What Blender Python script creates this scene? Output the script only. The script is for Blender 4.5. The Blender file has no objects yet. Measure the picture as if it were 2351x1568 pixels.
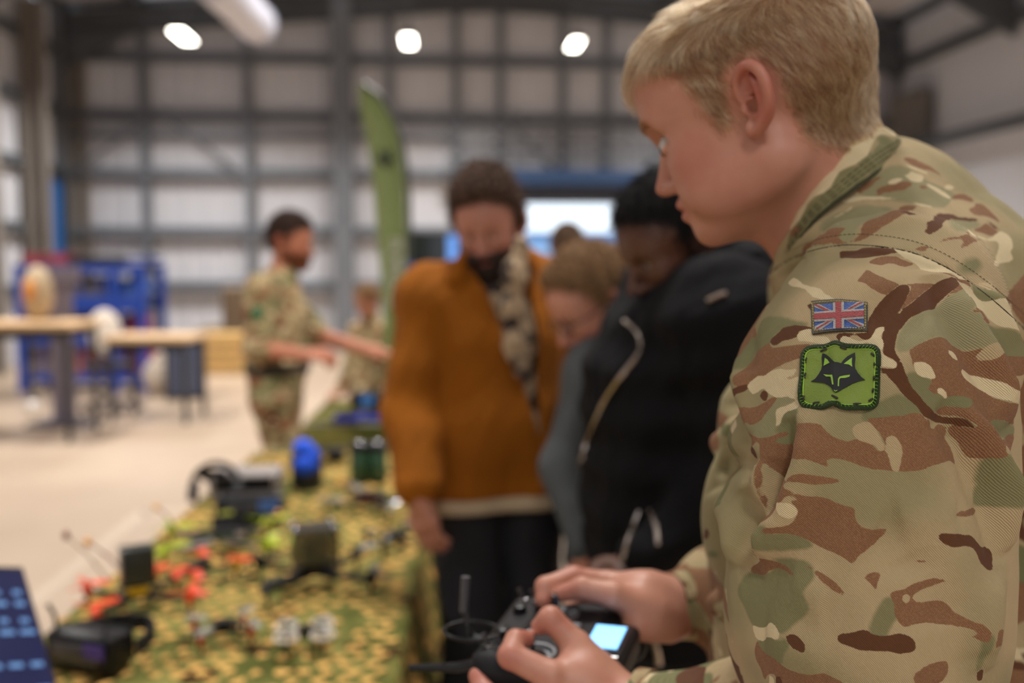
import bpy, bmesh, math, random
import numpy as np
from mathutils import Vector, Matrix, noise as mnoise
from mathutils.bvhtree import BVHTree

# ------------------------------------------------------------------ camera, world, light, exposure
SC = bpy.context.scene
COL = SC.collection
PITCH = math.radians(4.6)
FPX = 2351 * 35 / 36
CF = np.array([0, math.cos(PITCH), -math.sin(PITCH)])
CU = np.array([0, math.sin(PITCH), math.cos(PITCH)])
CR = np.array([1.0, 0, 0])
CC = np.array([0, 0, 1.58])
def P(x, y, d):
    """a point seen at photo pixel x, y at distance d along the lens axis, in world metres"""
    return CC + d * (CF + (x - 1175.5) / FPX * CR - (y - 784) / FPX * CU)
def PZ(x, y, z):
    """the point at height z seen at pixel x, y"""
    r = CF + (x - 1175.5) / FPX * CR - (y - 784) / FPX * CU
    return CC + r * ((z - CC[2]) / r[2])
cam = bpy.data.cameras.new('camera')
cam.lens = 35; cam.sensor_width = 36
cam.clip_start = 0.05; cam.clip_end = 300
cam.dof.use_dof = True
cam.dof.focus_distance = 0.705
cam.dof.aperture_fstop = 2.8
cam.dof.aperture_blades = 9
co = bpy.data.objects.new('camera', cam); COL.objects.link(co)
co.location = CC; co.rotation_euler = (math.pi / 2 - PITCH, 0, 0)
SC.camera = co
SC.view_settings.view_transform = 'Standard'
SC.view_settings.look = 'None'
SC.view_settings.gamma = 1
SC.view_settings.use_curve_mapping = False
SC.view_settings.exposure = 0.12
SC.cycles.use_denoising = True
SC.cycles.sample_clamp_indirect = 6
SC.cycles.max_bounces = 7
world = bpy.data.worlds.new('overcast'); SC.world = world
world.use_nodes = True
wn = world.node_tree.nodes; wl = world.node_tree.links
wn['Background'].inputs[0].default_value = (0.80, 0.90, 1.0, 1)
wn['Background'].inputs[1].default_value = 1.6

# hall frame: u to the right, v forward, along the building
HY = math.radians(4.0); HS, HCc = math.sin(HY), math.cos(HY)
def H(u, v, z=0.0):
    return np.array([u * HCc - v * HS, u * HS + v * HCc, z])
DW = 18.0; UL, UR, UM = -6.5, 8.3, 0.9      # back wall distance, side walls, ridge
def area(name, loc, sx, sy, power, col=(1, 1, 1), rot=(0, 0, 0), spread=math.pi):
    l = bpy.data.lights.new(name, 'AREA'); l.shape = 'RECTANGLE'; l.size = sx; l.size_y = sy
    l.energy = power; l.color = col; l.spread = spread
    o = bpy.data.objects.new(name, l); COL.objects.link(o); o.location = loc; o.rotation_euler = rot
    return o
# high-bay fittings along the roof; the three in view are built below as luminaires that glow
LAMPS = [(u, v) for v in (-9, -3, 3, 9, 15) for u in (-4.2, 0.2, 4.4)]
for u, v in LAMPS:
    area('high_bay_light', H(u, v, 5.28), 1.3, 0.5, 92 if v < 5 else 185, (1.0, 0.965, 0.93), (0, 0, HY + math.pi / 2), 2.3)
# added soft fill from behind the camera; no door is built there
area('rear_fill', H(-3.0, -9.5, 2.4), 5.0, 4.0, 60, (0.86, 0.92, 1.0), (math.radians(84), 0, HY - 0.25))
# ------------------------------------------------------------------ materials
def S(c):
    """sRGB 0-255 to linear"""
    return tuple(((v / 255) / 12.92 if v / 255 <= 0.04045 else ((v / 255 + 0.055) / 1.055) ** 2.4) for v in c) + (1,)
MATS = {}
def mat(name, col, rough=0.6, metal=0.0, bump=0.0, bscale=200.0, var=0.0, vscale=6.0, emit=0.0, spec=0.5, alpha=1.0, sheen=0.0, trans=0.0, coat=0.0, sss=0.0):
    if name in MATS: return MATS[name]
    m = bpy.data.materials.new(name); m.use_nodes = True
    nt = m.node_tree; b = nt.nodes['Principled BSDF']
    c = S(col)
    b.inputs['Base Color'].default_value = c
    b.inputs['Roughness'].default_value = rough
    b.inputs['Metallic'].default_value = metal
    b.inputs['Specular IOR Level'].default_value = spec
    if sheen: b.inputs['Sheen Weight'].default_value = sheen
    if trans: b.inputs['Transmission Weight'].default_value = trans
    if coat: b.inputs['Coat Weight'].default_value = coat
    if sss:
        b.inputs['Subsurface Weight'].default_value = sss
        b.inputs['Subsurface Radius'].default_value = (1, .35, .2); b.inputs['Subsurface Scale'].default_value = 0.004
    if emit:
        b.inputs['Emission Color'].default_value = c; b.inputs['Emission Strength'].default_value = emit
    tc = nt.nodes.new('ShaderNodeTexCoord')
    if var:
        n = nt.nodes.new('ShaderNodeTexNoise'); n.inputs['Scale'].default_value = vscale; n.inputs['Detail'].default_value = 4
        nt.links.new(tc.outputs['Object'], n.inputs['Vector'])
        r = nt.nodes.new('ShaderNodeMapRange'); r.inputs[1].default_value = .3; r.inputs[2].default_value = .7
        r.inputs[3].default_value = 1 - var; r.inputs[4].default_value = 1 + var
        nt.links.new(n.outputs['Fac'], r.inputs[0])
        v = nt.nodes.new('ShaderNodeVectorMath'); v.operation = 'SCALE'; v.inputs[0].default_value = c[:3]
        nt.links.new(r.outputs[0], v.inputs['Scale']); nt.links.new(v.outputs[0], b.inputs['Base Color'])
    if bump:
        n = nt.nodes.new('ShaderNodeTexNoise'); n.inputs['Scale'].default_value = bscale; n.inputs['Detail'].default_value = 3
        nt.links.new(tc.outputs['Object'], n.inputs['Vector'])
        bp = nt.nodes.new('ShaderNodeBump'); bp.inputs['Strength'].default_value = bump; bp.inputs['Distance'].default_value = 0.01
        nt.links.new(n.outputs['Fac'], bp.inputs['Height']); nt.links.new(bp.outputs[0], b.inputs['Normal'])
    MATS[name] = m
    return m

# ------------------------------------------------------------------ objects
def prop(o, label=None, cat=None, group=None, kind=None):
    if label: o['label'] = label
    if cat: o['category'] = cat
    if group: o['group'] = group
    if kind: o['kind'] = kind
    return o
def empty(name, loc=(0, 0, 0), rz=0.0, **k):
    o = bpy.data.objects.new(name, None); COL.objects.link(o)
    o.location = loc; o.rotation_euler = (0, 0, rz); o.empty_display_size = .05
    return prop(o, **k)
def link(name, me, m, parent=None, loc=None, **k):
    o = bpy.data.objects.new(name, me); COL.objects.link(o)
    if m is not None:
        for x in (m if isinstance(m, (list, tuple)) else [m]): me.materials.append(x)
    if parent is not None: o.parent = parent
    if loc is not None: o.location = loc
    return prop(o, **k)
def dup(o, parent=None):
    c = o.copy(); COL.objects.link(c); c.parent = parent
    for ch in [x for x in o.children]: dup(ch, c)
    return c
def raw_mesh(name, V, Fc, smooth=True):
    """numpy vertices (n,3), faces (m,k) all with k corners"""
    me = bpy.data.meshes.new(name)
    V = np.asarray(V, np.float32); Fc = np.asarray(Fc, np.int32)
    me.vertices.add(len(V)); me.vertices.foreach_set('co', V.ravel())
    k = Fc.shape[1]
    me.loops.add(Fc.size); me.loops.foreach_set('vertex_index', Fc.ravel())
    me.polygons.add(len(Fc)); me.polygons.foreach_set('loop_start', np.arange(0, Fc.size, k, dtype=np.int32))
    me.polygons.foreach_set('loop_total', np.full(len(Fc), k, np.int32))
    me.update(calc_edges=True)
    me.polygons.foreach_set('use_smooth', np.full(len(Fc), smooth))
    return me
def attr(me, name, a):
    at = me.attributes.new(name, 'FLOAT', 'POINT'); at.data.foreach_set('value', np.asarray(a, np.float32))

class MB:
    """collects simple solids and links them as one mesh object"""
    def __init__(s): s.b = bmesh.new()
    def box(s, c, d, M=None, bev=0.0):
        g = bmesh.ops.create_cube(s.b, size=1.0)['verts']
        for v in g: v.co = Vector((v.co.x * d[0], v.co.y * d[1], v.co.z * d[2]))
        if bev:
            es = list({e for v in g for e in v.link_edges})
            r = bmesh.ops.bevel(s.b, geom=es, offset=bev, segments=2, affect='EDGES', profile=.6)
            g = list({v for f_ in r['faces'] for v in f_.verts} | {v for v in g if v.is_valid})
        for v in g:
            v.co = (M @ v.co if M is not None else v.co) + Vector(c)
        return s
    def tube(s, a, b, r0, r1=None, n=12):
        a = Vector(a); b = Vector(b); r1 = r0 if r1 is None else r1
        d = b - a
        if d.length < 1e-6: return s
        q = d.to_track_quat('Z', 'Y').to_matrix()
        A = [s.b.verts.new(a + q @ Vector((math.cos(t) * r0, math.sin(t) * r0, 0))) for t in [2 * math.pi * i / n for i in range(n)]]
        B = [s.b.verts.new(b + q @ Vector((math.cos(t) * r1, math.sin(t) * r1, 0))) for t in [2 * math.pi * i / n for i in range(n)]]
        for i in range(n):
            s.b.faces.new((A[i], A[(i + 1) % n], B[(i + 1) % n], B[i]))
        s.b.faces.new(A[::-1]); s.b.faces.new(B)
        return s
    def path(s, pts, r, n=8):
        """a bent round bar; r number or list"""
        pts = [Vector(p) for p in pts]; rr = r if isinstance(r, (list, tuple)) else [r] * len(pts)
        rings = []; up = Vector((0.02, 0.01, 1)).normalized()
        for i, p in enumerate(pts):
            t = (pts[min(i + 1, len(pts) - 1)] - pts[max(i - 1, 0)]).normalized()
            x = up.cross(t)
            if x.length < .2: x = Vector((1, 0, 0)).cross(t)
            x.normalize(); y = t.cross(x)
            rings.append([s.b.verts.new(p + (x * math.cos(a) + y * math.sin(a)) * rr[i]) for a in [2 * math.pi * k / n for k in range(n)]])
        for A, B in zip(rings, rings[1:]):
            for i in range(n): s.b.faces.new((A[i], A[(i + 1) % n], B[(i + 1) % n], B[i]))
        s.b.faces.new(rings[0][::-1]); s.b.faces.new(rings[-1])
        return s
    def ball(s, c, r, M=None, u=16, v=10):
        g = bmesh.ops.create_uvsphere(s.b, u_segments=u, v_segments=v, radius=1.0)['verts']
        r = r if isinstance(r, (list, tuple)) else (r, r, r)
        for w in g:
            q = Vector((w.co.x * r[0], w.co.y * r[1], w.co.z * r[2]))
            w.co = (M @ q if M is not None else q) + Vector(c)
        return s
    def prism(s, pts, depth, M=None, c=(0, 0, 0)):
        """outline in xz pushed along y by depth"""
        f = lambda q: (M @ q if M is not None else q) + Vector(c)
        A = [s.b.verts.new(f(Vector((x, -depth / 2, z)))) for x, z in pts]
        B = [s.b.verts.new(f(Vector((x, depth / 2, z)))) for x, z in pts]
        n = len(pts)
        s.b.faces.new(A[::-1]); s.b.faces.new(B)
        for i in range(n): s.b.faces.new((A[i], A[(i + 1) % n], B[(i + 1) % n], B[i]))
        return s
    def lathe(s, prof, c=(0, 0, 0), M=None, n=20):
        """profile of (radius, height)"""
        f = lambda q: (M @ q if M is not None else q) + Vector(c)
        R = [[s.b.verts.new(f(Vector((r * math.cos(2 * math.pi * k / n), r * math.sin(2 * math.pi * k / n), z)))) for k in range(n)] for r, z in prof]
        for A, B in zip(R, R[1:]):
            for i in range(n): s.b.faces.new((A[i], A[(i + 1) % n], B[(i + 1) % n], B[i]))
        s.b.faces.new(R[0][::-1]); s.b.faces.new(R[-1])
        return s
    def quad(s, *pts):
        s.b.faces.new([s.b.verts.new(Vector(p)) for p in pts]); return s
    def build(s, name, m, parent=None, loc=None, smooth=False, **k):
        bmesh.ops.recalc_face_normals(s.b, faces=s.b.faces[:])
        me = bpy.data.meshes.new(name); s.b.to_mesh(me); s.b.free()
        if smooth:
            me.polygons.foreach_set('use_smooth', [True] * len(me.polygons))
            try: me.set_sharp_from_angle(angle=math.radians(45))
            except Exception: pass
        return link(name, me, m, parent, loc, **k)

# ------------------------------------------------------------------ sculpting with distance fields
f32 = np.float32
def A3(a): return np.asarray(a, f32)
def smin(a, b, k):
    h = np.maximum(k - np.abs(a - b), 0) / k
    return np.minimum(a, b) - h * h * (k * 0.25)
def smax(a, b, k): return -smin(-a, -b, k)
def cone(p, a, b, ra, rb):
    a = A3(a); b = A3(b); ba = b - a; pa = p - a
    h = np.clip(pa @ ba / (float(ba @ ba) + 1e-12), 0, 1)
    q = pa - h[:, None] * ba
    return np.sqrt(np.einsum('ij,ij->i', q, q)) - (ra + (rb - ra) * h)
def chain(p, pts, rs, k):
    d = None
    for i in range(len(pts) - 1):
        e = cone(p, pts[i], pts[i + 1], rs[i], rs[i + 1])
        d = e if d is None else smin(d, e, k)
    return d
def ell(p, c, r, R=None):
    q = p - A3(c)
    if R is not None: q = q @ np.asarray(R, f32)
    r = A3(r); a = q / r
    k0 = np.sqrt(np.einsum('ij,ij->i', a, a)) + 1e-9
    b = a / r
    k1 = np.sqrt(np.einsum('ij,ij->i', b, b)) + 1e-9
    return k0 * (k0 - 1) / k1
def sph(p, c, r):
    q = p - A3(c)
    return np.sqrt(np.einsum('ij,ij->i', q, q)) - r
def grid_mesh(fn, lo, hi, h, newton=1):
    """surface nets over the box lo..hi at step h; only blocks near the surface are evaluated"""
    lo = A3(lo); hi = A3(hi)
    nb = np.ceil((hi - lo) / (4 * h)).astype(int) + 1
    n = nb * 4
    g = [lo[a] + (np.arange(nb[a]) * 4 + 1.5) * h for a in range(3)]
    Cc = np.stack(np.meshgrid(*g, indexing='ij'), -1).reshape(-1, 3).astype(f32)
    dc = fn(Cc)
    D = np.repeat(np.repeat(np.repeat(dc.reshape(nb), 4, 0), 4, 1), 4, 2).astype(f32)
    act = np.nonzero(np.abs(dc) < 7.0 * h)[0]
    bi = np.stack(np.unravel_index(act, nb), -1) * 4
    o = np.stack(np.meshgrid(range(4), range(4), range(4), indexing='ij'), -1).reshape(-1, 3)
    idx = (bi[:, None, :] + o[None]).reshape(-1, 3)
    val = np.empty(len(idx), f32)
    for s in range(0, len(idx), 400000):
        val[s:s + 400000] = fn((lo + idx[s:s + 400000] * h).astype(f32))
    D[idx[:, 0], idx[:, 1], idx[:, 2]] = val
    Sg = D < 0
    c = Sg[:-1, :-1, :-1].astype(np.int8)
    for dx, dy, dz in ((1, 0, 0), (0, 1, 0), (0, 0, 1), (1, 1, 0), (1, 0, 1), (0, 1, 1), (1, 1, 1)):
        c = c + Sg[dx:n[0] - 1 + dx, dy:n[1] - 1 + dy, dz:n[2] - 1 + dz]
    ci = np.stack(np.nonzero((c > 0) & (c < 8)), -1)
    vid = np.full(np.array(n) - 1, -1, np.int32); vid[ci[:, 0], ci[:, 1], ci[:, 2]] = np.arange(len(ci))
    acc = np.zeros((len(ci), 3)); cnt = np.zeros(len(ci))
    cor = [(a, b, d) for a in (0, 1) for b in (0, 1) for d in (0, 1)]
    for i, a in enumerate(cor):
        for b in cor[i + 1:]:
            if sum(abs(x - y) for x, y in zip(a, b)) != 1: continue
            va = D[ci[:, 0] + a[0], ci[:, 1] + a[1], ci[:, 2] + a[2]]; vb = D[ci[:, 0] + b[0], ci[:, 1] + b[1], ci[:, 2] + b[2]]
            m = (va < 0) != (vb < 0)
            t = np.where(m, va / np.where(m, va - vb, 1), 0)
            q = np.array(a)[None] + t[:, None] * (np.array(b) - np.array(a))[None]
            acc += q * m[:, None]; cnt += m
    V = lo + (ci + acc / cnt[:, None]) * h
    Fs = []
    for ax in range(3):
        sl0 = [slice(None)] * 3; sl1 = [slice(None)] * 3
        sl0[ax] = slice(0, -1); sl1[ax] = slice(1, None)
        x = Sg[tuple(sl0)] != Sg[tuple(sl1)]
        e = np.stack(np.nonzero(x), -1)
        b_, c_ = [(1, 2), (2, 0), (0, 1)][ax]
        ok = (e[:, b_] > 0) & (e[:, c_] > 0) & (e[:, b_] < n[b_] - 1) & (e[:, c_] < n[c_] - 1); e = e[ok]
        def cell(db, dcc):
            q = e.copy(); q[:, b_] -= db; q[:, c_] -= dcc
            return vid[q[:, 0], q[:, 1], q[:, 2]]
        qd = np.stack([cell(1, 1), cell(0, 1), cell(0, 0), cell(1, 0)], -1)
        fl = ~Sg[e[:, 0], e[:, 1], e[:, 2]]
        qd[fl] = qd[fl][:, ::-1]
        Fs.append(qd)
    Fq = np.concatenate(Fs); Fq = Fq[(Fq >= 0).all(1)]
    V = V.astype(f32)
    for _ in range(newton):
        d = fn(V); e = h * .5
        G = np.stack([(fn(V + A3([e if a == b else 0 for b in range(3)])) - d) / e for a in range(3)], -1)
        g2 = np.maximum(np.einsum('ij,ij->i', G, G), .25)
        st = np.clip(d / g2, -h, h)
        V = V - G * st[:, None]
    return V, Fq
def join(parts):
    V = []; Fq = []; k = 0
    for v, q in parts:
        V.append(v); Fq.append(q + k); k += len(v)
    return np.concatenate(V), np.concatenate(Fq)
def frame(fwd, roll=0.0):
    fw = np.array(fwd, float); fw /= np.linalg.norm(fw)
    l = np.cross([0, 0, 1.0], fw); l /= np.linalg.norm(l); u = np.cross(fw, l)
    return np.stack([fw, l * math.cos(roll) + u * math.sin(roll), -l * math.sin(roll) + u * math.cos(roll)], 1)
def wob(p, s, seed=0, n=5, aniso=(1, 1, 1)):
    """cheap smooth 3-d noise, about -1..1: sines with bent arguments"""
    r = np.random.default_rng(seed); q = (p * A3(aniso) / s).astype(f32); o = np.zeros(len(p), f32)
    for i in range(n):
        k = r.normal(size=3); k /= np.linalg.norm(k); k2 = r.normal(size=3)
        o += np.sin(q @ A3(k * 6.28 * (0.7 + .25 * i)) + 1.7 * np.sin(q @ A3(k2 * 2.1) + r.uniform(0, 6)) + r.uniform(0, 6)) / (1 + .3 * i)
    return o / n * 1.4
# ------------------------------------------------------------------ heads
def catmull(pts, n=4, closed=False):
    p = np.asarray(pts, float); m = len(p); out = []
    for i in range(m if closed else m - 1):
        if closed: a, b, c, d = p[(i - 1) % m], p[i], p[(i + 1) % m], p[(i + 2) % m]
        else: a, b, c, d = p[max(i - 1, 0)], p[i], p[i + 1], p[min(i + 2, m - 1)]
        for k in range(n):
            t = k / n
            out.append(.5 * (2 * b + (c - a) * t + (2 * a - 5 * b + 4 * c - d) * t * t + (3 * b - a - 3 * c + d) * t ** 3))
    if not closed: out.append(p[-1])
    return np.array(out)
def head_field(q, ear=True, fine=True, nose=1.0, jaw=1.0):
    """bare head in its own frame: x forward, y left, z up, origin between the ears"""
    x = q[:, 0]; y = q[:, 1]; z = q[:, 2]
    m = q.copy(); m[:, 1] = np.abs(y)
    d = ell(q, (-.014, 0, .034), (.100, .077, .084))
    d = smin(d, ell(q, (.034, 0, .034), (.056, .064, .062)), .03)
    d = smin(d, ell(q, (.030, 0, -.032), (.054, .056, .072)), .03)
    d = smin(d, cone(m, (-.004, .046, -.056), (.062, .016, -.094), .022 * jaw, .018 * jaw), .03)
    d = smin(d, sph(q, (.074, 0, -.100), .0165 * jaw), .02)
    d = smin(d, ell(q, (.068, 0, -.064), (.026, .028, .030)), .016)
    d = smin(d, ell(m, (.046, .040, -.024), (.030, .022, .026)), .02)
    d = smin(d, cone(m, (.080, .010, .019), (.066, .042, .020), .0095, .0085), .014)
    d = smax(d, -sph(m, (.094, .030, -.001), .0150), .012)
    d = smin(d, cone(q, (.083, 0, .010), (.083 + .026 * nose, 0, -.034), .0070, .0092), .010)
    d = smin(d, sph(q, (.080 + .029 * nose, 0, -.036), .0085), .006)
    d = smin(d, ell(m, (.080 + .016 * nose, .0115, -.040), (.0105, .0068, .0075)), .006)
    if fine:
        d = smax(d, -ell(m, (.080 + .019 * nose, .0065, -.0475), (.006, .0032, .004)), .003)
        d = smin(d, ell(m, (.0675, .0310, .0005), (.0135, .0145, .0120)), .004)
        d = smax(d, -ell(m, (.0805, .0310, -.0012), (.0060, .0125, .0040)), .003)
        d = smin(d, chain(m, [(.0935, 0, -.0615), (.0905, .010, -.0605), (.0790, .0235, -.0675)], [.0052, .0050, .0026], .004), .005)
        d = smin(d, chain(m, [(.0915, 0, -.0755), (.0885, .010, -.0750), (.0785, .0225, -.0690)], [.0062, .0056, .0026], .004), .005)
        d = smax(d, -chain(m, [(.1005, 0, -.0680), (.0960, .010, -.0682), (.0825, .0245, -.0690)], [.0016, .0016, .0012], .003), .003)
    if ear:
        # ear frame: e back along the head, w up, t outwards; only points close to the ear are worked out
        ox, oy, oz = -.008, .0735, -.004
        near = np.nonzero((np.abs(m[:, 0] + .016) < .05) & (np.abs(m[:, 1] - .083) < .035) & (np.abs(m[:, 2] + .002) < .055))[0]
        if len(near):
            n = m[near]
            ca, sa = math.cos(.42), math.sin(.42)
            e = -(n[:, 0] - ox) * ca + (n[:, 1] - oy) * sa
            t = (n[:, 0] - ox) * sa + (n[:, 1] - oy) * ca
            w = n[:, 2] - oz
            ct, st = math.cos(.16), math.sin(.16)
            e, w = e * ct - w * st, e * st + w * ct
            E = np.stack([e, w, t], 1)
            rim = catmull([(-.004, -.002, .001), (-.0065, .010, .004), (-.004, .021, .006), (.004, .029, .008), (.014, .031, .010), (.023, .026, .011), (.028, .015, .011), (.028, .002, .010), (.023, -.010, .008), (.014, -.020, .006), (.006, -.027, .004), (-.001, -.027, .002), (-.004, -.020, .001)], 3)
            k = len(rim)
            rr = np.interp(np.linspace(0, 1, k), [0, .2, .5, .7, .85, .95, 1], [.0024, .0034, .0038, .0036, .0048, .0050, .0036])
            s = chain(E, rim, rr, .004)
            s = smin(s, ell(E, (.0115, .002, .0030), (.018, .028, .0036)), .004)
            if fine:
                s = smin(s, chain(E, catmull([(.011, .021, .007), (.0175, .013, .009), (.0185, .003, .009), (.0155, -.007, .008), (.007, -.013, .006)], 2), [.0022] * 2 + [.0030] * 7, .003), .004)
                s = smax(s, -ell(E, (.0065, -.002, .0080), (.0090, .0105, .0090)), .004)
                s = smax(s, -ell(E, (.0050, .016, .0085), (.0055, .0065, .0045)), .003)
                s = smax(s, -ell(E, (.0010, -.004, .000), (.0045, .0048, .012)), .002)
                s = smin(s, ell(E, (-.0035, -.005, .0045), (.0035, .0058, .0038)), .003)
                s = smin(s, cone(E, (-.002, .004, .004), (.008, .003, .005), .0022, .0016), .003)
            d[near] = smin(d[near], s, .005)
    return d
HAIR_OBJ = {}
def make_eyes(c, M, parent, iris=(95, 120, 130), sc=1.0):
    for s in (1, -1):
        o = MB().ball((0, 0, 0), .0122 * sc).build('eyeball', mat('eye_white', (225, 215, 208), .12, coat=1), parent, smooth=True)
        o.location = c + M @ (np.array([.0675, .031 * s, -.0003]) * sc)
        i = MB().ball((0, 0, 0), (.0020 * sc, .0058 * sc, .0058 * sc)).build('iris', mat('iris_%d' % iris[0], iris, .1, coat=1), o, smooth=True)
        i.matrix_parent_inverse = Matrix.Identity(4)
        mm = Matrix.Identity(4)
        R3 = Matrix([list(r) for r in M])
        i.matrix_local = Matrix.Translation(Vector(M @ np.array([.0112 * sc, 0, -.001 * sc]))) @ R3.to_4x4()
def skin_mat(name, col, red=(176, 98, 84), hair=(120, 92, 62), mott=.10, rough=.48, sss=.12):
    m = bpy.data.materials.new(name); m.use_nodes = True; nt = m.node_tree; N = nt.nodes; L = nt.links
    b = N['Principled BSDF']; b.inputs['Roughness'].default_value = rough
    if sss:
        b.inputs['Subsurface Weight'].default_value = sss
        b.inputs['Subsurface Radius'].default_value = (1, .35, .2); b.inputs['Subsurface Scale'].default_value = 0.005
    tc = N.new('ShaderNodeTexCoord')
    n = N.new('ShaderNodeTexNoise'); n.inputs['Scale'].default_value = 38; n.inputs['Detail'].default_value = 5
    L.new(tc.outputs['Object'], n.inputs['Vector'])
    a = N.new('ShaderNodeAttribute'); a.attribute_name = 'blush'
    h = N.new('ShaderNodeAttribute'); h.attribute_name = 'stubble'
    ad = N.new('ShaderNodeMath'); ad.operation = 'MULTIPLY_ADD'
    sb = N.new('ShaderNodeMath'); sb.operation = 'SUBTRACT'; sb.inputs[1].default_value = .5
    L.new(n.outputs['Fac'], sb.inputs[0]); L.new(sb.outputs[0], ad.inputs[0]); ad.inputs[1].default_value = mott * 10
    L.new(a.outputs['Fac'], ad.inputs[2]); ad.use_clamp = True
    x = N.new('ShaderNodeMix'); x.data_type = 'RGBA'; x.inputs[6].default_value = S(col); x.inputs[7].default_value = S(red)
    L.new(ad.outputs[0], x.inputs[0])
    y = N.new('ShaderNodeMix'); y.data_type = 'RGBA'; y.inputs[7].default_value = S(hair)
    L.new(x.outputs[2], y.inputs[6]); L.new(h.outputs['Fac'], y.inputs[0]); L.new(y.outputs[2], b.inputs['Base Color'])
    n2 = N.new('ShaderNodeTexNoise'); n2.inputs['Scale'].default_value = 900; n2.inputs['Detail'].default_value = 2
    L.new(tc.outputs['Object'], n2.inputs['Vector'])
    bp = N.new('ShaderNodeBump'); bp.inputs['Strength'].default_value = .12; bp.inputs['Distance'].default_value = .002
    L.new(n2.outputs['Fac'], bp.inputs['Height']); L.new(bp.outputs[0], b.inputs['Normal'])
    return m
def head_paint(q, beard=0.0):
    """blush and stubble amounts from head-frame points"""
    m = q.copy(); m[:, 1] = np.abs(m[:, 1])
    g = lambda c, s: np.exp(-(((m - A3(c)) / A3(s)) ** 2).sum(1))
    bl = .9 * g((.09, .008, -.068), (.02, .022, .012)) + .9 * g((-.022, .088, .0), (.03, .016, .05)) + .45 * g((.05, .05, -.04), (.03, .03, .03)) + .5 * g((.11, 0, -.038), (.02, .02, .015))
    st = beard * np.clip((-.035 - m[:, 2]) / .02, 0, 1) * np.clip((m[:, 0] + .02) / .02, 0, 1)
    return np.clip(bl, 0, 1), st
# ------------------------------------------------------------------ the hall
RZ = HY
RM = Matrix.Rotation(HY, 3, 'Z')
def hbox(m, u0, u1, v0, v1, z0, z1, bev=0):
    """axis-aligned in the hall frame"""
    c = H((u0 + u1) / 2, (v0 + v1) / 2, (z0 + z1) / 2)
    m.box(c, (abs(u1 - u0), abs(v1 - v0), abs(z1 - z0)), RM, bev); return m
def struct(name, m, material, parent=None, **k):
    o = m.build(name, material, parent, **k)
    if parent is None: o['kind'] = 'structure'
    return o
def clad_mat():
    m = mat('cladding', (206, 207, 213), .42, bump=0)
    return m
steel = mat('galvanised_steel', (112, 116, 122), .5, .25, var=.08, vscale=2)
steel_d = mat('dark_painted_steel', (80, 84, 88), .55, .1)
ZE, ZR = 5.62, 6.20                                   # eaves and ridge
VB = -11.0
def floor_material():
    m = bpy.data.materials.new('power_floated_concrete'); m.use_nodes = True; nt = m.node_tree; N = nt.nodes; L = nt.links; b = N['Principled BSDF']
    tc = N.new('ShaderNodeTexCoord')
    n = N.new('ShaderNodeTexNoise'); n.inputs['Scale'].default_value = .5; n.inputs['Detail'].default_value = 6
    L.new(tc.outputs['Object'], n.inputs['Vector'])
    r = N.new('ShaderNodeValToRGB'); r.color_ramp.elements[0].color = S((162, 142, 121)); r.color_ramp.elements[1].color = S((184, 163, 141))
    r.color_ramp.elements[0].position = .35; r.color_ramp.elements[1].position = .65
    L.new(n.outputs['Fac'], r.inputs[0]); L.new(r.outputs[0], b.inputs['Base Color'])
    b.inputs['Roughness'].default_value = .38
    return m
m = MB(); hbox(m, UL - .3, UR + .3, VB, DW + .3, -.2, 0)
struct('floor', m, floor_material())
m = MB(); hbox(m, -60, 60, DW + .3, 120, -.2, -.03)
struct('yard_ground', m, mat('tarmac', (150, 152, 156), .8))
# painted walkway line on the floor
m = MB()
a_, b_ = PZ(120, 1345, .002), PZ(330, 1175, .002)
d_ = (b_ - a_) / np.linalg.norm(b_ - a_); n_ = np.array([-d_[1], d_[0], 0]) * .04
b2 = b_; a2 = a_ - d_ * 1.2
m.quad(a2 - n_, b2 - n_, b2 + n_, a2 + n_)
c2 = PZ(620, 1172, .002); m.quad(b_ + np.array([0, -.05, 0]), c2 + np.array([0, -.05, 0]), c2 + np.array([0, .05, 0]), b_ + np.array([0, .05, 0]))
struct('trim_1', m, mat('pale_floor_paint', (188, 170, 148), .5))
# back wall: cladding panels between columns, sheeting rails, columns
DOOR = (1.33, 3.52, 0, 2.68)            # roller door opening in u and height
wall = MB(); hbox(wall, UL, DOOR[0], DW + .12, DW + .2, 0, ZE + .3); hbox(wall, DOOR[1], UR, DW + .12, DW + .2, 0, ZE + .3); hbox(wall, DOOR[0], DOOR[1], DW + .12, DW + .2, DOOR[3], ZE + .3)
gp = [(UL, ZE), (UR, ZE), (UR, ZE), (UM, ZR + .25)]
wall.prism([(UL, ZE + .3), (UL, ZE + .45), (UM, ZR + .5), (UR, ZE + .45), (UR, ZE + .3)], .08, RM, H(0, DW + .16, 0))
wb = struct('wall_back', wall, mat('wall_outer_sheet', (150, 150, 152), .6))
def ribbed(u0, u1, z0, z1, v, n=None, along='u', side=1):
    """one corrugated cladding panel"""
    w = u1 - u0; n = n or max(2, int(w / .33)); V = []; F = []
    xs = []
    for i in range(n):
        a = u0 + w * i / n; p = w / n
        xs += [(a, 0), (a + p * .62, 0), (a + p * .70, .028), (a + p * .92, .028)]
    xs.append((u1, 0))
    for x, o in xs:
        for z in (z0, z1):
            V.append(H(x, v - o * side, z) if along == 'u' else H(v + o * side, x, z))
    for i in range(len(xs) - 1): F.append((2 * i, 2 * i + 2, 2 * i + 3, 2 * i + 1))
    return raw_mesh('cladding_panel', V, F, False)
cm = clad_mat()
rails = [1.16, 2.12, 3.13, 4.13, 5.12]
cols = [UL, -5.14, -3.37, -1.72, -.9, .27, 1.05, 2.16, 2.95, 4.2, 5.6, 7.0, UR]
zs = [0.0] + rails + [ZE + .35]
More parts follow.
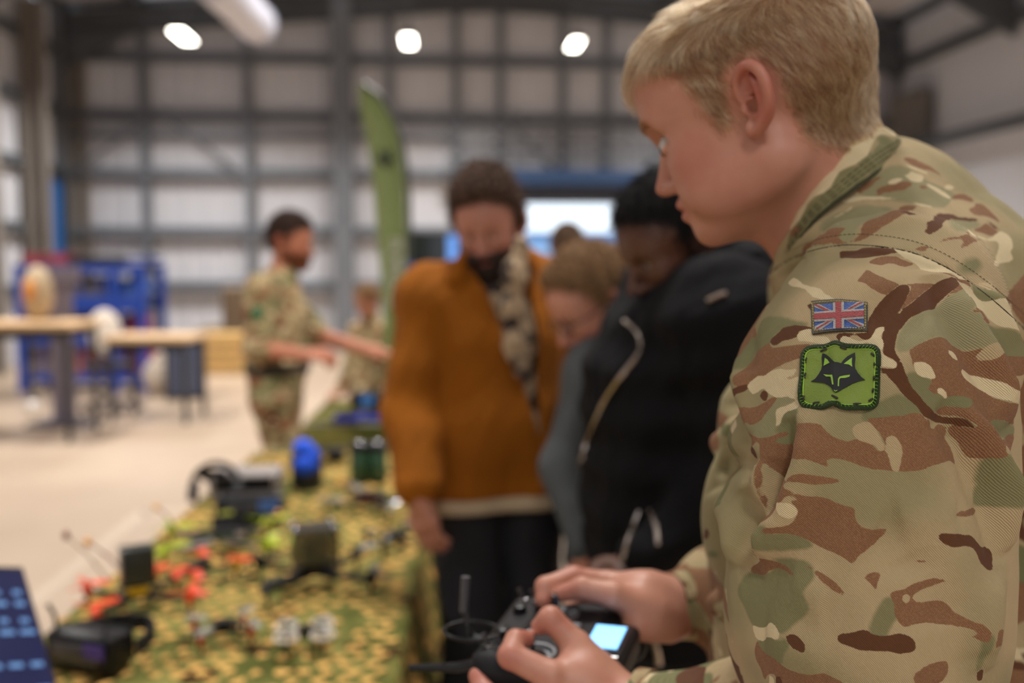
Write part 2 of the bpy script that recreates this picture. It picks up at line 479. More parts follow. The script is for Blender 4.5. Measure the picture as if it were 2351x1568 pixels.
for i in range(len(cols) - 1):
    for j in range(len(zs) - 1):
        u0, u1, z0, z1 = cols[i], cols[i + 1], zs[j], zs[j + 1]
        cu = (u0 + u1) / 2
        if z1 <= DOOR[3] + .1 and u1 > DOOR[0] - .01 and u0 < DOOR[1] + .01:
            spans = [(u0, min(u1, DOOR[0])), (max(u0, DOOR[1]), u1)]
        else: spans = [(u0, u1)]
        for a, b in spans:
            if b - a > .05:
                z0_ = z0
                if z0 < DOOR[3] < z1 and a < DOOR[1] and b > DOOR[0]: z0_ = DOOR[3]
                link('cladding_panel', ribbed(a, b, z0_, z1, DW + .1), cm, wb)
for z in rails:
    sp = [(UL, UR)] if z > DOOR[3] else [(UL, DOOR[0]), (DOOR[1], UR)]
    for a, b in sp:
        m = MB(); hbox(m, a, b, DW - .04, DW + .06, z - .10, z + .07); hbox(m, a, b, DW - .14, DW - .04, z - .10, z - .085); m.build('sheeting_rail', steel, wb)
m = MB(); hbox(m, UL, .2, DW - .1, DW + .02, 3.72, 3.80); m.build('sheeting_rail', steel, wb)
for i, u in enumerate(cols):
    m = MB()
    z0 = 0 if not (DOOR[0] < u < DOOR[1]) else DOOR[3] + .4
    if u == -1.72 or i == 0:
        w = .17 if u == -1.72 else .10
        hbox(m, u - w, u + w, DW - .34, DW - .31, z0, ZE + .5); hbox(m, u - w, u + w, DW - .08, DW - .05, z0, ZE + .5); hbox(m, u - .02, u + .02, DW - .31, DW - .08, z0, ZE + .5)
    else:
        hbox(m, u - .07, u + .07, DW - .1, DW + .05, z0, ZE + .45)
    m.build('wall_column', steel, wb)
# diagonal braces and a service gantry along the right half
for (u0, z0, u1, z1) in ((-6.3, 3.2, -5.1, 4.0), (-4.8, 4.1, -3.6, 3.2), (1.2, 4.05, 2.0, 3.2), (3.6, 3.2, 4.4, 4.05)):
    m = MB(); m.tube(H(u0, DW - .12, z0), H(u1, DW - .12, z1), .03); m.build('brace', steel, wb)
for z, r in ((3.42, .035), (3.66, .03), (3.86, .035)):
    m = MB(); m.tube(H(.1, DW - .3, z), H(UR, DW - .3, z), r); m.build('cable_tray_rail', steel, wb)
for k in range(16):
    u = .3 + k * .5
    m = MB(); m.tube(H(u, DW - .3, 3.2), H(u, DW - .3, 3.95), .02); m.build('cable_tray_hanger', steel, wb)
m = MB(); hbox(m, .0, UR, DW - .42, DW - .1, 3.02, 3.18); m.build('lintel_beam', mat('dark_lintel', (58, 62, 68), .5), wb)
# bright patches of translucent sheet low on the cladding
# roller door
rd = empty('roller_door', H((DOOR[0] + DOOR[1]) / 2, DW - .3, 0), RZ, label='navy blue roller shutter box and lintel above the bright open doorway', cat='roller door')
def child(o, parent):
    o.parent = parent; o.matrix_parent_inverse = parent.matrix_basis.inverted(); return o
m = MB(); hbox(m, DOOR[0] - .15, DOOR[1] + .25, DW - .5, DW - .12, 2.92, 3.2, .03)
child(m.build('shutter_box', mat('navy_shutter_box', (34, 62, 98), .5)), rd)
for k in range(4):
    m = MB(); z = 2.60 + k * .085; hbox(m, DOOR[0], DOOR[1], DW - .18, DW - .14, z, z + .072, .008)
    child(m.build('shutter_slat', mat('shutter_slat', (40, 48, 66), .45)), rd)
for u in (DOOR[0] - .06, DOOR[1] + .06):
    m = MB(); hbox(m, u - .06, u + .06, DW - .22, DW - .08, 0, 2.95); child(m.build('guide_rail', mat('navy_steel', (44, 70, 104), .45)), rd)
# outside: low pale buildings and a van far away
def yard_block(name, label, cat, u0, u1, v0, v1, h, col, win=None):
    r = empty(name, H((u0 + u1) / 2, (v0 + v1) / 2, -.03), RZ, label=label, cat=cat)
    m = MB(); hbox(m, u0, u1, v0, v1, -.03, h); child(m.build('wall', mat(name + str(col[0]), col, .7)), r)
    m = MB(); hbox(m, u0 - .2, u1 + .2, v0 - .2, v1 + .2, h, h + .25); child(m.build('roof_edge', mat('roof_edge_blue', (120, 150, 190), .5)), r)
    for k in range(int((u1 - u0) / 3)):
        m = MB(); hbox(m, u0 + 1 + k * 3, u0 + 2.4 + k * 3, v0 - .06, v0, h * .35, h * .7); child(m.build('window', mat('far_glass', (70, 110, 160), .1)), r)
yard_block('industrial_unit', 'low blue-grey industrial unit far outside the open roller door', 'building', 6, 24, 70, 80, 3.4, (120, 160, 205))
vr = empty('van', H(2.95, 33, 0), RZ, label='pale blue van parked outside the right side of the roller door', cat='van')
m = MB(); hbox(m, 1.9, 3.9, 31, 35.5, .35, 2.05, .18); child(m.build('body', mat('van_paint', (150, 195, 235), .3, coat=.5), smooth=True), vr)
m = MB(); hbox(m, 2.05, 3.75, 30.94, 31.02, 1.15, 1.8, .03); child(m.build('windscreen', mat('van_glass', (60, 80, 100), .08)), vr)
for u in (2.1, 3.7):
    for v in (31.8, 34.7):
        m = MB(); m.tube(H(u - .1, v, .33), H(u + .1, v, .33), .33, n=18); child(m.build('wheel', mat('tyre', (30, 30, 32), .8)), vr)
# side walls
def side_wall(name, u, sgn, door=None):
    m = MB(); hbox(m, u + sgn * .12, u + sgn * .2, VB, DW, 0, ZE + .2)
    w = struct(name, m, MATS['wall_outer_sheet'])
    st = [VB, -7, -2, 3, 7, 11, 14.4, 16.2, DW] if sgn < 0 else [VB, -7, -2, 3, 7, 10.4, DW]
    for i in range(len(st) - 1):
        for j in range(len(zs) - 1):
            link('cladding_panel', ribbed(st[i], st[i + 1], zs[j], zs[j + 1] - (.1 if j == len(zs) - 2 else 0), u + sgn * .1, along='v', side=-sgn), cm, w)
    for z in (rails if sgn < 0 else rails[4:]):
        m = MB(); hbox(m, u - sgn * .06, u + sgn * .06, VB, DW, z - .1, z + .07); m.build('sheeting_rail', steel_d, w)
    for v in st[1:]:
        m = MB(); hbox(m, u - sgn * .36, u - sgn * .33, v - .11, v + .11, 0, ZE); hbox(m, u - sgn * .33, u - sgn * .06, v - .02, v + .02, 0, ZE); hbox(m, u - sgn * .06, u - sgn * .03, v - .11, v + .11, 0, ZE)
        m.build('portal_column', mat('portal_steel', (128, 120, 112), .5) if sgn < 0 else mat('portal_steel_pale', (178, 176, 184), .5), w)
    return w
wl_ = side_wall('wall_left', UL, -1)
wr_ = side_wall('wall_right', UR, 1)
m = MB(); hbox(m, UR - .30, UR - .06, 16.5, 17.6, 3.35, 4.5, .02)
prop(m.build('electrical_cabinet', mat('cabinet_grey', (112, 106, 100), .6)), 'grey-brown wall cabinet high on the right wall behind the soldier\'s collar', 'cabinet')
m = MB(); hbox(m, UR - .5, UR - .34, 6, 16.9, 3.42, 3.58); m.build('cable_tray', mat('dark_tray', (70, 74, 78), .5), wr_)
m = MB(); hbox(m, UL, UR, VB - .2, VB, 0, ZE); struct('wall_rear', m, cm)
# blue side door on the left wall
d1 = MB(); hbox(d1, UL - .02, UL + .06, 16.4, 17.5, 0, 2.95); d1 = struct('door_1', d1, mat('bright_blue_door', (32, 104, 178), .45))
for k in range(5):
    m = MB(); hbox(m, UL + .06, UL + .10, 16.45 + k * .21, 16.60 + k * .21, .05, 2.9); m.build('slat', MATS['bright_blue_door'], d1)
m = MB(); hbox(m, UL - .02, UL + .1, 16.28, 16.4, 0, 3.08); hbox(m, UL - .02, UL + .1, 17.5, 17.62, 0, 3.08); hbox(m, UL - .02, UL + .1, 16.28, 17.62, 2.95, 3.08); m.build('door_frame', mat('dark_frame', (44, 50, 58), .5), d1)
# roof: two slopes of sheets on purlins, portal rafters
def zroof(u): return ZE + (ZR - ZE) * (1 - abs(u - UM) / (UR - UM)) + .32
roofm = mat('roof_liner', (214, 212, 216), .5)
roofglow = mat('glowing_roof_sheet', (214, 218, 226), .5, emit=.26)  # glow added to some roof panels to lighten the dark ceiling
rl = MB()
for u0, u1 in ((UL - .2, UM), (UM, UR + .2)):
    z0, z1 = zroof(u0), zroof(u1)
    rl.quad(H(u0, VB, z0 + .1), H(u1, VB, z1 + .1), H(u1, DW + .2, z1 + .1), H(u0, DW + .2, z0 + .1))
ceil_ = struct('ceiling', rl, roofm)
fr = [-8, -3.5, 1, 5.5, 10, 14.2, DW - .2]
pu = [UL + .1, -5.1, -3.6, -2.1, -.6, UM, 2.4, 3.9, 5.4, 6.9, UR - .1]
for i in range(len(pu) - 1):
    for v0, v1 in ((VB, -3.5), (-3.5, 3.2), (3.2, 10), (10, 14.2), (14.2, DW)):
        za, zb = zroof(pu[i]) + .06, zroof(pu[i + 1]) + .06
        mm = MB(); mm.quad(H(pu[i] + .03, v0 + .01, za), H(pu[i + 1] - .03, v0 + .01, zb), H(pu[i + 1] - .03, v1 - .01, zb), H(pu[i] + .03, v1 - .01, za))
        mm.quad(H(pu[i] + .03, v0 + .01, za + .02), H(pu[i + 1] - .03, v0 + .01, zb + .02), H(pu[i + 1] - .03, v1 - .01, zb + .02), H(pu[i] + .03, v1 - .01, za + .02))
        mm.build('glowing_panel' if i in (1, 3, 6, 8) else 'roof_panel', roofglow if i in (1, 3, 6, 8) else roofm, ceil_)
for u in pu:
    m = MB(); hbox(m, u - .05, u + .05, VB, DW, zroof(u) - .16, zroof(u) + .02); m.build('purlin', steel_d, ceil_)
for v in fr:
    for s in (-1, 1):
        uo = UL if s < 0 else UR
        zo, zi = zroof(uo) - .16, zroof(UM) - .16
        m = MB()
        for dz0, dz1, w in ((-.02, 0, .10), (-.36, -.02, .012), (-.38, -.36, .10)):
            P0 = [(uo, zo + dz0), (UM, zi + dz0), (UM, zi + dz1), (uo, zo + dz1)]
            A_ = [m.b.verts.new(H(u, v - w, z)) for u, z in P0]; B_ = [m.b.verts.new(H(u, v + w, z)) for u, z in P0]
            m.b.faces.new(A_); m.b.faces.new(B_[::-1])
            for i in range(4): m.b.faces.new((A_[i], A_[(i + 1) % 4], B_[(i + 1) % 4], B_[i]))
        # haunch
        P0 = [(uo, zo - .38), (uo - s * 1.3, zo - .38 + (zi - zo) * 1.3 / 7.4), (uo, zo - .95)]
        A_ = [m.b.verts.new(H(u, v - .06, z)) for u, z in P0]; B_ = [m.b.verts.new(H(u, v + .06, z)) for u, z in P0]
        m.b.faces.new(A_); m.b.faces.new(B_[::-1])
        for i in range(3): m.b.faces.new((A_[i], A_[(i + 1) % 3], B_[(i + 1) % 3], B_[i]))
        m.build('rafter', steel_d, ceil_)
# lamps
def luminaire(u, v, label, z=5.36):
    r = empty('high_bay_lamp', H(u, v, z), RZ, label=label, cat='lamp', group='high bay lamps under the roof')
    m = MB().box((0, 0, .05), (.16, .62, .06), bev=.01).box((0, 0, .12), (.05, .2, .1)); m.build('housing', mat('lamp_housing', (60, 62, 66), .5), r)
    m = MB().box((0, 0, .012), (.15, .60, .02), bev=.005); m.build('diffuser', mat('lamp_glow', (255, 250, 235), .5, emit=16), r)
    for y in (-.22, .22):
        MB().tube((0, y, .1), (0, y, zroof(u) - z - .02), .006).build('hanger', steel, r)
    return r
def lamp_at(px, py, v, label):
    r = CF + (px - 1175.5) / FPX * CR - (py - 784) / FPX * CU
    t = v / (-r[0] * HS + r[1] * HCc); p = CC + r * t
    u = p[0] * HCc + p[1] * HS
    o = luminaire(u, v, label, p[2]); return o
lamp_at(420, 86, 12.2, 'glowing lamp nearest the left wall, seen beside the pale air duct')
lamp_at(938, 97, 13.6, 'glowing lamp hanging above the green feather flag')
lamp_at(1320, 104, 14.6, 'glowing lamp above the open roller door, right of the roof ridge')
# pale ventilation duct under the roof
dv = empty('air_duct', H(-2.6, 7.0, 5.0), RZ, label='pale grey round air duct hanging under the roof at the top left', cat='air duct')
pa, pb = P(480, -60, 7.2), P(588, 52, 9.5)
m = MB().tube(pa, pb, .18, n=24); child(m.build('duct_tube', mat('duct_white', (206, 208, 222), .5), smooth=True), dv)
m = MB()
dd = (pb - pa) / np.linalg.norm(pb - pa)
m.tube(pb, pb + dd * .10, .20, .15, n=24)
child(m.build('outlet_ring', mat('duct_ring', (176, 180, 196), .5), smooth=True), dv)
for t in (.2, .8):
    q = pa + (pb - pa) * t; m = MB().tube(q, q + np.array([0, 0, .9]), .01); child(m.build('hanger', steel), dv)
# ------------------------------------------------------------------ camouflage cloth
CK = {'base': (188, 165, 125), 'base2': (156, 144, 104), 'green': (120, 120, 80), 'sage': (146, 142, 104), 'brown': (134, 90, 64), 'dark': (94, 52, 28), 'cream': (222, 203, 162), 'speck': (176, 142, 92)}
def camo_mat(name, sc=1.0, traced=False, twill=False, tint=1.0):
    m = bpy.data.materials.new(name); m.use_nodes = True; nt = m.node_tree; N = nt.nodes; L = nt.links; b = N['Principled BSDF']
    b.inputs['Roughness'].default_value = .85; b.inputs['Specular IOR Level'].default_value = .2
    b.inputs['Sheen Weight'].default_value = .04; b.inputs['Sheen Roughness'].default_value = .5
    tc = N.new('ShaderNodeTexCoord')
    def col(k): c = S(CK[k]); return tuple(v * tint for v in c[:3]) + (1,)
    def math_(op, a, bb, clamp=False):
        n = N.new('ShaderNodeMath'); n.operation = op; n.use_clamp = clamp
        for i, v in enumerate((a, bb)):
            if isinstance(v, (int, float)): n.inputs[i].default_value = v
            else: L.new(v, n.inputs[i])
        return n.outputs[0]
    def noise(scale, off, detail=2, rough=.4, dist=.0, st=(1, 1, 1)):
        mp = N.new('ShaderNodeMapping'); mp.inputs['Location'].default_value = off; mp.inputs['Scale'].default_value = st
        L.new(tc.outputs['Object'], mp.inputs['Vector'])
        n = N.new('ShaderNodeTexNoise'); n.inputs['Scale'].default_value = scale; n.inputs['Detail'].default_value = detail
        n.inputs['Roughness'].default_value = rough; n.inputs['Distortion'].default_value = dist
        L.new(mp.outputs[0], n.inputs['Vector']); return n.outputs['Fac']
    def att(n_):
        a = N.new('ShaderNodeAttribute'); a.attribute_name = n_; return a.outputs['Fac']
    def mix(f, a, bb):
        x = N.new('ShaderNodeMix'); x.data_type = 'RGBA'
        L.new(f, x.inputs[0])
        for i, v in ((6, a), (7, bb)):
            if isinstance(v, tuple): x.inputs[i].default_value = v
            else: L.new(v, x.inputs[i])
        return x.outputs[2]
    grad = math_('MULTIPLY', math_('SUBTRACT', noise(9 * sc, (3, 1, 2)), .42), 7, True)
    c = mix(grad, col('base'), col('base2'))
    fine = noise(900, (0, 0, 0), 1)
    layers = [('sage', None, 0, 0, None), ('green', (11, 5, 7), 13, .575, (1, 1, 1.5)), ('brown', (1, 9, 4), 12, .555, (1, 1, 1.8)), ('dark', (7, 2, 8), 15, .63, (1, 1, 1.6)), ('tan', None, 0, 0, None), ('cream', (4, 4, 1), 20, .655, (1, 1, 1.7))]
    w = att('traced') if traced else None
    for k, off, s, th, st in layers:
        f = None
        if off:
            n_ = noise(s * sc, off, 1.5, .35, .6, st)
            f = math_('MULTIPLY', math_('SUBTRACT', n_, th), 60, True)
            if traced: f = math_('MULTIPLY', f, math_('SUBTRACT', 1.0, w), True)
        if traced or not off:
            if not traced: continue
            jag = math_('MULTIPLY', math_('SUBTRACT', noise(1100, (2, 2, 2), 1), .5), .9)
            g = math_('MULTIPLY', math_('ADD', att('k_' + k), jag), 2.2, True) if k not in ('green', 'sage') else math_('MULTIPLY', math_('MULTIPLY', math_('ADD', math_('ADD', att('k_' + k), jag), 2.6), .40, True), .85)
            f = g if f is None else math_('MAXIMUM', f, g)
        if f is None: continue
        cc = col(k) if k != 'tan' else col('base')
        if k == 'brown':
            sp = math_('MULTIPLY', math_('SUBTRACT', noise(1300, (5, 5, 5), 1), .47), 9, True)
            cc = mix(math_('MULTIPLY', sp, .30), col('brown'), col('speck'))
        c = mix(f, c, cc)
    if twill:
        # woven ribs running diagonally over the cloth
        uv = N.new('ShaderNodeAttribute'); uv.attribute_name = 'weave'
        v = uv.outputs['Fac']
        wv = math_('SINE', math_('ADD', math_('MULTIPLY', v, 2 * math.pi / .00115), math_('MULTIPLY', noise(300, (1, 1, 1), 1), 3.0)), 0)
        wf = math_('MULTIPLY_ADD' if False else 'MULTIPLY', math_('ADD', wv, 1), .5)
        c = mix(math_('MULTIPLY', wf, .38), c, (.10, .085, .05, 1))
        ht = math_('ADD', math_('MULTIPLY', wv, -.5), math_('MULTIPLY', fine, .35))
        bp = N.new('ShaderNodeBump'); bp.inputs['Strength'].default_value = .5; bp.inputs['Distance'].default_value = .0008
        L.new(ht, bp.inputs['Height'])
        n3 = noise(45, (0, 3, 0), 3)
        b2 = N.new('ShaderNodeBump'); b2.inputs['Strength'].default_value = .25; b2.inputs['Distance'].default_value = .006
        L.new(n3, b2.inputs['Height']); L.new(b2.outputs[0], bp.inputs['Normal']); L.new(bp.outputs[0], b.inputs['Normal'])
    else:
        bp = N.new('ShaderNodeBump'); bp.inputs['Strength'].default_value = .3; bp.inputs['Distance'].default_value = .01
        L.new(noise(30, (0, 3, 0), 4), bp.inputs['Height']); L.new(bp.outputs[0], b.inputs['Normal'])
    L.new(c, b.inputs['Base Color'])
    return m
# ------------------------------------------------------------------ things at the far left of the hall
def FZ(px, py):
    """floor point under a pixel"""
    return PZ(px, py, 0.0)
def px_len(n, d): return n * d / FPX
wood = mat('pale_wood', (205, 170, 128), .55, var=.08, vscale=9)
blackm = mat('black_steel', (34, 34, 38), .45)
blue = mat('blue_rack_paint', (30, 66, 158), .45)
def trestle(px0, px1, pytop, d, label, grp, h=.86, depth=.7):
    a = P(px0, pytop, d); b = P(px1, pytop, d); w = b[0] - a[0]; z = a[2]
    r = empty('workbench', ((a[0] + b[0]) / 2, a[1] + depth / 2, 0), label=label, cat='workbench', group=grp)
    MB().box((0, 0, z - .02), (w, depth, .05), bev=.004).build('worktop', wood, r)
    MB().box((0, -depth / 2 + .06, z - .09), (w - .1, .03, .08)).build('apron', blackm, r)
    MB().box((0, depth / 2 - .06, z - .09), (w - .1, .03, .08)).build('apron', blackm, r)
    for sx in (-1, 1):
        for sy in (-1, 1):
            MB().box((sx * (w / 2 - .06), sy * (depth / 2 - .06), (z - .045) / 2), (.04, .04, z - .045)).build('leg', blackm, r)
    return r, z
tb1, z1_ = trestle(-190, 160, 745, 8.6, 'workbench with pale wooden top at the left edge of the picture', 'wooden workbenches at the far left')
tb2, z2_ = trestle(232, 432, 775, 9.6, 'workbench with pale wooden top right of the blue rack', 'wooden workbenches at the far left')
# blue rack: uprights, beams, mesh, shelves
def rack():
    D = 12.4; x0 = P(78, 700, D)[0]; x1 = P(350, 700, D)[0]; y = P(78, 700, D)[1]
    r = empty('storage_rack', ((x0 + x1) / 2, y, 0), label='tall blue steel storage rack with shelves of tools in the far left corner', cat='rack')
    w = x1 - x0; top = P(200, 608, D)[2]
    for x in (-w / 2, w * .27, w / 2):
        for yy in (-.35, .35):
            MB().box((x, yy, top / 2), (.09, .07, top)).build('upright', blue, r)
    for z in (.16, .62, 1.02, top - .42, top - .05):
        for yy in (-.35, .35):
            MB().box((0, yy, z), (w, .04, .09)).build('beam', blue, r)
        MB().box((0, 0, z + .05), (w - .06, .66, .02)).build('shelf', mat('shelf_grey', (98, 98, 112), .6), r)
    for k in range(7):
        MB().tube((-w / 2 + k * w / 6.0, -.35, .2), (-w / 2 + k * w / 6.0, -.35, top), .012).build('rod', blue, r)
    for z in (1.3, 1.6): MB().box((0, .37, z), (w, .02, .05)).build('mesh_bar', blue, r)
    return r, x0, x1, y, top
rk, rx0, rx1, ry, rtop = rack()
rw = rx1 - rx0
def crate(name, label, cat, x, y, z, d, col, lid=None, group=None):
    r = empty(name, (x, y, z), label=label, cat=cat, group=group)
    MB().box((0, 0, d[2] / 2), d, bev=.015).build('body', mat('c%d_%d_%d' % col, col, .55), r)
    MB().box((0, 0, d[2] + .008), (d[0] * 1.03, d[1] * 1.03, .02), bev=.004).build('lid', mat('c%d_%d_%d' % (lid or col), lid or col, .5), r)
    MB().box((0, -d[1] / 2 - .008, d[2] * .7), (d[0] * .3, .012, .02)).build('handle', blackm, r)
    return r
for fx, zz, dim, col, lab in ((.10, 1.08, (.5, .4, .22), (60, 90, 170), 'blue crate on the left of the rack\'s middle shelf'),
        (.46, 1.08, (.55, .4, .30), (108, 104, 116), 'grey crate on the middle of the rack\'s middle shelf'),
        (.80, 1.08, (.4, .4, .26), (70, 112, 196), 'bright blue crate on the right of the rack\'s middle shelf'),
        (.12, .68, (.5, .4, .24), (52, 46, 66), 'dark purple-grey crate low on the left of the rack'),
        (.46, .68, (.5, .4, .26), (48, 40, 50), 'black crate low in the middle of the rack'),
        (.80, .68, (.4, .4, .22), (150, 52, 70), 'red crate low on the right of the rack'),
        (.18, .22, (.5, .4, .28), (150, 132, 128), 'pale crate on the bottom left of the rack'),
        (.52, .22, (.4, .4, .24), (196, 106, 74), 'orange crate on the bottom shelf of the rack'),
        (.84, .22, (.4, .4, .22), (160, 56, 82), 'crimson crate on the bottom right of the rack')):
    crate('crate', lab, 'crate', rx0 + rw * fx + .02, ry, zz, dim, col, group='crates on the blue rack')
crate('tool_case', 'flat red tool case on the top left of the blue rack', 'case', rx0 + rw * .17, ry, rtop, (.52, .4, .12), (170, 70, 80)) 
crate('tool_case', 'flat black tool case on the top of the blue rack', 'case', rx0 + rw * .56, ry, rtop, (.56, .4, .09), (26, 28, 34))
# rucksack on the left bench
q = P(52, 745, 8.8)
r = empty('rucksack', (q[0], q[1] + .3, z1_ + .005), label='tan rucksack with an orange patch standing on the left workbench', cat='rucksack')
MB().ball((0, 0, .25), (.14, .11, .25)).build('bag', mat('tan_canvas', (170, 150, 120), .8), r, smooth=True)
MB().ball((-.02, -.06, .28), (.075, .07, .11)).build('pocket', mat('orange_cloth', (196, 130, 60), .8), r, smooth=True)
MB().path([(-.05, .09, .3), (-.03, .13, .46), (.03, .13, .46), (.05, .09, .3)], .012).build('strap', mat('strap_tan', (120, 105, 80), .8), r)
# office chair
q = FZ(252, 945)
r = empty('office_chair', tuple(q), .5, label='office chair with a pale cream back in front of the blue rack', cat='chair')
for k in range(5):
    a = k * 2 * math.pi / 5; MB().tube((0, 0, .12), (math.cos(a) * .3, math.sin(a) * .3, .06), .02, .014).build('base_arm', blackm, r)
    MB().ball((math.cos(a) * .3, math.sin(a) * .3, .03), .03).build('caster', blackm, r, smooth=True)
MB().tube((0, 0, .1), (0, 0, .45), .025).build('gas_column', blackm, r)
MB().box((0, 0, .49), (.46, .44, .07), bev=.025).build('seat', mat('seat_dark', (42, 40, 54), .8), r, smooth=True)
MB().ball((0, .22, .82), (.17, .05, .25)).build('backrest', mat('cream_plastic', (226, 214, 198), .5), r, smooth=True)
MB().path([(0, .1, .46), (0, .25, .5), (0, .25, .75)], .02).build('back_bracket', blackm, r)
# black bin / speaker, white sack, logs
q = FZ(428, 912)
r = empty('flight_case', tuple(q), .25, label='black upright case standing on the floor right of the workbench', cat='case')
MB().box((0, 0, .36), (.42, .40, .70), bev=.02).build('shell', mat('case_black', (30, 30, 34), .5), r)
MB().box((.216, 0, .36), (.012, .34, .62)).box((0, -.206, .36), (.34, .012, .62)).build('side_panel', mat('case_panel', (66, 72, 92), .45), r)
for x in (-.19, .19):
    for y in (-.18, .18): MB().box((x, y, .36), (.05, .05, .73)).build('corner_edge', blackm, r)
q = FZ(368, 905)
prop(MB().ball((q[0], q[1], .22), (.2, .15, .22)).ball((q[0] + .02, q[1], .44), (.09, .07, .06)).build('sack', mat('white_sack', (206, 192, 176), .8), smooth=True), 'bulging off-white sack on the floor left of the black upright case', 'sack')
a = P(470, 826, 14.0); b = P(600, 826, 14.0)
lg = empty('timber_stack', (a[0], a[1], 0), label='stack of pale timber baulks on the floor behind the bearded soldier', cat='timber')
n = 0
for i in range(4):
    for j in range(3):
        MB().box((.55, j * .16, .07 + i * .145), (1.3, .15, .13), bev=.01).build('baulk', mat('yellow_timber', (218, 178, 112), .6, var=.1, vscale=5), lg)
a = P(505, 780, 15.0)
prop(MB().ball((a[0], a[1], a[2] + .02), (.45, .25, .22)).box((a[0] + .5, a[1], .6), (.8, .5, 1.2), bev=.05).build('dust_sheet_heap', mat('brown_sheet', (120, 104, 86), .9, var=.2), smooth=False), 'heap of brown dust sheets behind the timber stack', 'sheets')
# lamp pole and glossy ball at the left
q = FZ(75, 950)
r = empty('barrier_post', (q[0], q[1], 0), label='slim dark post with a shiny pale foot at the left of the hall floor', cat='post')
MB().tube((0, 0, .05), (0, 0, 1.15), .022).build('pole', blackm, r)
MB().ball((0, 0, .07), .07).build('foot', mat('white_gloss', (225, 220, 212), .1, coat=1), r, smooth=True)
q = FZ(150, 975)
r = empty('display_stand', (q[0], q[1], 0), label='tall grey aluminium stand in front of the blue rack', cat='stand')
MB().box((0, 0, .78), (.22, .05, 1.5), bev=.01).build('post', mat('alu_grey', (120, 112, 124), .4, .4), r)
MB().box((0, 0, .02), (.6, .4, .03), bev=.01).build('foot_plate', mat('alu_dark', (72, 70, 80), .4, .4), r)
MB().box((0, -.03, 1.45), (.42, .02, .16), bev=.005).build('crossbar', mat('alu_grey', (120, 112, 124), .4, .4), r)
# feather flag
def feather_flag():
    D = 6.6
    base = P(885, 700, D); r = empty('feather_flag', (base[0], base[1], 0), label='tall green feather flag with a dark fox emblem and white lettering', cat='flag')
    L_ = [(822, 195), (826, 240), (836, 290), (848, 350), (856, 420), (862, 500), (870, 580), (876, 660), (880, 740), (884, 840)]
    R_ = [(828, 192), (862, 218), (893, 262), (914, 315), (925, 380), (931, 450), (932, 520), (929, 600), (922, 680), (905, 840)]
    V = []; F = []
    Lp = catmull(L_, 4); Rp = catmull(R_, 4)
    cols_ = 10
    for i in range(len(Lp)):
        for j in range(cols_ + 1):
            t = j / cols_; q = Lp[i] * (1 - t) + Rp[i] * t
            w = P(q[0], q[1], D) - base; w[2] += base[2]
            w[1] += .035 * math.sin(t * 9 + i * .1) * t
            V.append((w[0], w[1], w[2]))
    for i in range(len(Lp) - 1):
        for j in range(cols_):
            a = i * (cols_ + 1) + j; F.append((a, a + 1, a + cols_ + 2, a + cols_ + 1))
    me = raw_mesh('flag_cloth', V, F)
    fc = link('flag_cloth', me, mat('flag_green', (132, 146, 90), .7, var=.06, vscale=3), r)
    so = fc.modifiers.new('thick', 'SOLIDIFY'); so.thickness = .003
    pts = [tuple(P(*R_[i], D) - base + np.array([.02, .01, base[2]])) for i in range(len(R_))]
    pts = [(pts[-1][0] - .01, 0, .02)] + pts[::-1]
    MB().path([tuple(p) for p in pts], .018).build('pole', mat('flag_pole', (70, 72, 66), .4), r)
    MB().box((.02, 0, .015), (.5, .5, .03), bev=.01).build('base_plate', blackm, r)
    for ang in (.785, 2.356): MB().box((.02, 0, .045), (.9, .05, .03), Matrix.Rotation(ang, 3, 'Z')).build('cross_foot', blackm, r)
    # emblem and the row of white letter strokes up the cloth
    def at(px, py): q = P(px, py, D - .03) - base; return np.array([q[0], q[1], q[2] + base[2]])
    em = MB(); c = at(884, 362); s = px_len(46, D) / 2
    fox = [(-1, -.35), (-.62, .15), (-.55, 1.0), (-.12, .45), (.12, .45), (.55, 1.0), (.62, .15), (1, -.35), (.4, -.5), (.08, -1.0), (-.08, -1.0), (-.4, -.5)]
    em.prism([(x * s, z * s) for x, z in fox], .004, None, c); em.build('fox_emblem', mat('emblem_dark', (52, 62, 44), .7), fc)
    lt = mat('flag_white', (214, 212, 200), .7)
    y = 548
    k = 0
    while y < 706:
        hgt = 16
        c = at(909 + (y - 548) * -.01, y + hgt / 2); w = px_len(27, D); hh = px_len(hgt, D)
        m = MB(); st = k % 3
        m.box((c[0], c[1], c[2] + hh * .38), (w, .004, hh * .22)); 
        if st != 1: m.box((c[0], c[1], c[2] - hh * .38), (w, .004, hh * .22))
        m.box((c[0] + (w * .38 if st == 0 else (-w * .38 if st == 1 else 0)), c[1], c[2]), (w * .22, .004, hh * .9))
        m.build('letter', lt, fc); y += 20; k += 1
    return r
feather_flag()
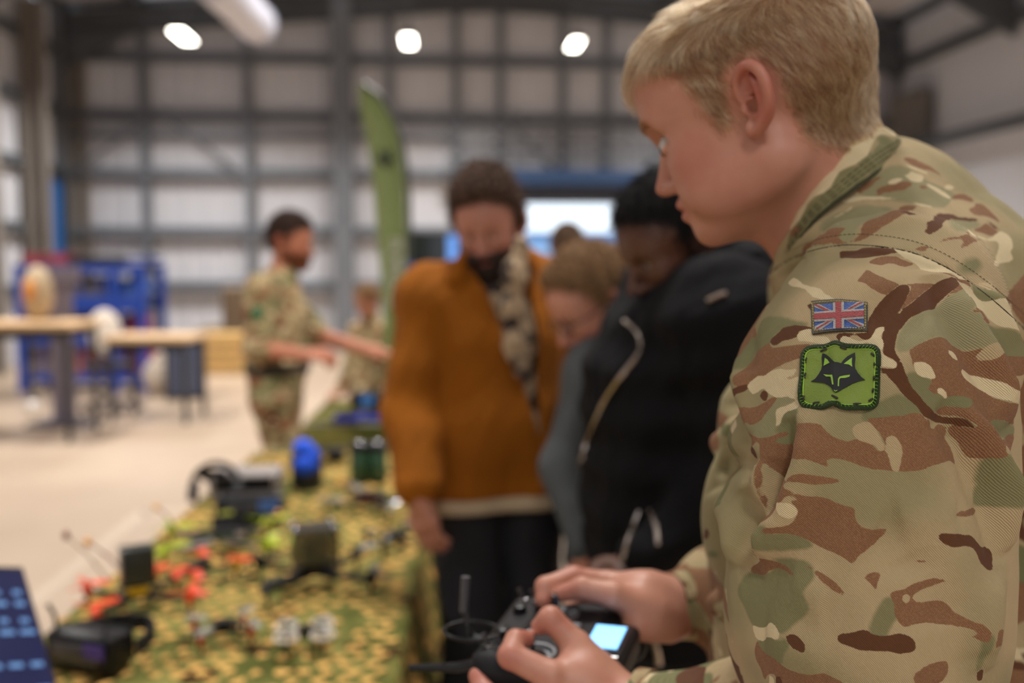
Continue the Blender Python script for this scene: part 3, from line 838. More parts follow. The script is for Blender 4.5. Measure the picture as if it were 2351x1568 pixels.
# display screen behind the flag
D = 7.4; a = P(932, 532, D); b = P(1060, 650, D)
r = empty('display_screen', ((a[0] + b[0]) / 2, a[1], 0), label='dark display screen on a stand between the flag and the man in brown', cat='screen')
w, h = b[0] - a[0], a[2] - b[2]; zc = (a[2] + b[2]) / 2
MB().box((0, 0, zc), (w, .05, h), bev=.01).build('bezel', blackm, r)
MB().box((0, -.03, zc), (w - .03, .006, h - .03)).build('picture', mat('screen_dark', (28, 32, 36), .2, emit=.4), r)
MB().box((w * .34, -.035, zc + h * .18), (w * .18, .004, h * .5)).build('bright_window', mat('screen_sky', (90, 140, 215), .2, emit=.9), r)
MB().box((-w * .28, -.035, zc - h * .28), (w * .36, .004, h * .3)).build('blue_window', mat('screen_blue', (50, 70, 150), .2, emit=.8), r)
MB().tube((0, .02, 0), (0, .02, zc), .03).box((0, .02, .02), (.7, .5, .03)).build('stand', blackm, r)
# ------------------------------------------------------------------ display table with camouflage netting
TZ = 0.755
def T(px, py): return PZ(px, py, TZ)
TR0 = PZ(898, 1568, .75); TL0 = PZ(-2, 1568, .75)
tdir = np.array([-.0352, 1, 0]); tdir /= np.linalg.norm(tdir); tlat = np.array([tdir[1], -tdir[0], 0])
TW = float((TR0 - TL0) @ tlat)
tc0 = (TR0 + TL0) / 2; tc0[2] = 0
def TP(a, l, z): return tc0 + tdir * a + tlat * l + np.array([0, 0, z])
yaw_t = math.atan2(-tdir[0], tdir[1])
def table_set(a0, a1, w, label_t, label_c, z=.75):
    mid = TP((a0 + a1) / 2, 0, 0)
    r = empty('folding_table', tuple(mid), yaw_t, label=label_t, cat='table')
    L_ = a1 - a0
    MB().box((0, 0, z - .03), (w - .02, L_ - .02, .04), bev=.01).build('tabletop', mat('table_grey', (190, 188, 184), .5), r)
    for sx in (-1, 1):
        for sy in (-1, 1):
            MB().tube((sx * (w / 2 - .08), sy * (L_ / 2 - .15), 0), (sx * (w / 2 - .08), sy * (L_ / 2 - .15), z - .05), .014).build('leg', steel_d, r)
    for sy in (-1, 1): MB().tube((-w / 2 + .08, sy * (L_ / 2 - .15), .1), (w / 2 - .08, sy * (L_ / 2 - .15), .1), .012).build('stretcher', steel_d, r)
    return r
def net_mat():
    m = bpy.data.materials.new('camouflage_net'); m.use_nodes = True; nt = m.node_tree; N = nt.nodes; L = nt.links; b = N['Principled BSDF']; b.inputs['Roughness'].default_value = .9; b.inputs['Specular IOR Level'].default_value = .1
    tc = N.new('ShaderNodeTexCoord')
    def nz(sc, off):
        mp = N.new('ShaderNodeMapping'); mp.inputs['Location'].default_value = off; L.new(tc.outputs['Object'], mp.inputs[0])
        n = N.new('ShaderNodeTexNoise'); n.inputs['Scale'].default_value = sc; n.inputs['Detail'].default_value = 3; L.new(mp.outputs[0], n.inputs['Vector']); return n.outputs['Fac']
    r = N.new('ShaderNodeValToRGB'); r.color_ramp.elements[0].color = S((82, 86, 40)); r.color_ramp.elements[1].color = S((134, 128, 70))
    r.color_ramp.elements[0].position = .38; r.color_ramp.elements[1].position = .6
    L.new(nz(6, (1, 2, 3)), r.inputs[0])
    r2 = N.new('ShaderNodeMath'); r2.operation = 'GREATER_THAN'; r2.inputs[1].default_value = .6; L.new(nz(9, (7, 2, 3)), r2.inputs[0])
    x = N.new('ShaderNodeMix'); x.data_type = 'RGBA'; L.new(r2.outputs[0], x.inputs[0]); L.new(r.outputs[0], x.inputs[6]); x.inputs[7].default_value = S((70, 52, 26))
    L.new(x.outputs[2], b.inputs['Base Color'])
    bp = N.new('ShaderNodeBump'); bp.inputs['Strength'].default_value = .6; bp.inputs['Distance'].default_value = .01; L.new(nz(40, (0, 0, 0)), bp.inputs['Height']); L.new(bp.outputs[0], b.inputs['Normal'])
    return m
NET = net_mat()
def cloth(a0, a1, w, z, label, drop=.68, seed=1, flaps=True, loc=None):
    """net cloth over the table: top sheet, hanging sides with folds"""
    nl, na = 40, int((a1 - a0) / .03)
    prof = []                                        # across: (lateral, height, hang amount)
    k = 14
    for i in range(k): prof.append((-w / 2 - .012, z + .008 - drop * (1 - i / k), 1 - i / k))
    for i in range(nl + 1): prof.append((-w / 2 - .012 + (w + .024) * i / nl, z + .008, 0))
    for i in range(1, k + 1): prof.append((w / 2 + .012, z + .008 - drop * i / k, i / k))
    V = []
    for j in range(na + 1):
        a = a0 + (a1 - a0) * j / na
        for l, h, g in prof:
            s = 1 if l > 0 else -1
            out = g * (.035 * math.sin(a * 21 + 2 * math.sin(a * 5)) + .02 * math.sin(a * 47) + .05) * s
            top = 0 if g else .0025 * math.sin(a * 17 + l * 9) * math.sin(l * 23 + a * 4)
            V.append(TP(a, l + out, h + top))
    V = np.array(V); n = len(prof); F = []
    for j in range(na):
        for i in range(n - 1): b = j * n + i; F.append((b, b + n, b + n + 1, b + 1))
    me = raw_mesh('net_cloth', V, F)
    o = link('net_cloth', me, NET, label=label, cat='tablecloth')
    for aa, sg in ((a0, -1), (a1, 1)):
        Q = []; 
        for i in range(31):
            l = -w / 2 - .012 + (w + .024) * i / 30
            for q in range(9): 
                g = q / 8; Q.append(TP(aa + sg * g * (.02 + .012 * math.sin(l * 30)), l, z + .008 - drop * g))
        link('end_drop', raw_mesh('end_drop', Q, [(i * 9 + q, i * 9 + 9 + q, i * 9 + 10 + q, i * 9 + q + 1) for i in range(30) for q in range(8)]), NET, o)
    if flaps:
        r = random.Random(seed); V = []; F = []
        rows = int((a1 - a0) / .040)
        for j in range(rows):
            for i in range(int((w + .9) / .050)):
                l = -w / 2 - .0 + i * .050 + (j % 2) * .025 + r.uniform(-.007, .007); a = a0 + j * .040 + r.uniform(-.006, .006)
                if l < w / 2 - .004:
                    zz = z + .0115; side = False
                else: side = True
                d_ = mnoise.noise(Vector((a * 2.2, l * 3.1, seed)))
                if d_ < -.42 or r.random() < (.14 if not side else .5): continue
                s = (.0120 + .0050 * r.random()) * (1.15 if d_ > .1 else .9)
                ang = r.uniform(0, 6.28); el = r.uniform(1.0, 1.35); b0 = len(V)
                tl = r.uniform(-.15, .15)
                for q in range(8):
                    t = q * math.pi / 4; x = math.cos(t) * s * el; y = math.sin(t) * s * (1 + .2 * math.sin(3 * t + ang))
                    X = x * math.cos(ang * .2) - y * math.sin(ang * .2); Y = x * math.sin(ang * .2) + y * math.cos(ang * .2)
                    if not side: V.append(TP(a + Y, l + X, zz + X * tl + .0015 * math.sin(t * 2 + ang)))
                    else:
                        h = l - w / 2 + X
                        g = h / .68
                        out = g * (.035 * math.sin((a + Y) * 21 + 2 * math.sin((a + Y) * 5)) + .02 * math.sin((a + Y) * 47) + .05) + .018
                        V.append(TP(a + Y, w / 2 + out, z - h + .004))
                V.append(np.mean(V[b0:], 0) + np.array([0, 0, .002]))
                for q in range(8): F.append((b0 + 8, b0 + q, b0 + (q + 1) % 8))
        me = raw_mesh('leaf_flap', V, F)
        f = link('leaf_flap', me, mat('ochre_flaps', (212, 168, 96), .9, var=.25, vscale=5, spec=.1), o, kind='stuff')
    return o
table_set(-.75, 2.32, TW, 'folding table under the camouflage net, covered with drones', '')
cloth(-.78, 2.35, TW, .75, 'olive and ochre camouflage net draped over the long display table')
# second table behind
tb = PZ(848, 948, .7755); tb[2] = 0; tb[1] += .14
r = empty('folding_table', (tb[0], tb[1], 0), yaw_t, label='smaller table behind, in line with the long display table', cat='table')
MB().box((0, 0, .745), (.62, .8, .04), bev=.008).build('tabletop', MATS['table_grey'], r)
for sx in (-1, 1):
    for sy in (-1, 1): MB().tube((sx * .25, sy * .33, 0), (sx * .25, sy * .33, .73), .014).build('leg', steel_d, r)
V = []
for j in range(29):
    for i in range(25):
        x = -.36 + .72 * i / 24; y = -.46 + .92 * j / 28; cx = max(-.32, min(.32, x)); cy = max(-.41, min(.41, y))
        V.append((x, y, .772) if cx == x and cy == y else (cx + np.sign(x - cx) * .012, cy + np.sign(y - cy) * .012, .772 - (abs(x - cx) + abs(y - cy)) * 5))
o = link('net_cloth', raw_mesh('net_cloth', V, [(j * 25 + i, j * 25 + i + 1, (j + 1) * 25 + i + 1, (j + 1) * 25 + i) for j in range(28) for i in range(24)]), NET, label='camouflage cloth on the smaller table behind', cat='tablecloth')
o.location = (tb[0], tb[1], 0); o.rotation_euler = (0, 0, yaw_t)

# ------------------------------------------------------------------ things on the table
ZT = .7625
blk = mat('black_plastic', (19, 19, 21), .35, spec=.3)
blk2 = mat('black_rubber', (15, 15, 16), .7, spec=.15)
carbon = mat('carbon_fibre', (22, 22, 25), .35, spec=.3)
alu = mat('bright_metal', (210, 210, 214), .18, 1.0)
ora = mat('orange_plastic', (236, 74, 30), .35)
yel = mat('yellow_plastic', (226, 178, 20), .4)
lime = mat('lime_plastic', (168, 186, 20), .4)
red = mat('red_metal', (206, 34, 26), .25, .4)
def tip_mat(n_, c): return mat(n_, c, .4)
def drone(label, px, py, size, yaw, prop_m, motor_m, arm_m=carbon, height=.035, body=(.07, .045, .03), body_m=None, battery=None, box=None, antennas=(), group=None, duct=None, name='racing_drone', legs=.012):
    c = PZ(px, py, ZT); r = empty(name, (c[0], c[1], ZT), yaw, label=label, cat='drone', group=group)
    z = legs + height * .5; R_ = size / 2
    for k, (sx, sy) in enumerate(((1, 1), (1, -1), (-1, 1), (-1, -1))):
        e = Vector((sx * R_, sy * R_ * .85, z))
        MB().path([(sx * .015, sy * .012, z), tuple(e)], [.010 * size / .24, .007 * size / .24], 6).build('arm', arm_m, r)
        mo = MB().tube(e + Vector((0, 0, -.004)), e + Vector((0, 0, .016)), .0125 * size / .22, .0125 * size / .22, 14).tube(e + Vector((0, 0, .016)), e + Vector((0, 0, .026)), .003, n=8).build('motor', motor_m, r, smooth=True)
        pr = MB(); a0 = k * .7 + .4
        for b_ in range(3):
            a = a0 + b_ * 2.094; L_ = R_ * .55
            p = [Vector((0, 0, 0)), Vector((L_ * .35, .012, .002)), Vector((L_, .005, .001)), Vector((L_, -.006, -.002)), Vector((L_ * .4, -.010, -.003))]
            mt = Matrix.Rotation(a, 3, 'Z')
            top = [pr.b.verts.new(e + Vector((0, 0, .022)) + mt @ q) for q in p]; bot = [pr.b.verts.new(e + Vector((0, 0, .0205)) + mt @ q) for q in p]
            pr.b.faces.new(top); pr.b.faces.new(bot[::-1])
            for q in range(5): pr.b.faces.new((top[q], bot[q], bot[(q + 1) % 5], top[(q + 1) % 5]))
        pr.tube(e + Vector((0, 0, .018)), e + Vector((0, 0, .027)), .0055, n=10)
        pr.build('propeller', prop_m, mo)
        MB().tube(e + Vector((0, 0, -.004)), (e.x, e.y, 0), .005, .004, 8).build('foot', blk2, r)
        if duct:
            d_ = MB(); n = 20
            d_.path([(e.x + math.cos(t) * R_ * .62, e.y + math.sin(t) * R_ * .62, z + .010) for t in [2 * math.pi * i / n for i in range(n + 1)]], .004, 6); d_.build('duct', duct, r, smooth=True)
    bx, by, bz = body
    MB().box((0, 0, z), (bx * 1.3, by, .004)).box((0, 0, z + bz), (bx * 1.2, by * .9, .004)).build('frame_plate', carbon, r)
    for sx in (-1, 1):
        for sy in (-1, 1): MB().tube((sx * bx * .55, sy * by * .4, z), (sx * bx * .55, sy * by * .4, z + bz), .0025, n=8).build('standoff', alu, r)
    MB().box((bx * .6, 0, z + bz * .5), (.016, .02, .02), bev=.003).tube((bx * .6 + .008, 0, z + bz * .5), (bx * .6 + .018, 0, z + bz * .5), .007, n=12).build('camera', blk, r, smooth=True)
    MB().box((0, 0, z + bz * .45), (bx * .7, by * .6, bz * .6), bev=.002).build('flight_controller', body_m or blk, r)
    if battery: MB().box((0, 0, z + bz + battery[2] / 2 + .003), battery[:3], bev=.004).build('battery', battery[3], r, smooth=True)
    if box:
        MB().box((0, 0, z + bz + box[2] / 2), box[:3], bev=.006).build('clear_case', mat('smoky_clear', (120, 116, 96), .06, trans=.75), r)
        MB().box((0, 0, z + bz + box[2] / 2 - .01), (box[0] * .5, box[1] * .55, box[2] * .7), bev=.004).build('inner_board', mat('olive_board', (96, 96, 20), .4), r)
        MB().box((0, 0, z + bz + box[2] + .002), (box[0] * 1.02, box[1] * 1.02, .008), bev=.003).build('lid', mat('dark_lid', (58, 58, 54), .25), r)
        for sx in (-1, 1):
            for sy in (-1, 1): MB().ball((sx * box[0] * .42, sy * box[1] * .42, z + bz + box[2] + .006), .006).build('bolt', alu, r, smooth=True)
    for (x, y, dx, dy, dz, tm, sm) in antennas:
        a = Vector((x, y, z + bz)); b = a + Vector((dx, dy, dz)); mid = (a + b) / 2 + Vector((0, 0, .01))
        MB().path([tuple(a), tuple(mid), tuple(b)], .0028, 7).build('antenna', sm, r)
        MB().ball(tuple(b), (.008, .008, .011)).build('antenna_tip', tm, r, smooth=True)
    return r
tipo = mat('tip_orange', (240, 170, 50), .4); tipr = mat('tip_maroon', (120, 50, 46), .4); rod = mat('rod_pink', (140, 92, 82), .5); rodc = mat('rod_cream', (196, 176, 150), .5)
drone('drone with bright orange propellers and an upright dark battery', 318, 1395, .205, .5, ora, ora, battery=(.075, .055, .085, mat('battery_wrap', (40, 44, 40), .3)), body_m=yel,
      antennas=((-.06, .06, -.085, .02, .115, tipr, rodc), (-.01, .03, -.09, .04, .095, tipo, rod)))
drone('drone with yellow motors and orange blades right of the upright battery', 452, 1338, .15, 1.1, ora, yel, body=(.05, .035, .022), antennas=())
drone('drone with lime green propellers on a long silver frame', 500, 1262, .27, .25, lime, lime, arm_m=alu, body=(.14, .035, .025), body_m=mat('board_green', (60, 90, 50), .4),
      antennas=((.12, .0, .05, .02, .035, tipo, rod), (-.11, .03, -.06, .05, .06, tipo, rod)))
drone('large black drone carrying a clear smoky box', 722, 1345, .25, .32, blk, blk2, height=.045, box=(.115, .085, .085), body=(.09, .06, .03), name='payload_drone')
drone('small drone with two red motors at the front of the net', 512, 1478, .105, .45, mat('clear_prop', (200, 200, 190), .1, trans=.6), red, body=(.04, .03, .02), antennas=())
drone('tiny white ducted drone with a black centre', 700, 1490, .075, .2, mat('grey_prop', (160, 156, 150), .3), blk, arm_m=mat('white_frame', (214, 204, 190), .4), body=(.025, .022, .018), duct=mat('white_frame', (214, 204, 190), .4))
drone('black and silver drone in front of the green canisters', 850, 1172, .22, -.3, mat('clear_prop', (200, 200, 190), .1), alu, body=(.09, .045, .03), body_m=mat('dark_red_board', (110, 34, 30), .4), antennas=((-.06, .0, -.05, .0, .03, tipo, rod),))
drone('small black drone at the right edge of the net', 905, 1262, .12, .6, blk, blk2, body=(.045, .035, .02))
# goggles
def goggles(label, px, py, yaw, s=1.0, strap=(.16, .11), patch=None):
    c = PZ(px, py, ZT); r = empty('video_goggles', (c[0], c[1], ZT), yaw, label=label, cat='goggles')
    MB().box((0, 0, .042 * s), (.165 * s, .07 * s, .078 * s), bev=.018 * s).build('housing', blk, r, smooth=True)
    MB().box((0, .042 * s, .042 * s), (.14 * s, .03 * s, .07 * s), bev=.012 * s).build('face_foam', blk2, r, smooth=True)
    for sx in (-1, 1): MB().tube((sx * .038 * s, .05 * s, .045 * s), (sx * .038 * s, .06 * s, .045 * s), .02 * s, n=16).build('eyepiece', mat('lens_dark', (12, 12, 18), .05), r, smooth=True)
    MB().box((0, -.037 * s, .045 * s), (.11 * s, .006, .04 * s), bev=.003).build('front_panel', mat('grey_gloss', (62, 61, 65), .15), r, smooth=True)
    pts = [(math.cos(t) * strap[0] * .5, .03 * s + math.sin(t) * strap[1], .045 * s) for t in np.linspace(0, math.pi, 17)]
    m = MB()
    for a, b in zip(pts, pts[1:]):
        m.quad((a[0], a[1], a[2] - .017), (b[0], b[1], b[2] - .017), (b[0], b[1], b[2] + .017), (a[0], a[1], a[2] + .017))
    st = m.build('head_strap', mat('black_webbing', (18, 18, 20), .8), r); mo = st.modifiers.new('t', 'SOLIDIFY'); mo.thickness = .005
    for sx in (-1, 1):
        MB().path([(sx * .06 * s, -.02 * s, .08 * s), (sx * .065 * s, -.02 * s, .11 * s), (sx * .08 * s, -.02 * s, .13 * s)], .004).build('aerial', blk, r)
    if patch: MB().box((.05 * s, -.041 * s, .055 * s), (.05 * s, .004, .028 * s), bev=.002).build('sticker', patch, r)
    return r
goggles('black video goggles with a looped strap beside the laptop', 205, 1535, -.35, 1.0, (.18, .12), mat('purple_sticker', (70, 52, 120), .3))
g = goggles('big black video goggles with a blue sticker on the far left of the net', 575, 1205, .15, 1.25, (.2, .10), mat('blue_sticker', (74, 110, 180), .3))
# black bag of straps under the goggles and grey case behind
c = PZ(560, 1140, ZT)
r = empty('carry_case', (c[0], c[1] + .05, ZT), .1, label='pale grey zipped case lying open behind the big goggles', cat='case')
MB().box((0, 0, .045), (.24, .17, .085), bev=.02).build('body', mat('case_grey', (150, 142, 138), .6), r, smooth=True)
MB().box((0, -.08, .05), (.2, .012, .05), bev=.004).build('pocket', blk2, r)
MB().path([(-.12, -.02, .05), (-.16, -.06, .09), (-.13, -.1, .1), (-.05, -.1, .09)], .012).build('strap', blk2, r, smooth=True)
c = PZ(496, 1150, ZT)
r = empty('headphones', (c[0], c[1], ZT), .4, label='black padded headphones to the left of the big goggles', cat='headphones')
for sx in (-1, 1): MB().tube((sx * .06, 0, .035), (sx * .09, 0, .04), .036, .030, 18).build('ear_cup', blk, r, smooth=True)
MB().path([(math.cos(t) * .08, 0, .04 + math.sin(t) * .09) for t in np.linspace(0, math.pi, 13)], .010).build('headband', blk2, r, smooth=True)
c = PZ(520, 1222, ZT)
for k, (x, y, z) in enumerate(((0, 0, .03), (.055, .05, .045))):
    r = empty('padded_glove', (c[0], c[1], ZT), .5, label=('black padded glove with a yellow tab, nearer of the pair by the headphones', 'black padded glove lying behind the one with the yellow tab')[k], cat='glove', group='black padded gloves')
    MB().ball((x, y, z), (.045, .034, .028)).build('palm', blk2, r, smooth=True)
    for j in range(4): MB().tube((x - .03 + j * .02, y - .02, z), (x - .04 + j * .024, y - .085, z - .012), .011, .009, 10).build('finger', blk2, r, smooth=True)
    if k == 0: MB().box((0, .0, .058), (.04, .022, .008), bev=.002).build('tab', mat('tab_yellow', (150, 152, 50), .5), r)
# blue cloth bundle on black canister
c = PZ(705, 1118, ZT)
r = empty('canister', (c[0], c[1], ZT), 0, label='black canister with a bright blue glove pulled over it', cat='canister')
MB().lathe([(.050, 0), (.056, .012), (.056, .125), (.040, .138)]).build('body', mat('canister_navy', (22, 26, 40), .4), r, smooth=True)
MB().ball((.004, -.030, .092), (.046, .042, .044)).ball((-.006, -.026, .148), (.038, .036, .034)).ball((.026, -.03, .118), (.028, .028, .04)).build('blue_glove', mat('royal_blue', (16, 84, 226), .6), r, smooth=True)
c = PZ(760, 1062, ZT)
r = empty('action_camera', (c[0], c[1], ZT), .1, label='flat black camera unit behind the blue glove', cat='camera')
MB().box((0, 0, .035), (.11, .07, .05), bev=.008).build('body', blk, r, smooth=True)
MB().tube((-.03, -.036, .035), (-.03, -.05, .035), .02, n=16).build('lens', alu, r, smooth=True)
# green canisters
for i, (px, lab) in enumerate(((826, 'left one of the two dark green canisters under a black lid'), (868, 'right one of the two dark green canisters under a black lid'))):
    c = PZ(px, 1108, ZT); r = empty('green_canister', (c[0], c[1], ZT), 0, label=lab, cat='canister', group='green canisters on the net')
    MB().lathe([(.030, 0), (.034, .006), (.034, .115), (.030, .12)]).build('body', mat('canister_green', (44, 74, 50), .25), r, smooth=True)
    MB().lathe([(.0348, .004), (.0348, .014)], n=20).build('base_ring', blk, r); MB().lathe([(.031, .118), (.0352, .12), (.0352, .145), (.028, .15)]).build('lid', blk, r, smooth=True)
    MB().ball((0, -.008, .151), (.014, .012, .007)).build('cap', alu, r, smooth=True)
# things on the second table
zz = .7755
def T2(px, py): return PZ(px, py, zz)
c = T2(800, 962); r = empty('blue_tray', (c[0], c[1], zz), 0, label='left bright blue tray on the smaller table behind', cat='tray', group='blue trays')
MB().box((0, 0, .012), (.13, .16, .024), bev=.006).build('base', mat('blue_tray', (14, 46, 196), .4), r); MB().box((0, 0, .028), (.10, .12, .012), bev=.003).build('insert', blk2, r)
c = T2(862, 960); r2 = dup(r); r2.location = (c[0] + .01, c[1], zz); r2['label'] = 'right bright blue tray on the smaller table behind'
c = T2(842, 936); r = empty('radio_set', (c[0], c[1], zz), 0, label='black radio set on the smaller table behind the blue trays', cat='radio')
MB().box((0, 0, .045), (.17, .1, .09), bev=.01).build('body', blk, r, smooth=True)
MB().tube((.05, 0, .08), (.06, 0, .24), .006, .004).build('aerial', blk2, r)
MB().box((.01, -.052, .05), (.07, .006, .05)).build('display', mat('radio_screen', (60, 100, 150), .2, emit=.5), r)
MB().path([(-.07, 0, .09), (-.09, .02, .14), (-.02, .03, .16)], .005).build('cable', blk2, r)
# laptop
def laptop():
    B = PZ(146, 1632, ZT + .012); Tt = P(50, 1304, 1.95)
    e2 = Tt - B; hgt = np.linalg.norm(e2); e2 /= hgt
    e1 = P(50, 1304, 1.95) - P(-40, 1340, 1.86); e1 -= e2 * (e1 @ e2); e1 /= np.linalg.norm(e1)
    e3 = np.cross(e1, e2)
    W = .31
    M_ = Matrix([list(r) for r in np.stack([e1, e3, e2], 1)])
    r = empty('laptop', tuple(B), 0, label='open laptop with a deep blue screen at the bottom left corner', cat='laptop')
    cen = e1 * (-W / 2) + e2 * hgt / 2
    MB().box(cen, (W, .008, hgt), M_, bev=.002).build('lid', blk, r)
    n_ = -e3 if e3[1] > 0 else e3
    MB().box(cen + n_ * .005, (W - .012, .002, hgt - .02), M_).build('screen', mat('laptop_screen', (30, 33, 64), .15, emit=.5), r)
    tx = mat('screen_text', (92, 128, 176), .2, emit=.5)
    rr = random.Random(4)
    scr = [c for c in r.children if c.name.startswith('screen')][0]
    for row, (y0, n) in enumerate(((.80, 5), (.72, 6), (.60, 4), (.52, 6), (.30, 3), (.14, 4))):
        m = MB()
        for i in range(n):
            w = rr.uniform(.012, .03); x = -.03 - i * .04
            m.box(e1 * x + e2 * hgt * y0 + n_ * .0068, (w, .0012, .009), M_)
        prop(m.build('text_line', tx, scr), kind='stuff')
    base_r = Vector((e1[0], e1[1], 0)).normalized(); back = Vector((-base_r.y, base_r.x, 0))
    Mb = Matrix((( base_r.x, back.x, 0), (base_r.y, back.y, 0), (0, 0, 1)))
    MB().box(tuple(Vector((e1 * (-W / 2))[:]) - back * .11 + Vector((0, 0, -.004))), (W, .22, .014), Mb, bev=.003).build('keyboard_base', blk, r)
laptop()
# ------------------------------------------------------------------ people
def hand_field(p, w, fw, bk, side, curl=.5, sc=1.0, spread=.12):
    """relaxed hand: w wrist, fw towards the fingers, bk out of the back of the hand, side +1 when the thumb lies along cross(fw, bk)"""
    fw = np.array(fw, float); fw /= np.linalg.norm(fw); bk = np.array(bk, float); bk -= fw * (bk @ fw); bk /= np.linalg.norm(bk)
    lt = np.cross(fw, bk) * side
    q = lambda a, b, c: w + (fw * a + lt * b + bk * c) * sc
    d = smin(cone(p, w, q(.05, .022, 0), .026 * sc, .018 * sc), cone(p, w, q(.055, -.022, 0), .024 * sc, .016 * sc), .02)
    d = smin(d, cone(p, q(.078, .026, 0), q(.075, -.026, -.004), .0145 * sc, .0125 * sc), .02)
    Ls = [(.028, (.044, .026, .020), .0092), (.009, (.048, .030, .022), .0094), (-.010, (.044, .028, .021), .0090), (-.027, (.035, .021, .018), .0080)]
    for i, (b, seg, r) in enumerate(Ls):
        a = 0.25 * curl; pos = q(.082 - .004 * i, b, 0); r *= sc; b2 = (b * spread * 4)
        for k, L in enumerate(seg):
            a += curl * (.5 if k == 0 else .62)
            nx = pos + (fw * math.cos(a) + lt * b2 * (1 if k == 0 else .3) - bk * math.sin(a)) * L * sc
            d = smin(d, cone(p, pos, nx, r * (1.05 - .08 * k), r * (.98 - .1 * k)), .0045)
            pos = nx
    t0 = q(.022, .020, -.008); t1 = q(.058, .046, -.016); t2 = q(.086, .050, -.026); t3 = q(.108, .044, -.034)
    d = smin(d, chain(p, [t0, t1, t2, t3], [.016 * sc, .0125 * sc, .0108 * sc, .0088 * sc], .006), .012)
    return d
def torso_field(p, J, g=0.0, W=.155, D=.112):
    lat = (J['shL'] - J['shR']); lat = lat / np.linalg.norm(lat)
    d = cone(p, J['shL'], J['shR'], .062 + g, .062 + g)
    for s in (-1, 1):
        d = smin(d, cone(p, J['chest'] + lat * s * (W - D), J['waist'] + lat * s * (W - D) * .85, D + g, D * .94 + g), .06)
        d = smin(d, cone(p, J['waist'] + lat * s * (W - D) * .85, J['hip' + ('L' if s > 0 else 'R')], D * .94 + g, D * .98 + g), .06)
    d = smin(d, cone(p, J['neck'], J['chest'], .06 + g, .10 + g), .06)
    return d
def arm_field(p, J, s, g=0.0):
    return chain(p, [J['sh' + s], J['el' + s], J['wr' + s]], [.056 + g, .043 + g, .030 + g], .03)
def legs_field(p, J, g=0.0):
    d = None
    for s in 'LR':
        e = chain(p, [J['hip' + s], J['kn' + s], J['an' + s]], [.088 + g, .058 + g, .040 + g], .04)
        d = e if d is None else smin(d, e, .02)
    return d
def stand(J, hipc, lat, fwd, feet=.24, kneef=.02):
    """fill in hips, knees and ankles under a hip centre"""
    lat = np.array(lat, float); lat /= np.linalg.norm(lat); fwd = np.array(fwd, float)
    for s, sg in (('L', 1), ('R', -1)):
        J['hip' + s] = hipc + lat * sg * .09
        f = hipc + lat * sg * feet / 2; 
        J['an' + s] = np.array([f[0], f[1], .09]); J['kn' + s] = (J['hip' + s] + J['an' + s]) / 2 + fwd * kneef + np.array([0, 0, .02])
        J['fw'] = fwd
def bounds(pts, r): pts = np.array(pts); return pts.min(0) - r, pts.max(0) + r
def head_local(p, hc, M): return ((p - A3(hc)) @ np.asarray(M, f32)).astype(f32)
def hair_field(q, thick=.012, z=([-.13, -.05, -.030, .005, .025, .060, .085], [-.060, -.052, -.005, -.005, .030, .060, .088]), n=.0035, seed=3, top=0.0, side=.006):
    d = ell(q, (-.014, 0, .036), (.098 + thick, .077 + side, .084 + thick + top))
    d = smin(d, ell(q, (.034, 0, .040), (.054 + thick * .6, .062 + side, .058 + thick + top)), .02)
    d = d + n * wob(q, .022, seed, 4, (1.6, 1, 1)) + n * .7 * wob(q, .010, seed + 1, 4, (1.6, 1, .6))
    zm = np.interp(q[:, 0], z[0], z[1]).astype(f32) + .009 * wob(q, .026, seed + 2, 4)
    d = d + .9 * (side + .003) * np.clip((zm + .030 - q[:, 2]) / .030, 0, 1)
    return smax(d, (zm - q[:, 2]) * .8, .006)
def beard_field(q, t=.006, zt=-.045, seed=5):
    d = head_field(q, ear=False, fine=False) - t + .0015 * wob(q, .008, seed, 4)
    side = np.interp(q[:, 0], [-.02, .01, .05, .075], [-.02, -.03, zt - .01, zt]).astype(f32)
    d = smax(d, q[:, 2] - side, .008)
    mo = ell(q, (.10, 0, -.068), (.02, .022, .006))
    return smax(smax(d, -(q[:, 0] - .0) * .9 - .012, .01), -mo, .004)
def fuzz(v, f, parent, m, n=9000, L=.015, seed=2):
    r = np.random.default_rng(seed); nn = np.cross(v[f[:, 2]] - v[f[:, 0]], v[f[:, 3]] - v[f[:, 1]]); nn /= np.linalg.norm(nn, axis=1, keepdims=True) + 1e-9
    i = r.integers(0, len(f), n); a = v[f[i]].mean(1); d = nn[i] * .7 + r.normal(size=(n, 3)) * .55 + np.array([0, 0, -.25]); d /= np.linalg.norm(d, axis=1, keepdims=True)
    d2 = d + r.normal(size=(n, 3)) * .5 + np.array([0, 0, -.4]); k = L * r.uniform(.4, 1.3, (n, 1))
    pts = np.stack([a - d * .002, a + d * k * .5, a + d * k * .5 + d2 * k * .5], 1)
    hc_ = bpy.data.hair_curves.new('loose_hairs'); hc_.add_curves([3] * n); hc_.points.foreach_set('position', pts.reshape(-1).astype(np.float32))
    hc_.points.foreach_set('radius', np.tile([.0005, .0004, .0002], n).astype(np.float32)); hc_.materials.append(m)
    o = bpy.data.objects.new('loose_hairs', hc_); COL.objects.link(o); o.parent = parent; o['kind'] = 'stuff'
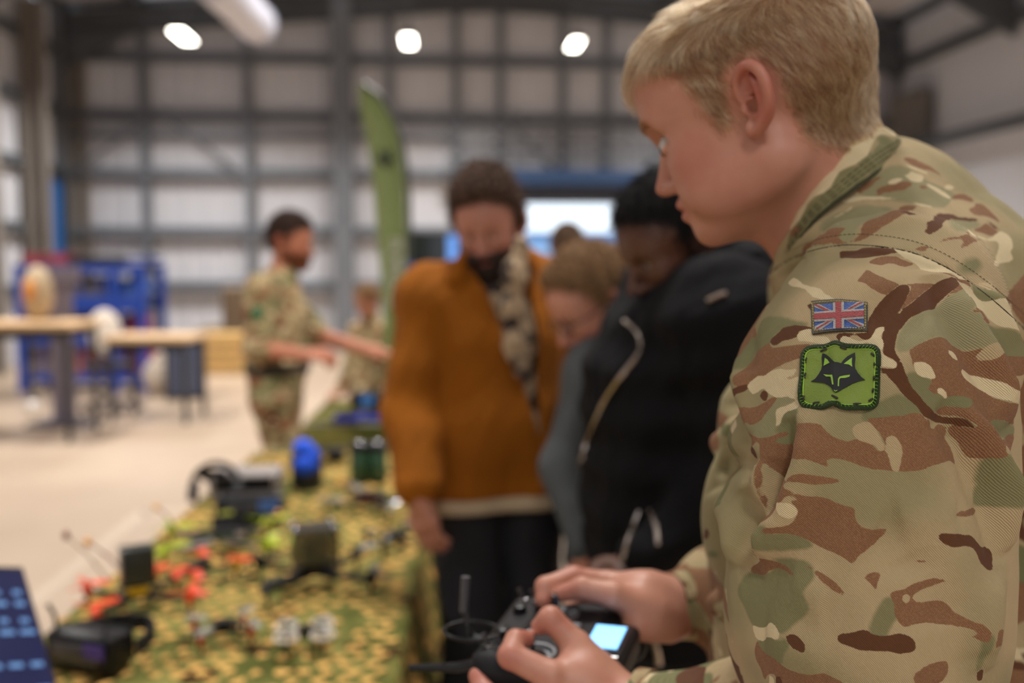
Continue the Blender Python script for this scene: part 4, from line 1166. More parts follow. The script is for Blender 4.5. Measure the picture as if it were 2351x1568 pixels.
def figure(label, J, head, skin, hands=(), hair=None, beard=None, h_head=.0036, h_body=.009, extra=None, headkw={}, eyes=True, iris=(60, 45, 35)):
    hc, hf, hr = head; M = frame(hf, hr)
    nk = lambda p: cone(p, hc + M @ np.array([-.025, 0, -.045]), J['neck'] + np.array([0, 0, -.03]), .054, .062)
    f1 = lambda p: smin(head_field(head_local(p, hc, M), **headkw), nk(p), .03)
    parts = [grid_mesh(f1, *bounds([hc, J['neck']], .16), h_head)]
    parts.append(grid_mesh(lambda p: smin(smin(torso_field(p, J, -.015), legs_field(p, J, -.008), .03), smin(arm_field(p, J, 'L'), arm_field(p, J, 'R'), .01), .02), *bounds([J[k] for k in J if k != 'fw'], .22), h_body, 0))
    for (w, fw, bk, side, curl) in hands:
        el_ = min((J['elL'], J['elR']), key=lambda e: np.linalg.norm(J['wrL' if e is J['elL'] else 'wrR'] - w)); ed_ = (el_ - w) / np.linalg.norm(el_ - w)
        parts.append(grid_mesh(lambda p: smin(hand_field(p, w, fw, bk, side, curl), cone(p, w, w + ed_ * .06, .027, .031), .01), w - .22, w + .22, .0032))
    if 'anL' in J:
        for s in 'LR':
            a = J['an' + s]; f = J['fw']
            parts.append(grid_mesh(lambda p: chain(p, [a, a + np.array([0, 0, -.05]), a + f * .13 + np.array([0, 0, -.055])], [.04, .035, .03], .03), a - .22, a + .22, .01, 0))
    V, Fq = join(parts); me = raw_mesh('person', V, Fq)
    bl, st = head_paint(head_local(V, hc, M)); near = (np.linalg.norm(V - hc, axis=1) < .2)
    attr(me, 'blush', bl * near); attr(me, 'stubble', st * near)
    o = link('person', me, skin, label=label, cat='person')
    if eyes: make_eyes(hc, M, o, iris)
    if hair:
        hm, kw = hair
        v, f = grid_mesh(lambda p: hair_field(head_local(p, hc, M), **kw), hc - .17, hc + .17, .0034); ho = link('hair', raw_mesh('hair', v, f), hm, o); fuzz(v, f, ho, hm)
    if beard:
        bm, kw = beard
        v, f = grid_mesh(lambda p: beard_field(head_local(p, hc, M), **kw), hc - .17, hc + .17, .0034); link('beard', raw_mesh('beard', v, f), bm, o)
    return o, M
def garment(name, fn, lo, hi, m, parent, h=.006, folds=.004, seed=1, label=None):
    g = (lambda p: fn(p) + folds * wob(p, .16, seed, 5, (1, 1, .7)) + folds * .5 * wob(p, .07, seed + 7, 5, (1, 1, .6))) if folds else fn
    v, f = grid_mesh(g, lo, hi, h, 1 if h < .005 else 0)
    return link(name, raw_mesh(name, v, f), m, parent, label=label)
def boots(J, m, parent):
    for s in 'LR':
        a = J['an' + s]; f = J['fw']; 
        fn = lambda p: smax(chain(p, [a + np.array([0, 0, .12]), a + np.array([0, 0, -.02]), a + np.array([0, 0, -.04]) + f * .02, a + f * .16 + np.array([0, 0, -.052])], [.052, .050, .048, .040], .03), .004 - p[:, 2], .004)
        v, q = grid_mesh(fn, a - .26, a + .26, .009, 0); link('boot', raw_mesh('boot', v, q), m, parent)
def hairmat(name, c, rough=.55, var=.35):
    m = mat(name, c, rough, var=var, vscale=70, bump=.5, bscale=220, spec=.35); return m
camo_bg = camo_mat('camouflage_cloth', .8)
boot_m = mat('brown_boot', (70, 48, 34), .6)
# --- bearded soldier standing beyond the table
def soldier_mid():
    d = 4.75; J = {}
    J['neck'] = P(650, 628, d); J['shL'] = P(640, 662, d + .18); J['shR'] = P(602, 668, d - .17)
    J['chest'] = P(640, 735, d); J['waist'] = P(636, 835, d)
    J['elR'] = P(592, 800, d - .20); J['wrR'] = P(700, 815, d - .24)
    J['elL'] = P(722, 768, d + .16); J['wrL'] = P(842, 803, d + .05)
    stand(J, P(636, 905, d), (-.1, 1, 0), np.array([.97, .1, 0]), .26)
    J['knR'] = J['knR'] + np.array([.04, 0, 0])
    hc = P(668, 556, d)
    skin = skin_mat('skin_ruddy', (196, 128, 98), (190, 100, 76), (120, 66, 34))
    hm = hairmat('brown_hair', (62, 40, 28)); bm = hairmat('ginger_beard', (112, 62, 34))
    o, M = figure('bearded soldier in rolled-up camouflage sleeves, side on, gesturing behind the table', J, (hc, (.95, -.22, -.16), 0), skin,
        hands=[(J['wrR'], (1, -.15, .05), (.1, -.6, .8), -1, .9), (J['wrL'], (1, -.2, .0), (0, 0, 1), 1, .5)],
        hair=(hm, dict(thick=.016, top=.014)), beard=(bm, dict(t=.014, zt=-.04)))
    tor = lambda p: smin(torso_field(p, J, .012), legs_field(p, J, .0) + .06, .02)
    wz = J['waist'][2]
    def shirt(p):
        e = chain(p, [J['shR'], J['elR'] + (J['wrR'] - J['elR']) * .02], [.078, .072], .03); e2 = chain(p, [J['shL'], J['elL'] + (J['wrL'] - J['elL']) * .02], [.078, .072], .03)
        d_ = smin(smin(torso_field(p, J, .014), e, .03), e2, .03)
        n_ = sph(p, J['neck'] + np.array([.01, 0, .07]), .066)
        return smax(smax(d_, wz - .10 - p[:, 2], .01), -n_, .01)
    lo, hi = bounds([J[k] for k in J if k not in ('fw', 'knL', 'knR', 'anL', 'anR')], .2)
    garment('shirt', shirt, lo, hi, camo_bg, o, .008, .007, 2)
    tr = lambda p: smax(smin(legs_field(p, J, .022), smax(torso_field(p, J, .008), p[:, 2] - wz + .05, .01), .03), .14 - p[:, 2], .01)
    lo, hi = bounds([J['hipL'], J['hipR'], J['anL'], J['anR'], J['waist']], .18)
    garment('trousers', tr, lo, hi, camo_bg, o, .009, .010, 3)
    b = lambda p: smax(torso_field(p, J, .022), np.abs(p[:, 2] - wz + .015) - .028, .008)
    garment('belt', b, *bounds([J['waist']], .25), mat('belt_olive', (48, 40, 26), .7), o, .007, 0)
    boots(J, boot_m, o)
    for s, e in (('R', 'elR'), ('L', 'elL')):
        c = J[e]; c2 = J['sh' + s] * .82 + J[e] * .18
        MB().ball((0, 0, 0), (.03, .012, .045)).build('arm_patch', mat('green_patch_bg', (60, 110, 70), .7), o, loc=tuple(J['shR'] * .6 + J['elR'] * .4 + np.array([0, -.075, 0]))) if s == 'R' else None
soldier_mid()
# --- man in the brown jacket
def brown_man():
    d = 2.6; J = {}
    J['neck'] = P(1160, 622, d + .03); J['shR'] = P(990, 690, d - .06); J['shL'] = P(1262, 668, d + .10)
    J['chest'] = P(1122, 790, d + .02); J['waist'] = P(1118, 980, d + .03)
    J['elR'] = P(948, 925, d - .10); J['wrR'] = P(964, 1138, d - .22)
    J['elL'] = P(1258, 880, d + .16); J['wrL'] = P(1252, 1060, d + .08)
    stand(J, P(1135, 1105, d + .04), (.95, .3, 0), np.array([-.3, -.95, 0]), .26)
    J['knR'] = P(1085, 1440, d - .0); J['knL'] = P(1222, 1440, d + .08)
    hc = P(1122, 522, d - .04)
    skin = skin_mat('skin_fair', (186, 128, 106), (170, 92, 80), (80, 50, 34))
    hm = hairmat('dark_brown_hair', (90, 66, 50)); bm = hairmat('dark_beard', (44, 30, 24))
    o, M = figure('man in an open tan-brown jacket and black trousers looking down at the table', J, (hc, (-.20, -.90, -.30), .10), skin,
        hands=[(J['wrR'], (.16, .0, -1), (-.5, -.8, 0), 1, .55), (J['wrL'], (-.2, .1, -1), (.6, -.7, 0), -1, .5)],
        hair=(hm, dict(thick=.016, top=.030, n=.014, side=.012, z=([-.13, -.05, -.030, .005, .025, .060, .085], [-.060, -.052, -.018, -.020, .034, .072, .094]))), beard=(bm, dict(t=.012, zt=-.045)))
    hz = J['hipL'][2] + .02
    th = .010
    fw = np.array([-.30, -.95, 0]); fw /= np.linalg.norm(fw)
    def outer(p):
        a = chain(p, [J['shR'], J['elR'], J['wrR'] + (J['elR'] - J['wrR']) * .12], [.084, .078, .058], .03)
        b_ = chain(p, [J['shL'], J['elL'], J['wrL']], [.086, .072, .056], .03)
        fold = .006 * np.sin((p @ A3([3, 0, 42]))) * np.clip(1 - np.abs(p[:, 2] - J['elR'][2]) / .25, 0, 1)
        return smin(smin(torso_field(p, J, .034, .168, .118), a + fold, .014), b_, .02) + .007 * wob(p, .16, 4, 5, (1, 1, .7)) + .0035 * wob(p, .07, 11, 5, (1, 1, .6))
    ax0, ax1 = P(1142, 640, d - .05), P(1206, 1105, d - .05)
    def jacket(p):
        d_ = outer(p); s_ = smax(d_, -(d_ + th), .004)
        # front opening: a wedge that narrows towards the waist
        t = np.clip((ax0[2] - p[:, 2]) / (ax0[2] - ax1[2]), -.3, 1.1)
        lat = J['shL'] - J['shR']; lat = lat / np.linalg.norm(lat)
        cx = (p - A3(ax0)) @ A3(lat) - t * .060
        w = np.interp(t, [-.3, 0, .25, .5, .75, 1.1], [.085, .062, .046, .022, .003, -.01]).astype(f32)
        front = ((p - A3(J['chest'])) @ A3(fw))
        wedge = np.maximum(np.abs(cx) - w, -front + .02)
        s_ = smax(s_, -wedge, .006)
        s_ = smax(s_, hz - .035 - p[:, 2], .006)
        cut = smax(sph(p, J['neck'] + np.array([-.01, -.02, .085]), .082), np.full(len(p), -1, f32), .01)
        return smax(s_, -cut, .008)
    lo, hi = bounds([J[k] for k in ('shL', 'shR', 'elL', 'elR', 'wrL', 'wrR', 'hipL', 'hipR', 'neck')], .16)
    bj = mat('brown_jacket', (146, 84, 14), .85, var=.12, vscale=7, bump=.4, bscale=90, spec=.2)
    garment('jacket', jacket, lo, hi, bj, o, .0055, 0, 4)
    # collar flaps
    for s, pts in ((-1, [(1060, 590), (1046, 640), (1062, 690), (1100, 700)]), (1, [(1196, 560), (1212, 610), (1205, 660), (1180, 690)])):
        q = [P(x, y, d - .14 + .02 * i) for i, (x, y) in enumerate(pts)]
        f = lambda p: chain(p, q, [.012, .020, .020, .008], .02)
        v, ff = grid_mesh(f, *bounds(q, .05), .005); link('collar_flap', raw_mesh('collar_flap', v, ff), bj, o)
    # patterned scarf and jumper
    sm = bpy.data.materials.new('patterned_scarf'); sm.use_nodes = True; N = sm.node_tree.nodes; L = sm.node_tree.links
    tc = N.new('ShaderNodeTexCoord'); n = N.new('ShaderNodeTexNoise'); n.inputs['Scale'].default_value = 22; L.new(tc.outputs['Object'], n.inputs['Vector'])
    r = N.new('ShaderNodeValToRGB'); r.color_ramp.interpolation = 'CONSTANT'; r.color_ramp.elements[0].color = S((60, 50, 44)); r.color_ramp.elements[1].color = S((176, 152, 122)); r.color_ramp.elements[1].position = .46
    L.new(n.outputs['Fac'], r.inputs[0]); L.new(r.outputs[0], N['Principled BSDF'].inputs['Base Color']); N['Principled BSDF'].inputs['Roughness'].default_value = .9
    sc_ = lambda p: smax(smax(torso_field(p, J, .020, .165, .115), hz - .065 - p[:, 2], .006), -sph(p, J['neck'] + np.array([-.01, -.02, .10]), .066), .01)
    garment('jumper', sc_, lo, hi, sm, o, .008, .006, 6)
    fr = [P(x, y, d - .17 - .0 * i) for i, (x, y) in enumerate(((1196, 560), (1184, 630), (1172, 710), (1182, 790), (1192, 860)))]
    v, ff = grid_mesh(lambda p: chain(p, fr, [.018, .026, .026, .022, .012], .03) + .006 * wob(p, .05, 9), *bounds(fr, .07), .005)
    link('scarf', raw_mesh('scarf', v, ff), sm, o)
    hem = lambda p: smax(torso_field(p, J, .030, .168, .116), np.abs(p[:, 2] - (hz - .05)) - .024, .006)
    garment('shirt_hem', hem, *bounds([J['hipL'], J['hipR']], .2), mat('cream_cotton', (196, 176, 146), .9), o, .007, .003, 3)
    tr = lambda p: smax(smin(legs_field(p, J, .016), smax(torso_field(p, J, .004), p[:, 2] - J['waist'][2] - .05, .01), .03), .09 - p[:, 2], .01)
    garment('trousers', tr, *bounds([J['hipL'], J['hipR'], J['anL'], J['anR'], J['waist']], .18), mat('black_trousers', (22, 22, 26), .85), o, .009, .008, 3)
    boots(J, mat('black_shoe', (22, 20, 20), .5), o)
    watch = J['wrR'] + (J['elR'] - J['wrR']) * .06
brown_man()
# --- fair-haired man with glasses, bending forward
def glasses_man():
    d = 2.28; J = {}
    J['neck'] = P(1440, 775, d + .10); J['shL'] = P(1385, 860, d - .02); J['shR'] = P(1470, 850, d + .32)
    J['chest'] = P(1440, 960, d + .16); J['waist'] = P(1450, 1150, d + .22)
    J['elL'] = P(1310, 1075, d - .02); J['wrL'] = P(1350, 1270, d - .10)
    J['elR'] = P(1380, 1080, d + .42); J['wrR'] = P(1330, 1280, d + .30)
    stand(J, P(1475, 1280, d + .26), (-.3, -.95, 0), np.array([-.95, .2, 0]), .24)
    hc = P(1362, 700, d + .02)
    skin = skin_mat('skin_pink', (206, 146, 122), (190, 104, 88), (110, 76, 50))
    hm = hairmat('fair_hair', (146, 112, 76)); bm = hairmat('fair_beard', (96, 64, 40))
    o, M = figure('fair-haired man in glasses and grey jumper bending over, seen side on', J, (hc, (-.80, -.30, -.52), 0), skin,
        hands=[(J['wrL'], (-.2, 0, -1), (-.6, -.8, 0), -1, .5), (J['wrR'], (-.2, 0, -1), (-.6, .8, 0), 1, .5)],
        hair=(hm, dict(thick=.012, top=.014, n=.010, side=.010, z=([-.13, -.05, -.030, .005, .030, .060, .085], [-.066, -.056, -.012, -.008, .040, .078, .100]))), beard=(bm, dict(t=.007, zt=-.05)))
    gm = mat('spectacle_frame', (40, 30, 28), .3)
    for s in (1, -1):
        m = MB(); n = 18
        m.path([tuple(hc + M @ np.array([.098, .033 * s + .024 * math.cos(t), -.002 + .018 * math.sin(t)])) for t in [2 * math.pi * i / n for i in range(n + 1)]], .0022, 6)
        m.path([tuple(hc + M @ np.array(q)) for q in ((.096, .057 * s, .004), (.06, .076 * s, .006), (.0, .082 * s, .008))], .0020, 6)
        m.build('glasses', gm, o)
    hz = J['hipL'][2]
    def jmp(p):
        a = chain(p, [J['shL'], J['elL'], J['wrL'] + (J['elL'] - J['wrL']) * .1], [.080, .066, .045], .03); b_ = chain(p, [J['shR'], J['elR'], J['wrR']], [.075, .06, .045], .03)
        return smax(smax(smin(smin(torso_field(p, J, .028), a, .03), b_, .03), hz - .05 - p[:, 2], .01), -sph(p, J['neck'] + np.array([-.03, 0, .07]), .062), .01)
    lo, hi = bounds([J[k] for k in ('shL', 'shR', 'elL', 'elR', 'wrL', 'wrR', 'hipL', 'hipR', 'neck')], .16)
    garment('jumper', jmp, lo, hi, mat('grey_jumper', (78, 82, 84), .9, var=.08), o, .008, .006, 5)
    tr = lambda p: smax(smin(legs_field(p, J, .016), smax(torso_field(p, J, .004), p[:, 2] - J['waist'][2], .01), .03), .09 - p[:, 2], .01)
    garment('trousers', tr, *bounds([J['hipL'], J['hipR'], J['anL'], J['anR'], J['waist']], .18), mat('grey_trousers', (52, 52, 56), .85), o, .010, .008, 3)
    boots(J, MATS['black_shoe'], o)
glasses_man()
# --- man in the black padded jacket
def black_jacket_man():
    d = 1.80; J = {}
    J['neck'] = P(1650, 640, d + .06); J['shL'] = P(1672, 745, d - .13); J['shR'] = P(1540, 700, d + .26)
    J['chest'] = P(1560, 890, d + .10); J['waist'] = P(1560, 1150, d + .12)
    J['elL'] = P(1735, 1120, d - .12); J['wrL'] = P(1475, 1305, d - .16)
    J['elR'] = P(1440, 1050, d + .34); J['wrR'] = P(1400, 1290, d + .22)
    stand(J, P(1580, 1350, d + .14), (-.25, -.97, 0), np.array([-.97, .2, 0]), .24)
    hc = P(1548, 562, d)
    skin = skin_mat('skin_dark', (92, 58, 42), (80, 42, 34), (26, 18, 16), rough=.38)
    hm = hairmat('black_hair', (22, 19, 20), .8)
    o, M = figure('man in a black padded jacket with a silver zip, looking down', J, (hc, (-.84, -.26, -.46), 0), skin,
        hands=[(J['wrL'], (-1, .1, -.3), (-.2, -.6, .7), -1, .9), (J['wrR'], (-.3, 0, -1), (-.6, .7, 0), 1, .5)],
        hair=(hm, dict(thick=.007, top=.010, n=.003, side=.004, z=([-.13, -.05, -.030, .010, .028, .055, .085], [-.060, -.052, -.005, -.010, .035, .058, .082]))), beard=(hm, dict(t=.006, zt=-.05)), h_head=.003)
    hz = J['hipL'][2]
    bj = mat('black_nylon', (15, 15, 17), .85, bump=.3, bscale=60, spec=.15)
    def jk(p):
        a = chain(p, [J['shL'], J['elL'], J['wrL'] + (J['elL'] - J['wrL']) * .10], [.094, .088, .058], .03); b_ = chain(p, [J['shR'], J['elR'], J['wrR'] + (J['elR'] - J['wrR']) * .1], [.09, .08, .055], .03)
        q = smin(smin(torso_field(p, J, .055, .18, .12), a, .03), b_, .03)
        q = q + .004 * np.sin(p[:, 2] * 70 + 2 * np.sin(p[:, 0] * 9))
        return smax(smax(q, hz - .06 - p[:, 2], .012), -sph(p, J['neck'] + np.array([-.05, 0, .09]), .075), .012)
    lo, hi = bounds([J[k] for k in ('shL', 'shR', 'elL', 'elR', 'wrL', 'wrR', 'hipL', 'hipR', 'neck')], .19)
    jo = garment('jacket', jk, lo, hi, bj, o, .0065, .007, 11)
    # hood lying behind the neck
    q = [P(1640, 690, d - .10), P(1720, 640, d - .10), P(1765, 600, d + .0), P(1745, 590, d + .14), P(1640, 600, d + .22)]
    v, f = grid_mesh(lambda p: chain(p, q, [.030, .050, .058, .055, .035], .05) + .005 * wob(p, .06, 2), *bounds(q, .1), .005)
    link('hood', raw_mesh('hood', v, f), bj, o)
    # zips laid on the cloth
    dg = bpy.context.evaluated_depsgraph_get()
    me = jo.data; bv = BVHTree.FromPolygons([v.co[:] for v in me.vertices], [p.vertices[:] for p in me.polygons])
    zm = mat('zip_metal', (196, 184, 174), .25, .9)
    def zip_(pts, r, name='zip'):
        out = []
        for x, y in catmull(pts, 5):
            t = P(x, y, 1) - CC; h = bv.ray_cast(Vector(CC), Vector(t))
            if h[0] is not None: out.append(h[0] + h[1] * r * .7)
        if len(out) > 2:
            m = MB(); m.path([tuple(v) for v in out], r, 6); m.build(name, zm, o)
    zip_([(1437, 738), (1468, 765), (1472, 805), (1440, 850), (1400, 905), (1360, 990), (1335, 1070), (1318, 1160), (1308, 1290)], .0042)
    zip_([(1470, 1172), (1450, 1225), (1432, 1285)], .004, 'pocket_zip'); zip_([(1496, 1174), (1508, 1210), (1512, 1255)], .004, 'pocket_zip')
    zip_([(1500, 1450), (1512, 1500), (1518, 1545)], .006)
    zip_([(1625, 692), (1650, 680), (1668, 675)], .004, 'toggle')
    tr = lambda p: smax(smin(legs_field(p, J, .020), smax(torso_field(p, J, .004), p[:, 2] - J['waist'][2], .01), .03), .09 - p[:, 2], .01)
    garment('trousers', tr, *bounds([J['hipL'], J['hipR'], J['anL'], J['anR'], J['waist']], .18), MATS['black_trousers'], o, .011, .008, 3)
    boots(J, MATS['black_shoe'], o)
black_jacket_man()
# --- two people far behind
def far_person(label, px, py, d, fwd, hairc, coat, trous, armpose=.0, hairkw={}, bald=False):
    J = {}; hc = P(px, py, d); s = 1.0
    f = np.array([fwd[0], fwd[1], 0.0]); f /= np.linalg.norm(f); lt = np.array([-f[1], f[0], 0]); dn = np.array([0, 0, -1.0])
    J['neck'] = hc + dn * .15 - f * .04; J['shL'] = hc + dn * .26 + lt * .17 - f * .03; J['shR'] = hc + dn * .26 - lt * .17 - f * .03
    J['chest'] = hc + dn * .42 - f * .03; J['waist'] = hc + dn * .66 - f * .02
    J['elL'] = hc + dn * .55 + lt * .22; J['elR'] = hc + dn * .55 - lt * .22
    J['wrL'] = hc + dn * .70 + lt * .16 + f * .18; J['wrR'] = hc + dn * .72 - lt * .18 + f * .14
    stand(J, hc + dn * .85 - f * .02, lt, f, .22)
    skin = MATS.get('x') or skin_mat('skin_far', (190, 134, 106))
    o, M = figure(label, J, (hc, fwd, 0), skin, hands=[(J['wrL'], f + dn * .2, (0, 0, 1), 1, .6), (J['wrR'], f + dn * .3, (0, 0, 1), -1, .6)], hair=(hairmat('far_hair%d' % hairc[0], hairc), hairkw), h_head=.006, h_body=.012)
    def ct(p):
        a = chain(p, [J['shL'], J['elL'], J['wrL']], [.076, .062, .045], .03); b_ = chain(p, [J['shR'], J['elR'], J['wrR']], [.076, .062, .045], .03)
        return smax(smax(smin(smin(torso_field(p, J, .02), a, .03), b_, .03), J['hipL'][2] - .03 - p[:, 2], .01), -sph(p, J['neck'] + np.array([0, 0, .07]), .06), .01)
    lo, hi = bounds([J[k] for k in ('shL', 'shR', 'elL', 'elR', 'wrL', 'wrR', 'hipL', 'hipR', 'neck')], .16)
    garment('coat', ct, lo, hi, coat, o, .010, .008, 5)
    tr = lambda p: smax(smin(legs_field(p, J, .018), smax(torso_field(p, J, .004), p[:, 2] - J['waist'][2], .01), .03), .1 - p[:, 2], .01)
    garment('trousers', tr, *bounds([J['hipL'], J['hipR'], J['anL'], J['anR'], J['waist']], .18), trous, o, .012, .008, 3)
    boots(J, boot_m, o)
far_person('fair-haired soldier in camouflage standing far behind the green flag', 842, 690, 7.9, (-.6, -.6, -.3), (168, 134, 92), camo_bg, camo_bg)
far_person('man with cropped brown hair in silhouette in front of the bright doorway', 1303, 566, 5.3, (.1, .98, -.1), (116, 92, 72), mat('navy_coat', (40, 46, 62), .8), MATS['black_trousers'], hairkw=dict(thick=.006))
# ------------------------------------------------------------------ the soldier in front
SHC = P(1752, 246, .945); SA, SB, SR = [math.radians(v) for v in (31, 21, -5)]
SM = frame((-math.cos(SA) * math.cos(SB), math.sin(SA) * math.cos(SB), -math.sin(SB)), SR)
STR = 1.15
def soldier_local(p):
    q = ((p - A3(SHC)) @ SM.astype(f32))
    q[:, 0] = np.where(q[:, 0] > 0, q[:, 0] / STR, q[:, 0]); q[:, 2] = np.where(q[:, 2] < 0, q[:, 2] / .91, q[:, 2]); return q
def soldier_head(p, ear=True):
    q = soldier_local(p)
    m = q.copy(); m[:, 1] = np.abs(m[:, 1])
    d = head_field(q, nose=.72, ear=ear)
    d = smin(d, cone(p, P(1912, 180, .985), P(1922, 325, .985), .036, .036), .05)
    d = smin(d, cone(m, (.084, .004, .030), (.074, .038, .026), .0115, .0100), .016)
    d = smin(d, ell(q, (.050, 0, .060), (.044, .055, .046)), .02)
    d = smin(d, ell(m, (.050, .036, -.050), (.030, .024, .034)), .02)
    d = smin(d, ell(m, (.020, .050, -.070), (.045, .016, .024)), .02)
    d = smax(d, -sph(m, (.090, .042, .003), .0150), .010)
    d = smin(d, ell(m, (.0745, .0335, -.004), (.0095, .0135, .0080)), .004)
    d = smax(d, -ell(m, (.0835, .0365, .0000), (.0080, .0115, .0028)), .002)
    return d
def neck_f(p, k=1.0):
    return smin(cone(p, P(1806, 330, .965), P(1965, 560, .99), .060 * k, .068 * k), cone(p, P(1820, 410, .98), P(1950, 600, .98), .052 * k, .054 * k), .03)
SKIN = skin_mat('skin_soldier', (184, 130, 108), (168, 88, 74), (120, 86, 56), mott=.10, sss=.08)
# joints (shL is the near shoulder)
SJ = {'shL': P(2075, 700, .835), 'elL': P(2010, 1760, .80), 'shR': P(1925, 665, 1.20), 'elR': P(1880, 1330, 1.22),
      'neck': P(1960, 520, .99)}
# near hand
nh_w = P(1432, 1628, .955)
def near_hand(p):
    d = smin(cone(p, nh_w, P(1335, 1560, .965), .027, .026), cone(p, nh_w, P(1560, 1665, .92), .027, .032), .02)
    d = smin(d, cone(p, P(1335, 1560, .965), P(1268, 1556, .950), .026, .0150), .015)
    d = smin(d, cone(p, P(1340, 1600, .955), P(1262, 1618, .945), .024, .0145), .015)
    d = smin(d, cone(p, P(1365, 1660, .955), P(1265, 1675, .945), .022, .0140), .015)
    d = smin(d, chain(p, [P(1385, 1555, .975), P(1325, 1484, .980), P(1264, 1421, .988), P(1240, 1438, .993)], [.020, .0142, .0118, .0092], .006), .012)
    f = chain(p, [P(1266, 1552, .948), P(1172, 1506, .958), P(1184, 1470, .975), P(1207, 1467, .983)], [.0142, .0122, .0102, .0086], .004)
    d = smin(d, f, .006)
    f = chain(p, [P(1262, 1612, .945), P(1160, 1620, .950), P(1112, 1590, .965), P(1096, 1552, .978)], [.0140, .0120, .0105, .0088], .004)
    d = smin(d, f, .004)
    f = chain(p, [P(1265, 1670, .945), P(1165, 1690, .950), P(1120, 1655, .97), P(1110, 1625, .985)], [.0135, .0115, .0100, .0084], .004)
    return smin(d, f, .004)
fh_w = P(1556, 1392, 1.115)
def far_hand(p):
    d = smin(cone(p, fh_w, P(1470, 1378, 1.105), .030, .029), cone(p, fh_w, P(1680, 1375, 1.15), .029, .034), .02)
    d = smin(d, cone(p, P(1480, 1368, 1.11), P(1400, 1343, 1.125), .028, .0145), .015)
    d = smin(d, cone(p, P(1480, 1400, 1.12), P(1400, 1380, 1.15), .026, .0145), .015)
    d = smin(d, chain(p, [P(1400, 1342, 1.125), P(1316, 1326, 1.122), P(1252, 1347, 1.105), P(1247, 1378, 1.095)], [.0140, .0125, .0110, .0092], .004), .008)
    d = smin(d, chain(p, [P(1500, 1402, 1.085), P(1408, 1366, 1.075), P(1335, 1350, 1.080), P(1290, 1362, 1.085)], [.020, .0138, .0115, .0092], .005), .010)
    d = smin(d, chain(p, [P(1405, 1375, 1.145), P(1330, 1378, 1.15), P(1310, 1410, 1.14), P(1340, 1425, 1.125)], [.0138, .012, .0105, .009], .004), .006)
    d = smin(d, chain(p, [P(1410, 1400, 1.155), P(1345, 1410, 1.165), P(1330, 1440, 1.15), P(1355, 1450, 1.135)], [.0132, .0115, .0100, .0085], .004), .006)
    d = smin(d, cone(p, P(1530, 1430, 1.09), P(1465, 1440, 1.075), .022, .016), .015)
    return d
# the outer shape of the sleeve and of the jacket body
def sleeve_f(p):
    d = chain(p, [P(2058, 715, .830), P(1998, 900, .804), P(1986, 1150, .792), P(1984, 1420, .788), P(1998, 1770, .81)], [.083, .0965, .0965, .0935, .086], .05)
    d = smin(d, chain(p, [P(2010, 1770, .81), P(1760, 1690, .87), P(1470, 1640, .945)], [.090, .062, .040], .04), .03)
    return d
def body_f(p):
    d = chain(p, [P(2085, 690, .865), P(2010, 540, .985), P(1925, 660, 1.19)], [.066, .062, .068], .05)
    d = smin(d, chain(p, [P(1826, 640, .965), P(1893, 545, .945), P(1975, 478, .945), P(2050, 415, .985)], [.024, .034, .036, .030], .03), .035)
    d = smin(d, chain(p, [P(2062, 520, 1.0), P(2132, 742, .985), P(2225, 1000, 1.05), P(2225, 1500, 1.08)], [.068, .122, .140, .145], .06), .05)
    d = smin(d, chain(p, [P(1945, 820, 1.04), P(1893, 985, 1.04), P(1888, 1250, 1.04), P(1892, 1650, 1.04)], [.050, .096, .106, .110], .05), .06)
    d = smin(d, cone(p, P(1892, 1650, 1.04), np.array([.40, 1.02, 1.0]), .112, .15), .06)
    d = smin(d, cone(p, P(2225, 1500, 1.08), np.array([.46, 1.04, 1.0]), .145, .15), .06)
    e = chain(p, [P(1925, 665, 1.20), P(1885, 1320, 1.22), P(1668, 1368, 1.155), P(1556, 1392, 1.115)], [.078, .070, .052, .036], .04)
    d = smin(d, e, .03)
    # chest pocket flap and its bulge
    k = chain(p, [P(1655, 1015, 1.005), P(1700, 985, .975), P(1740, 960, .955)], [.012, .014, .012], .01)
    d = smin(d, k, .012)
    d = smin(d, ell(p, P(1690, 1180, .985), (.035, .03, .07)), .02)
    d = smin(d, cone(p, P(1652, 1385, 1.01), P(1735, 1395, .965), .012, .012), .012)
    return d
SJ['hipL'] = np.array([.40, .93, .98]); SJ['hipR'] = np.array([.44, 1.12, .98])
parts = [grid_mesh(lambda p: smin(soldier_head(p), neck_f(p), .035), SHC - .20, SHC + .24, .0015)]
parts.append(grid_mesh(near_hand, *bounds([nh_w, P(1150, 1500, .96), P(1600, 1680, .95)], .05), .0015))
parts.append(grid_mesh(far_hand, *bounds([fh_w, P(1250, 1350, 1.1), P(1680, 1400, 1.15), P(1330, 1440, 1.16)], .05), .0015))
SJ['kn1'] = np.array([.38, .93, .52]); SJ['kn2'] = np.array([.42, 1.16, .52]); SJ['an1'] = np.array([.42, .92, .09]); SJ['an2'] = np.array([.46, 1.18, .09])
def soldier_body(p, g=0.0):
    lat = (SJ['shL'] - SJ['shR']); lat = lat / np.linalg.norm(lat)
    mid = (SJ['hipL'] + SJ['hipR']) / 2
    up_ = (SJ['shL'] + SJ['shR']) / 2 + np.array([.035, 0, -.14])
    d = cone(p, up_ + lat * .05, SJ['hipL'], .082 + g, .115 + g)
    d = smin(d, cone(p, up_ - lat * .05, SJ['hipR'], .082 + g, .115 + g), .05)
    d = smin(d, chain(p, [P(1965, 540, .99), (SJ['shL'] + SJ['shR']) / 2 + np.array([0, 0, -.1])], [.052, .07], .03), .05)
    return d
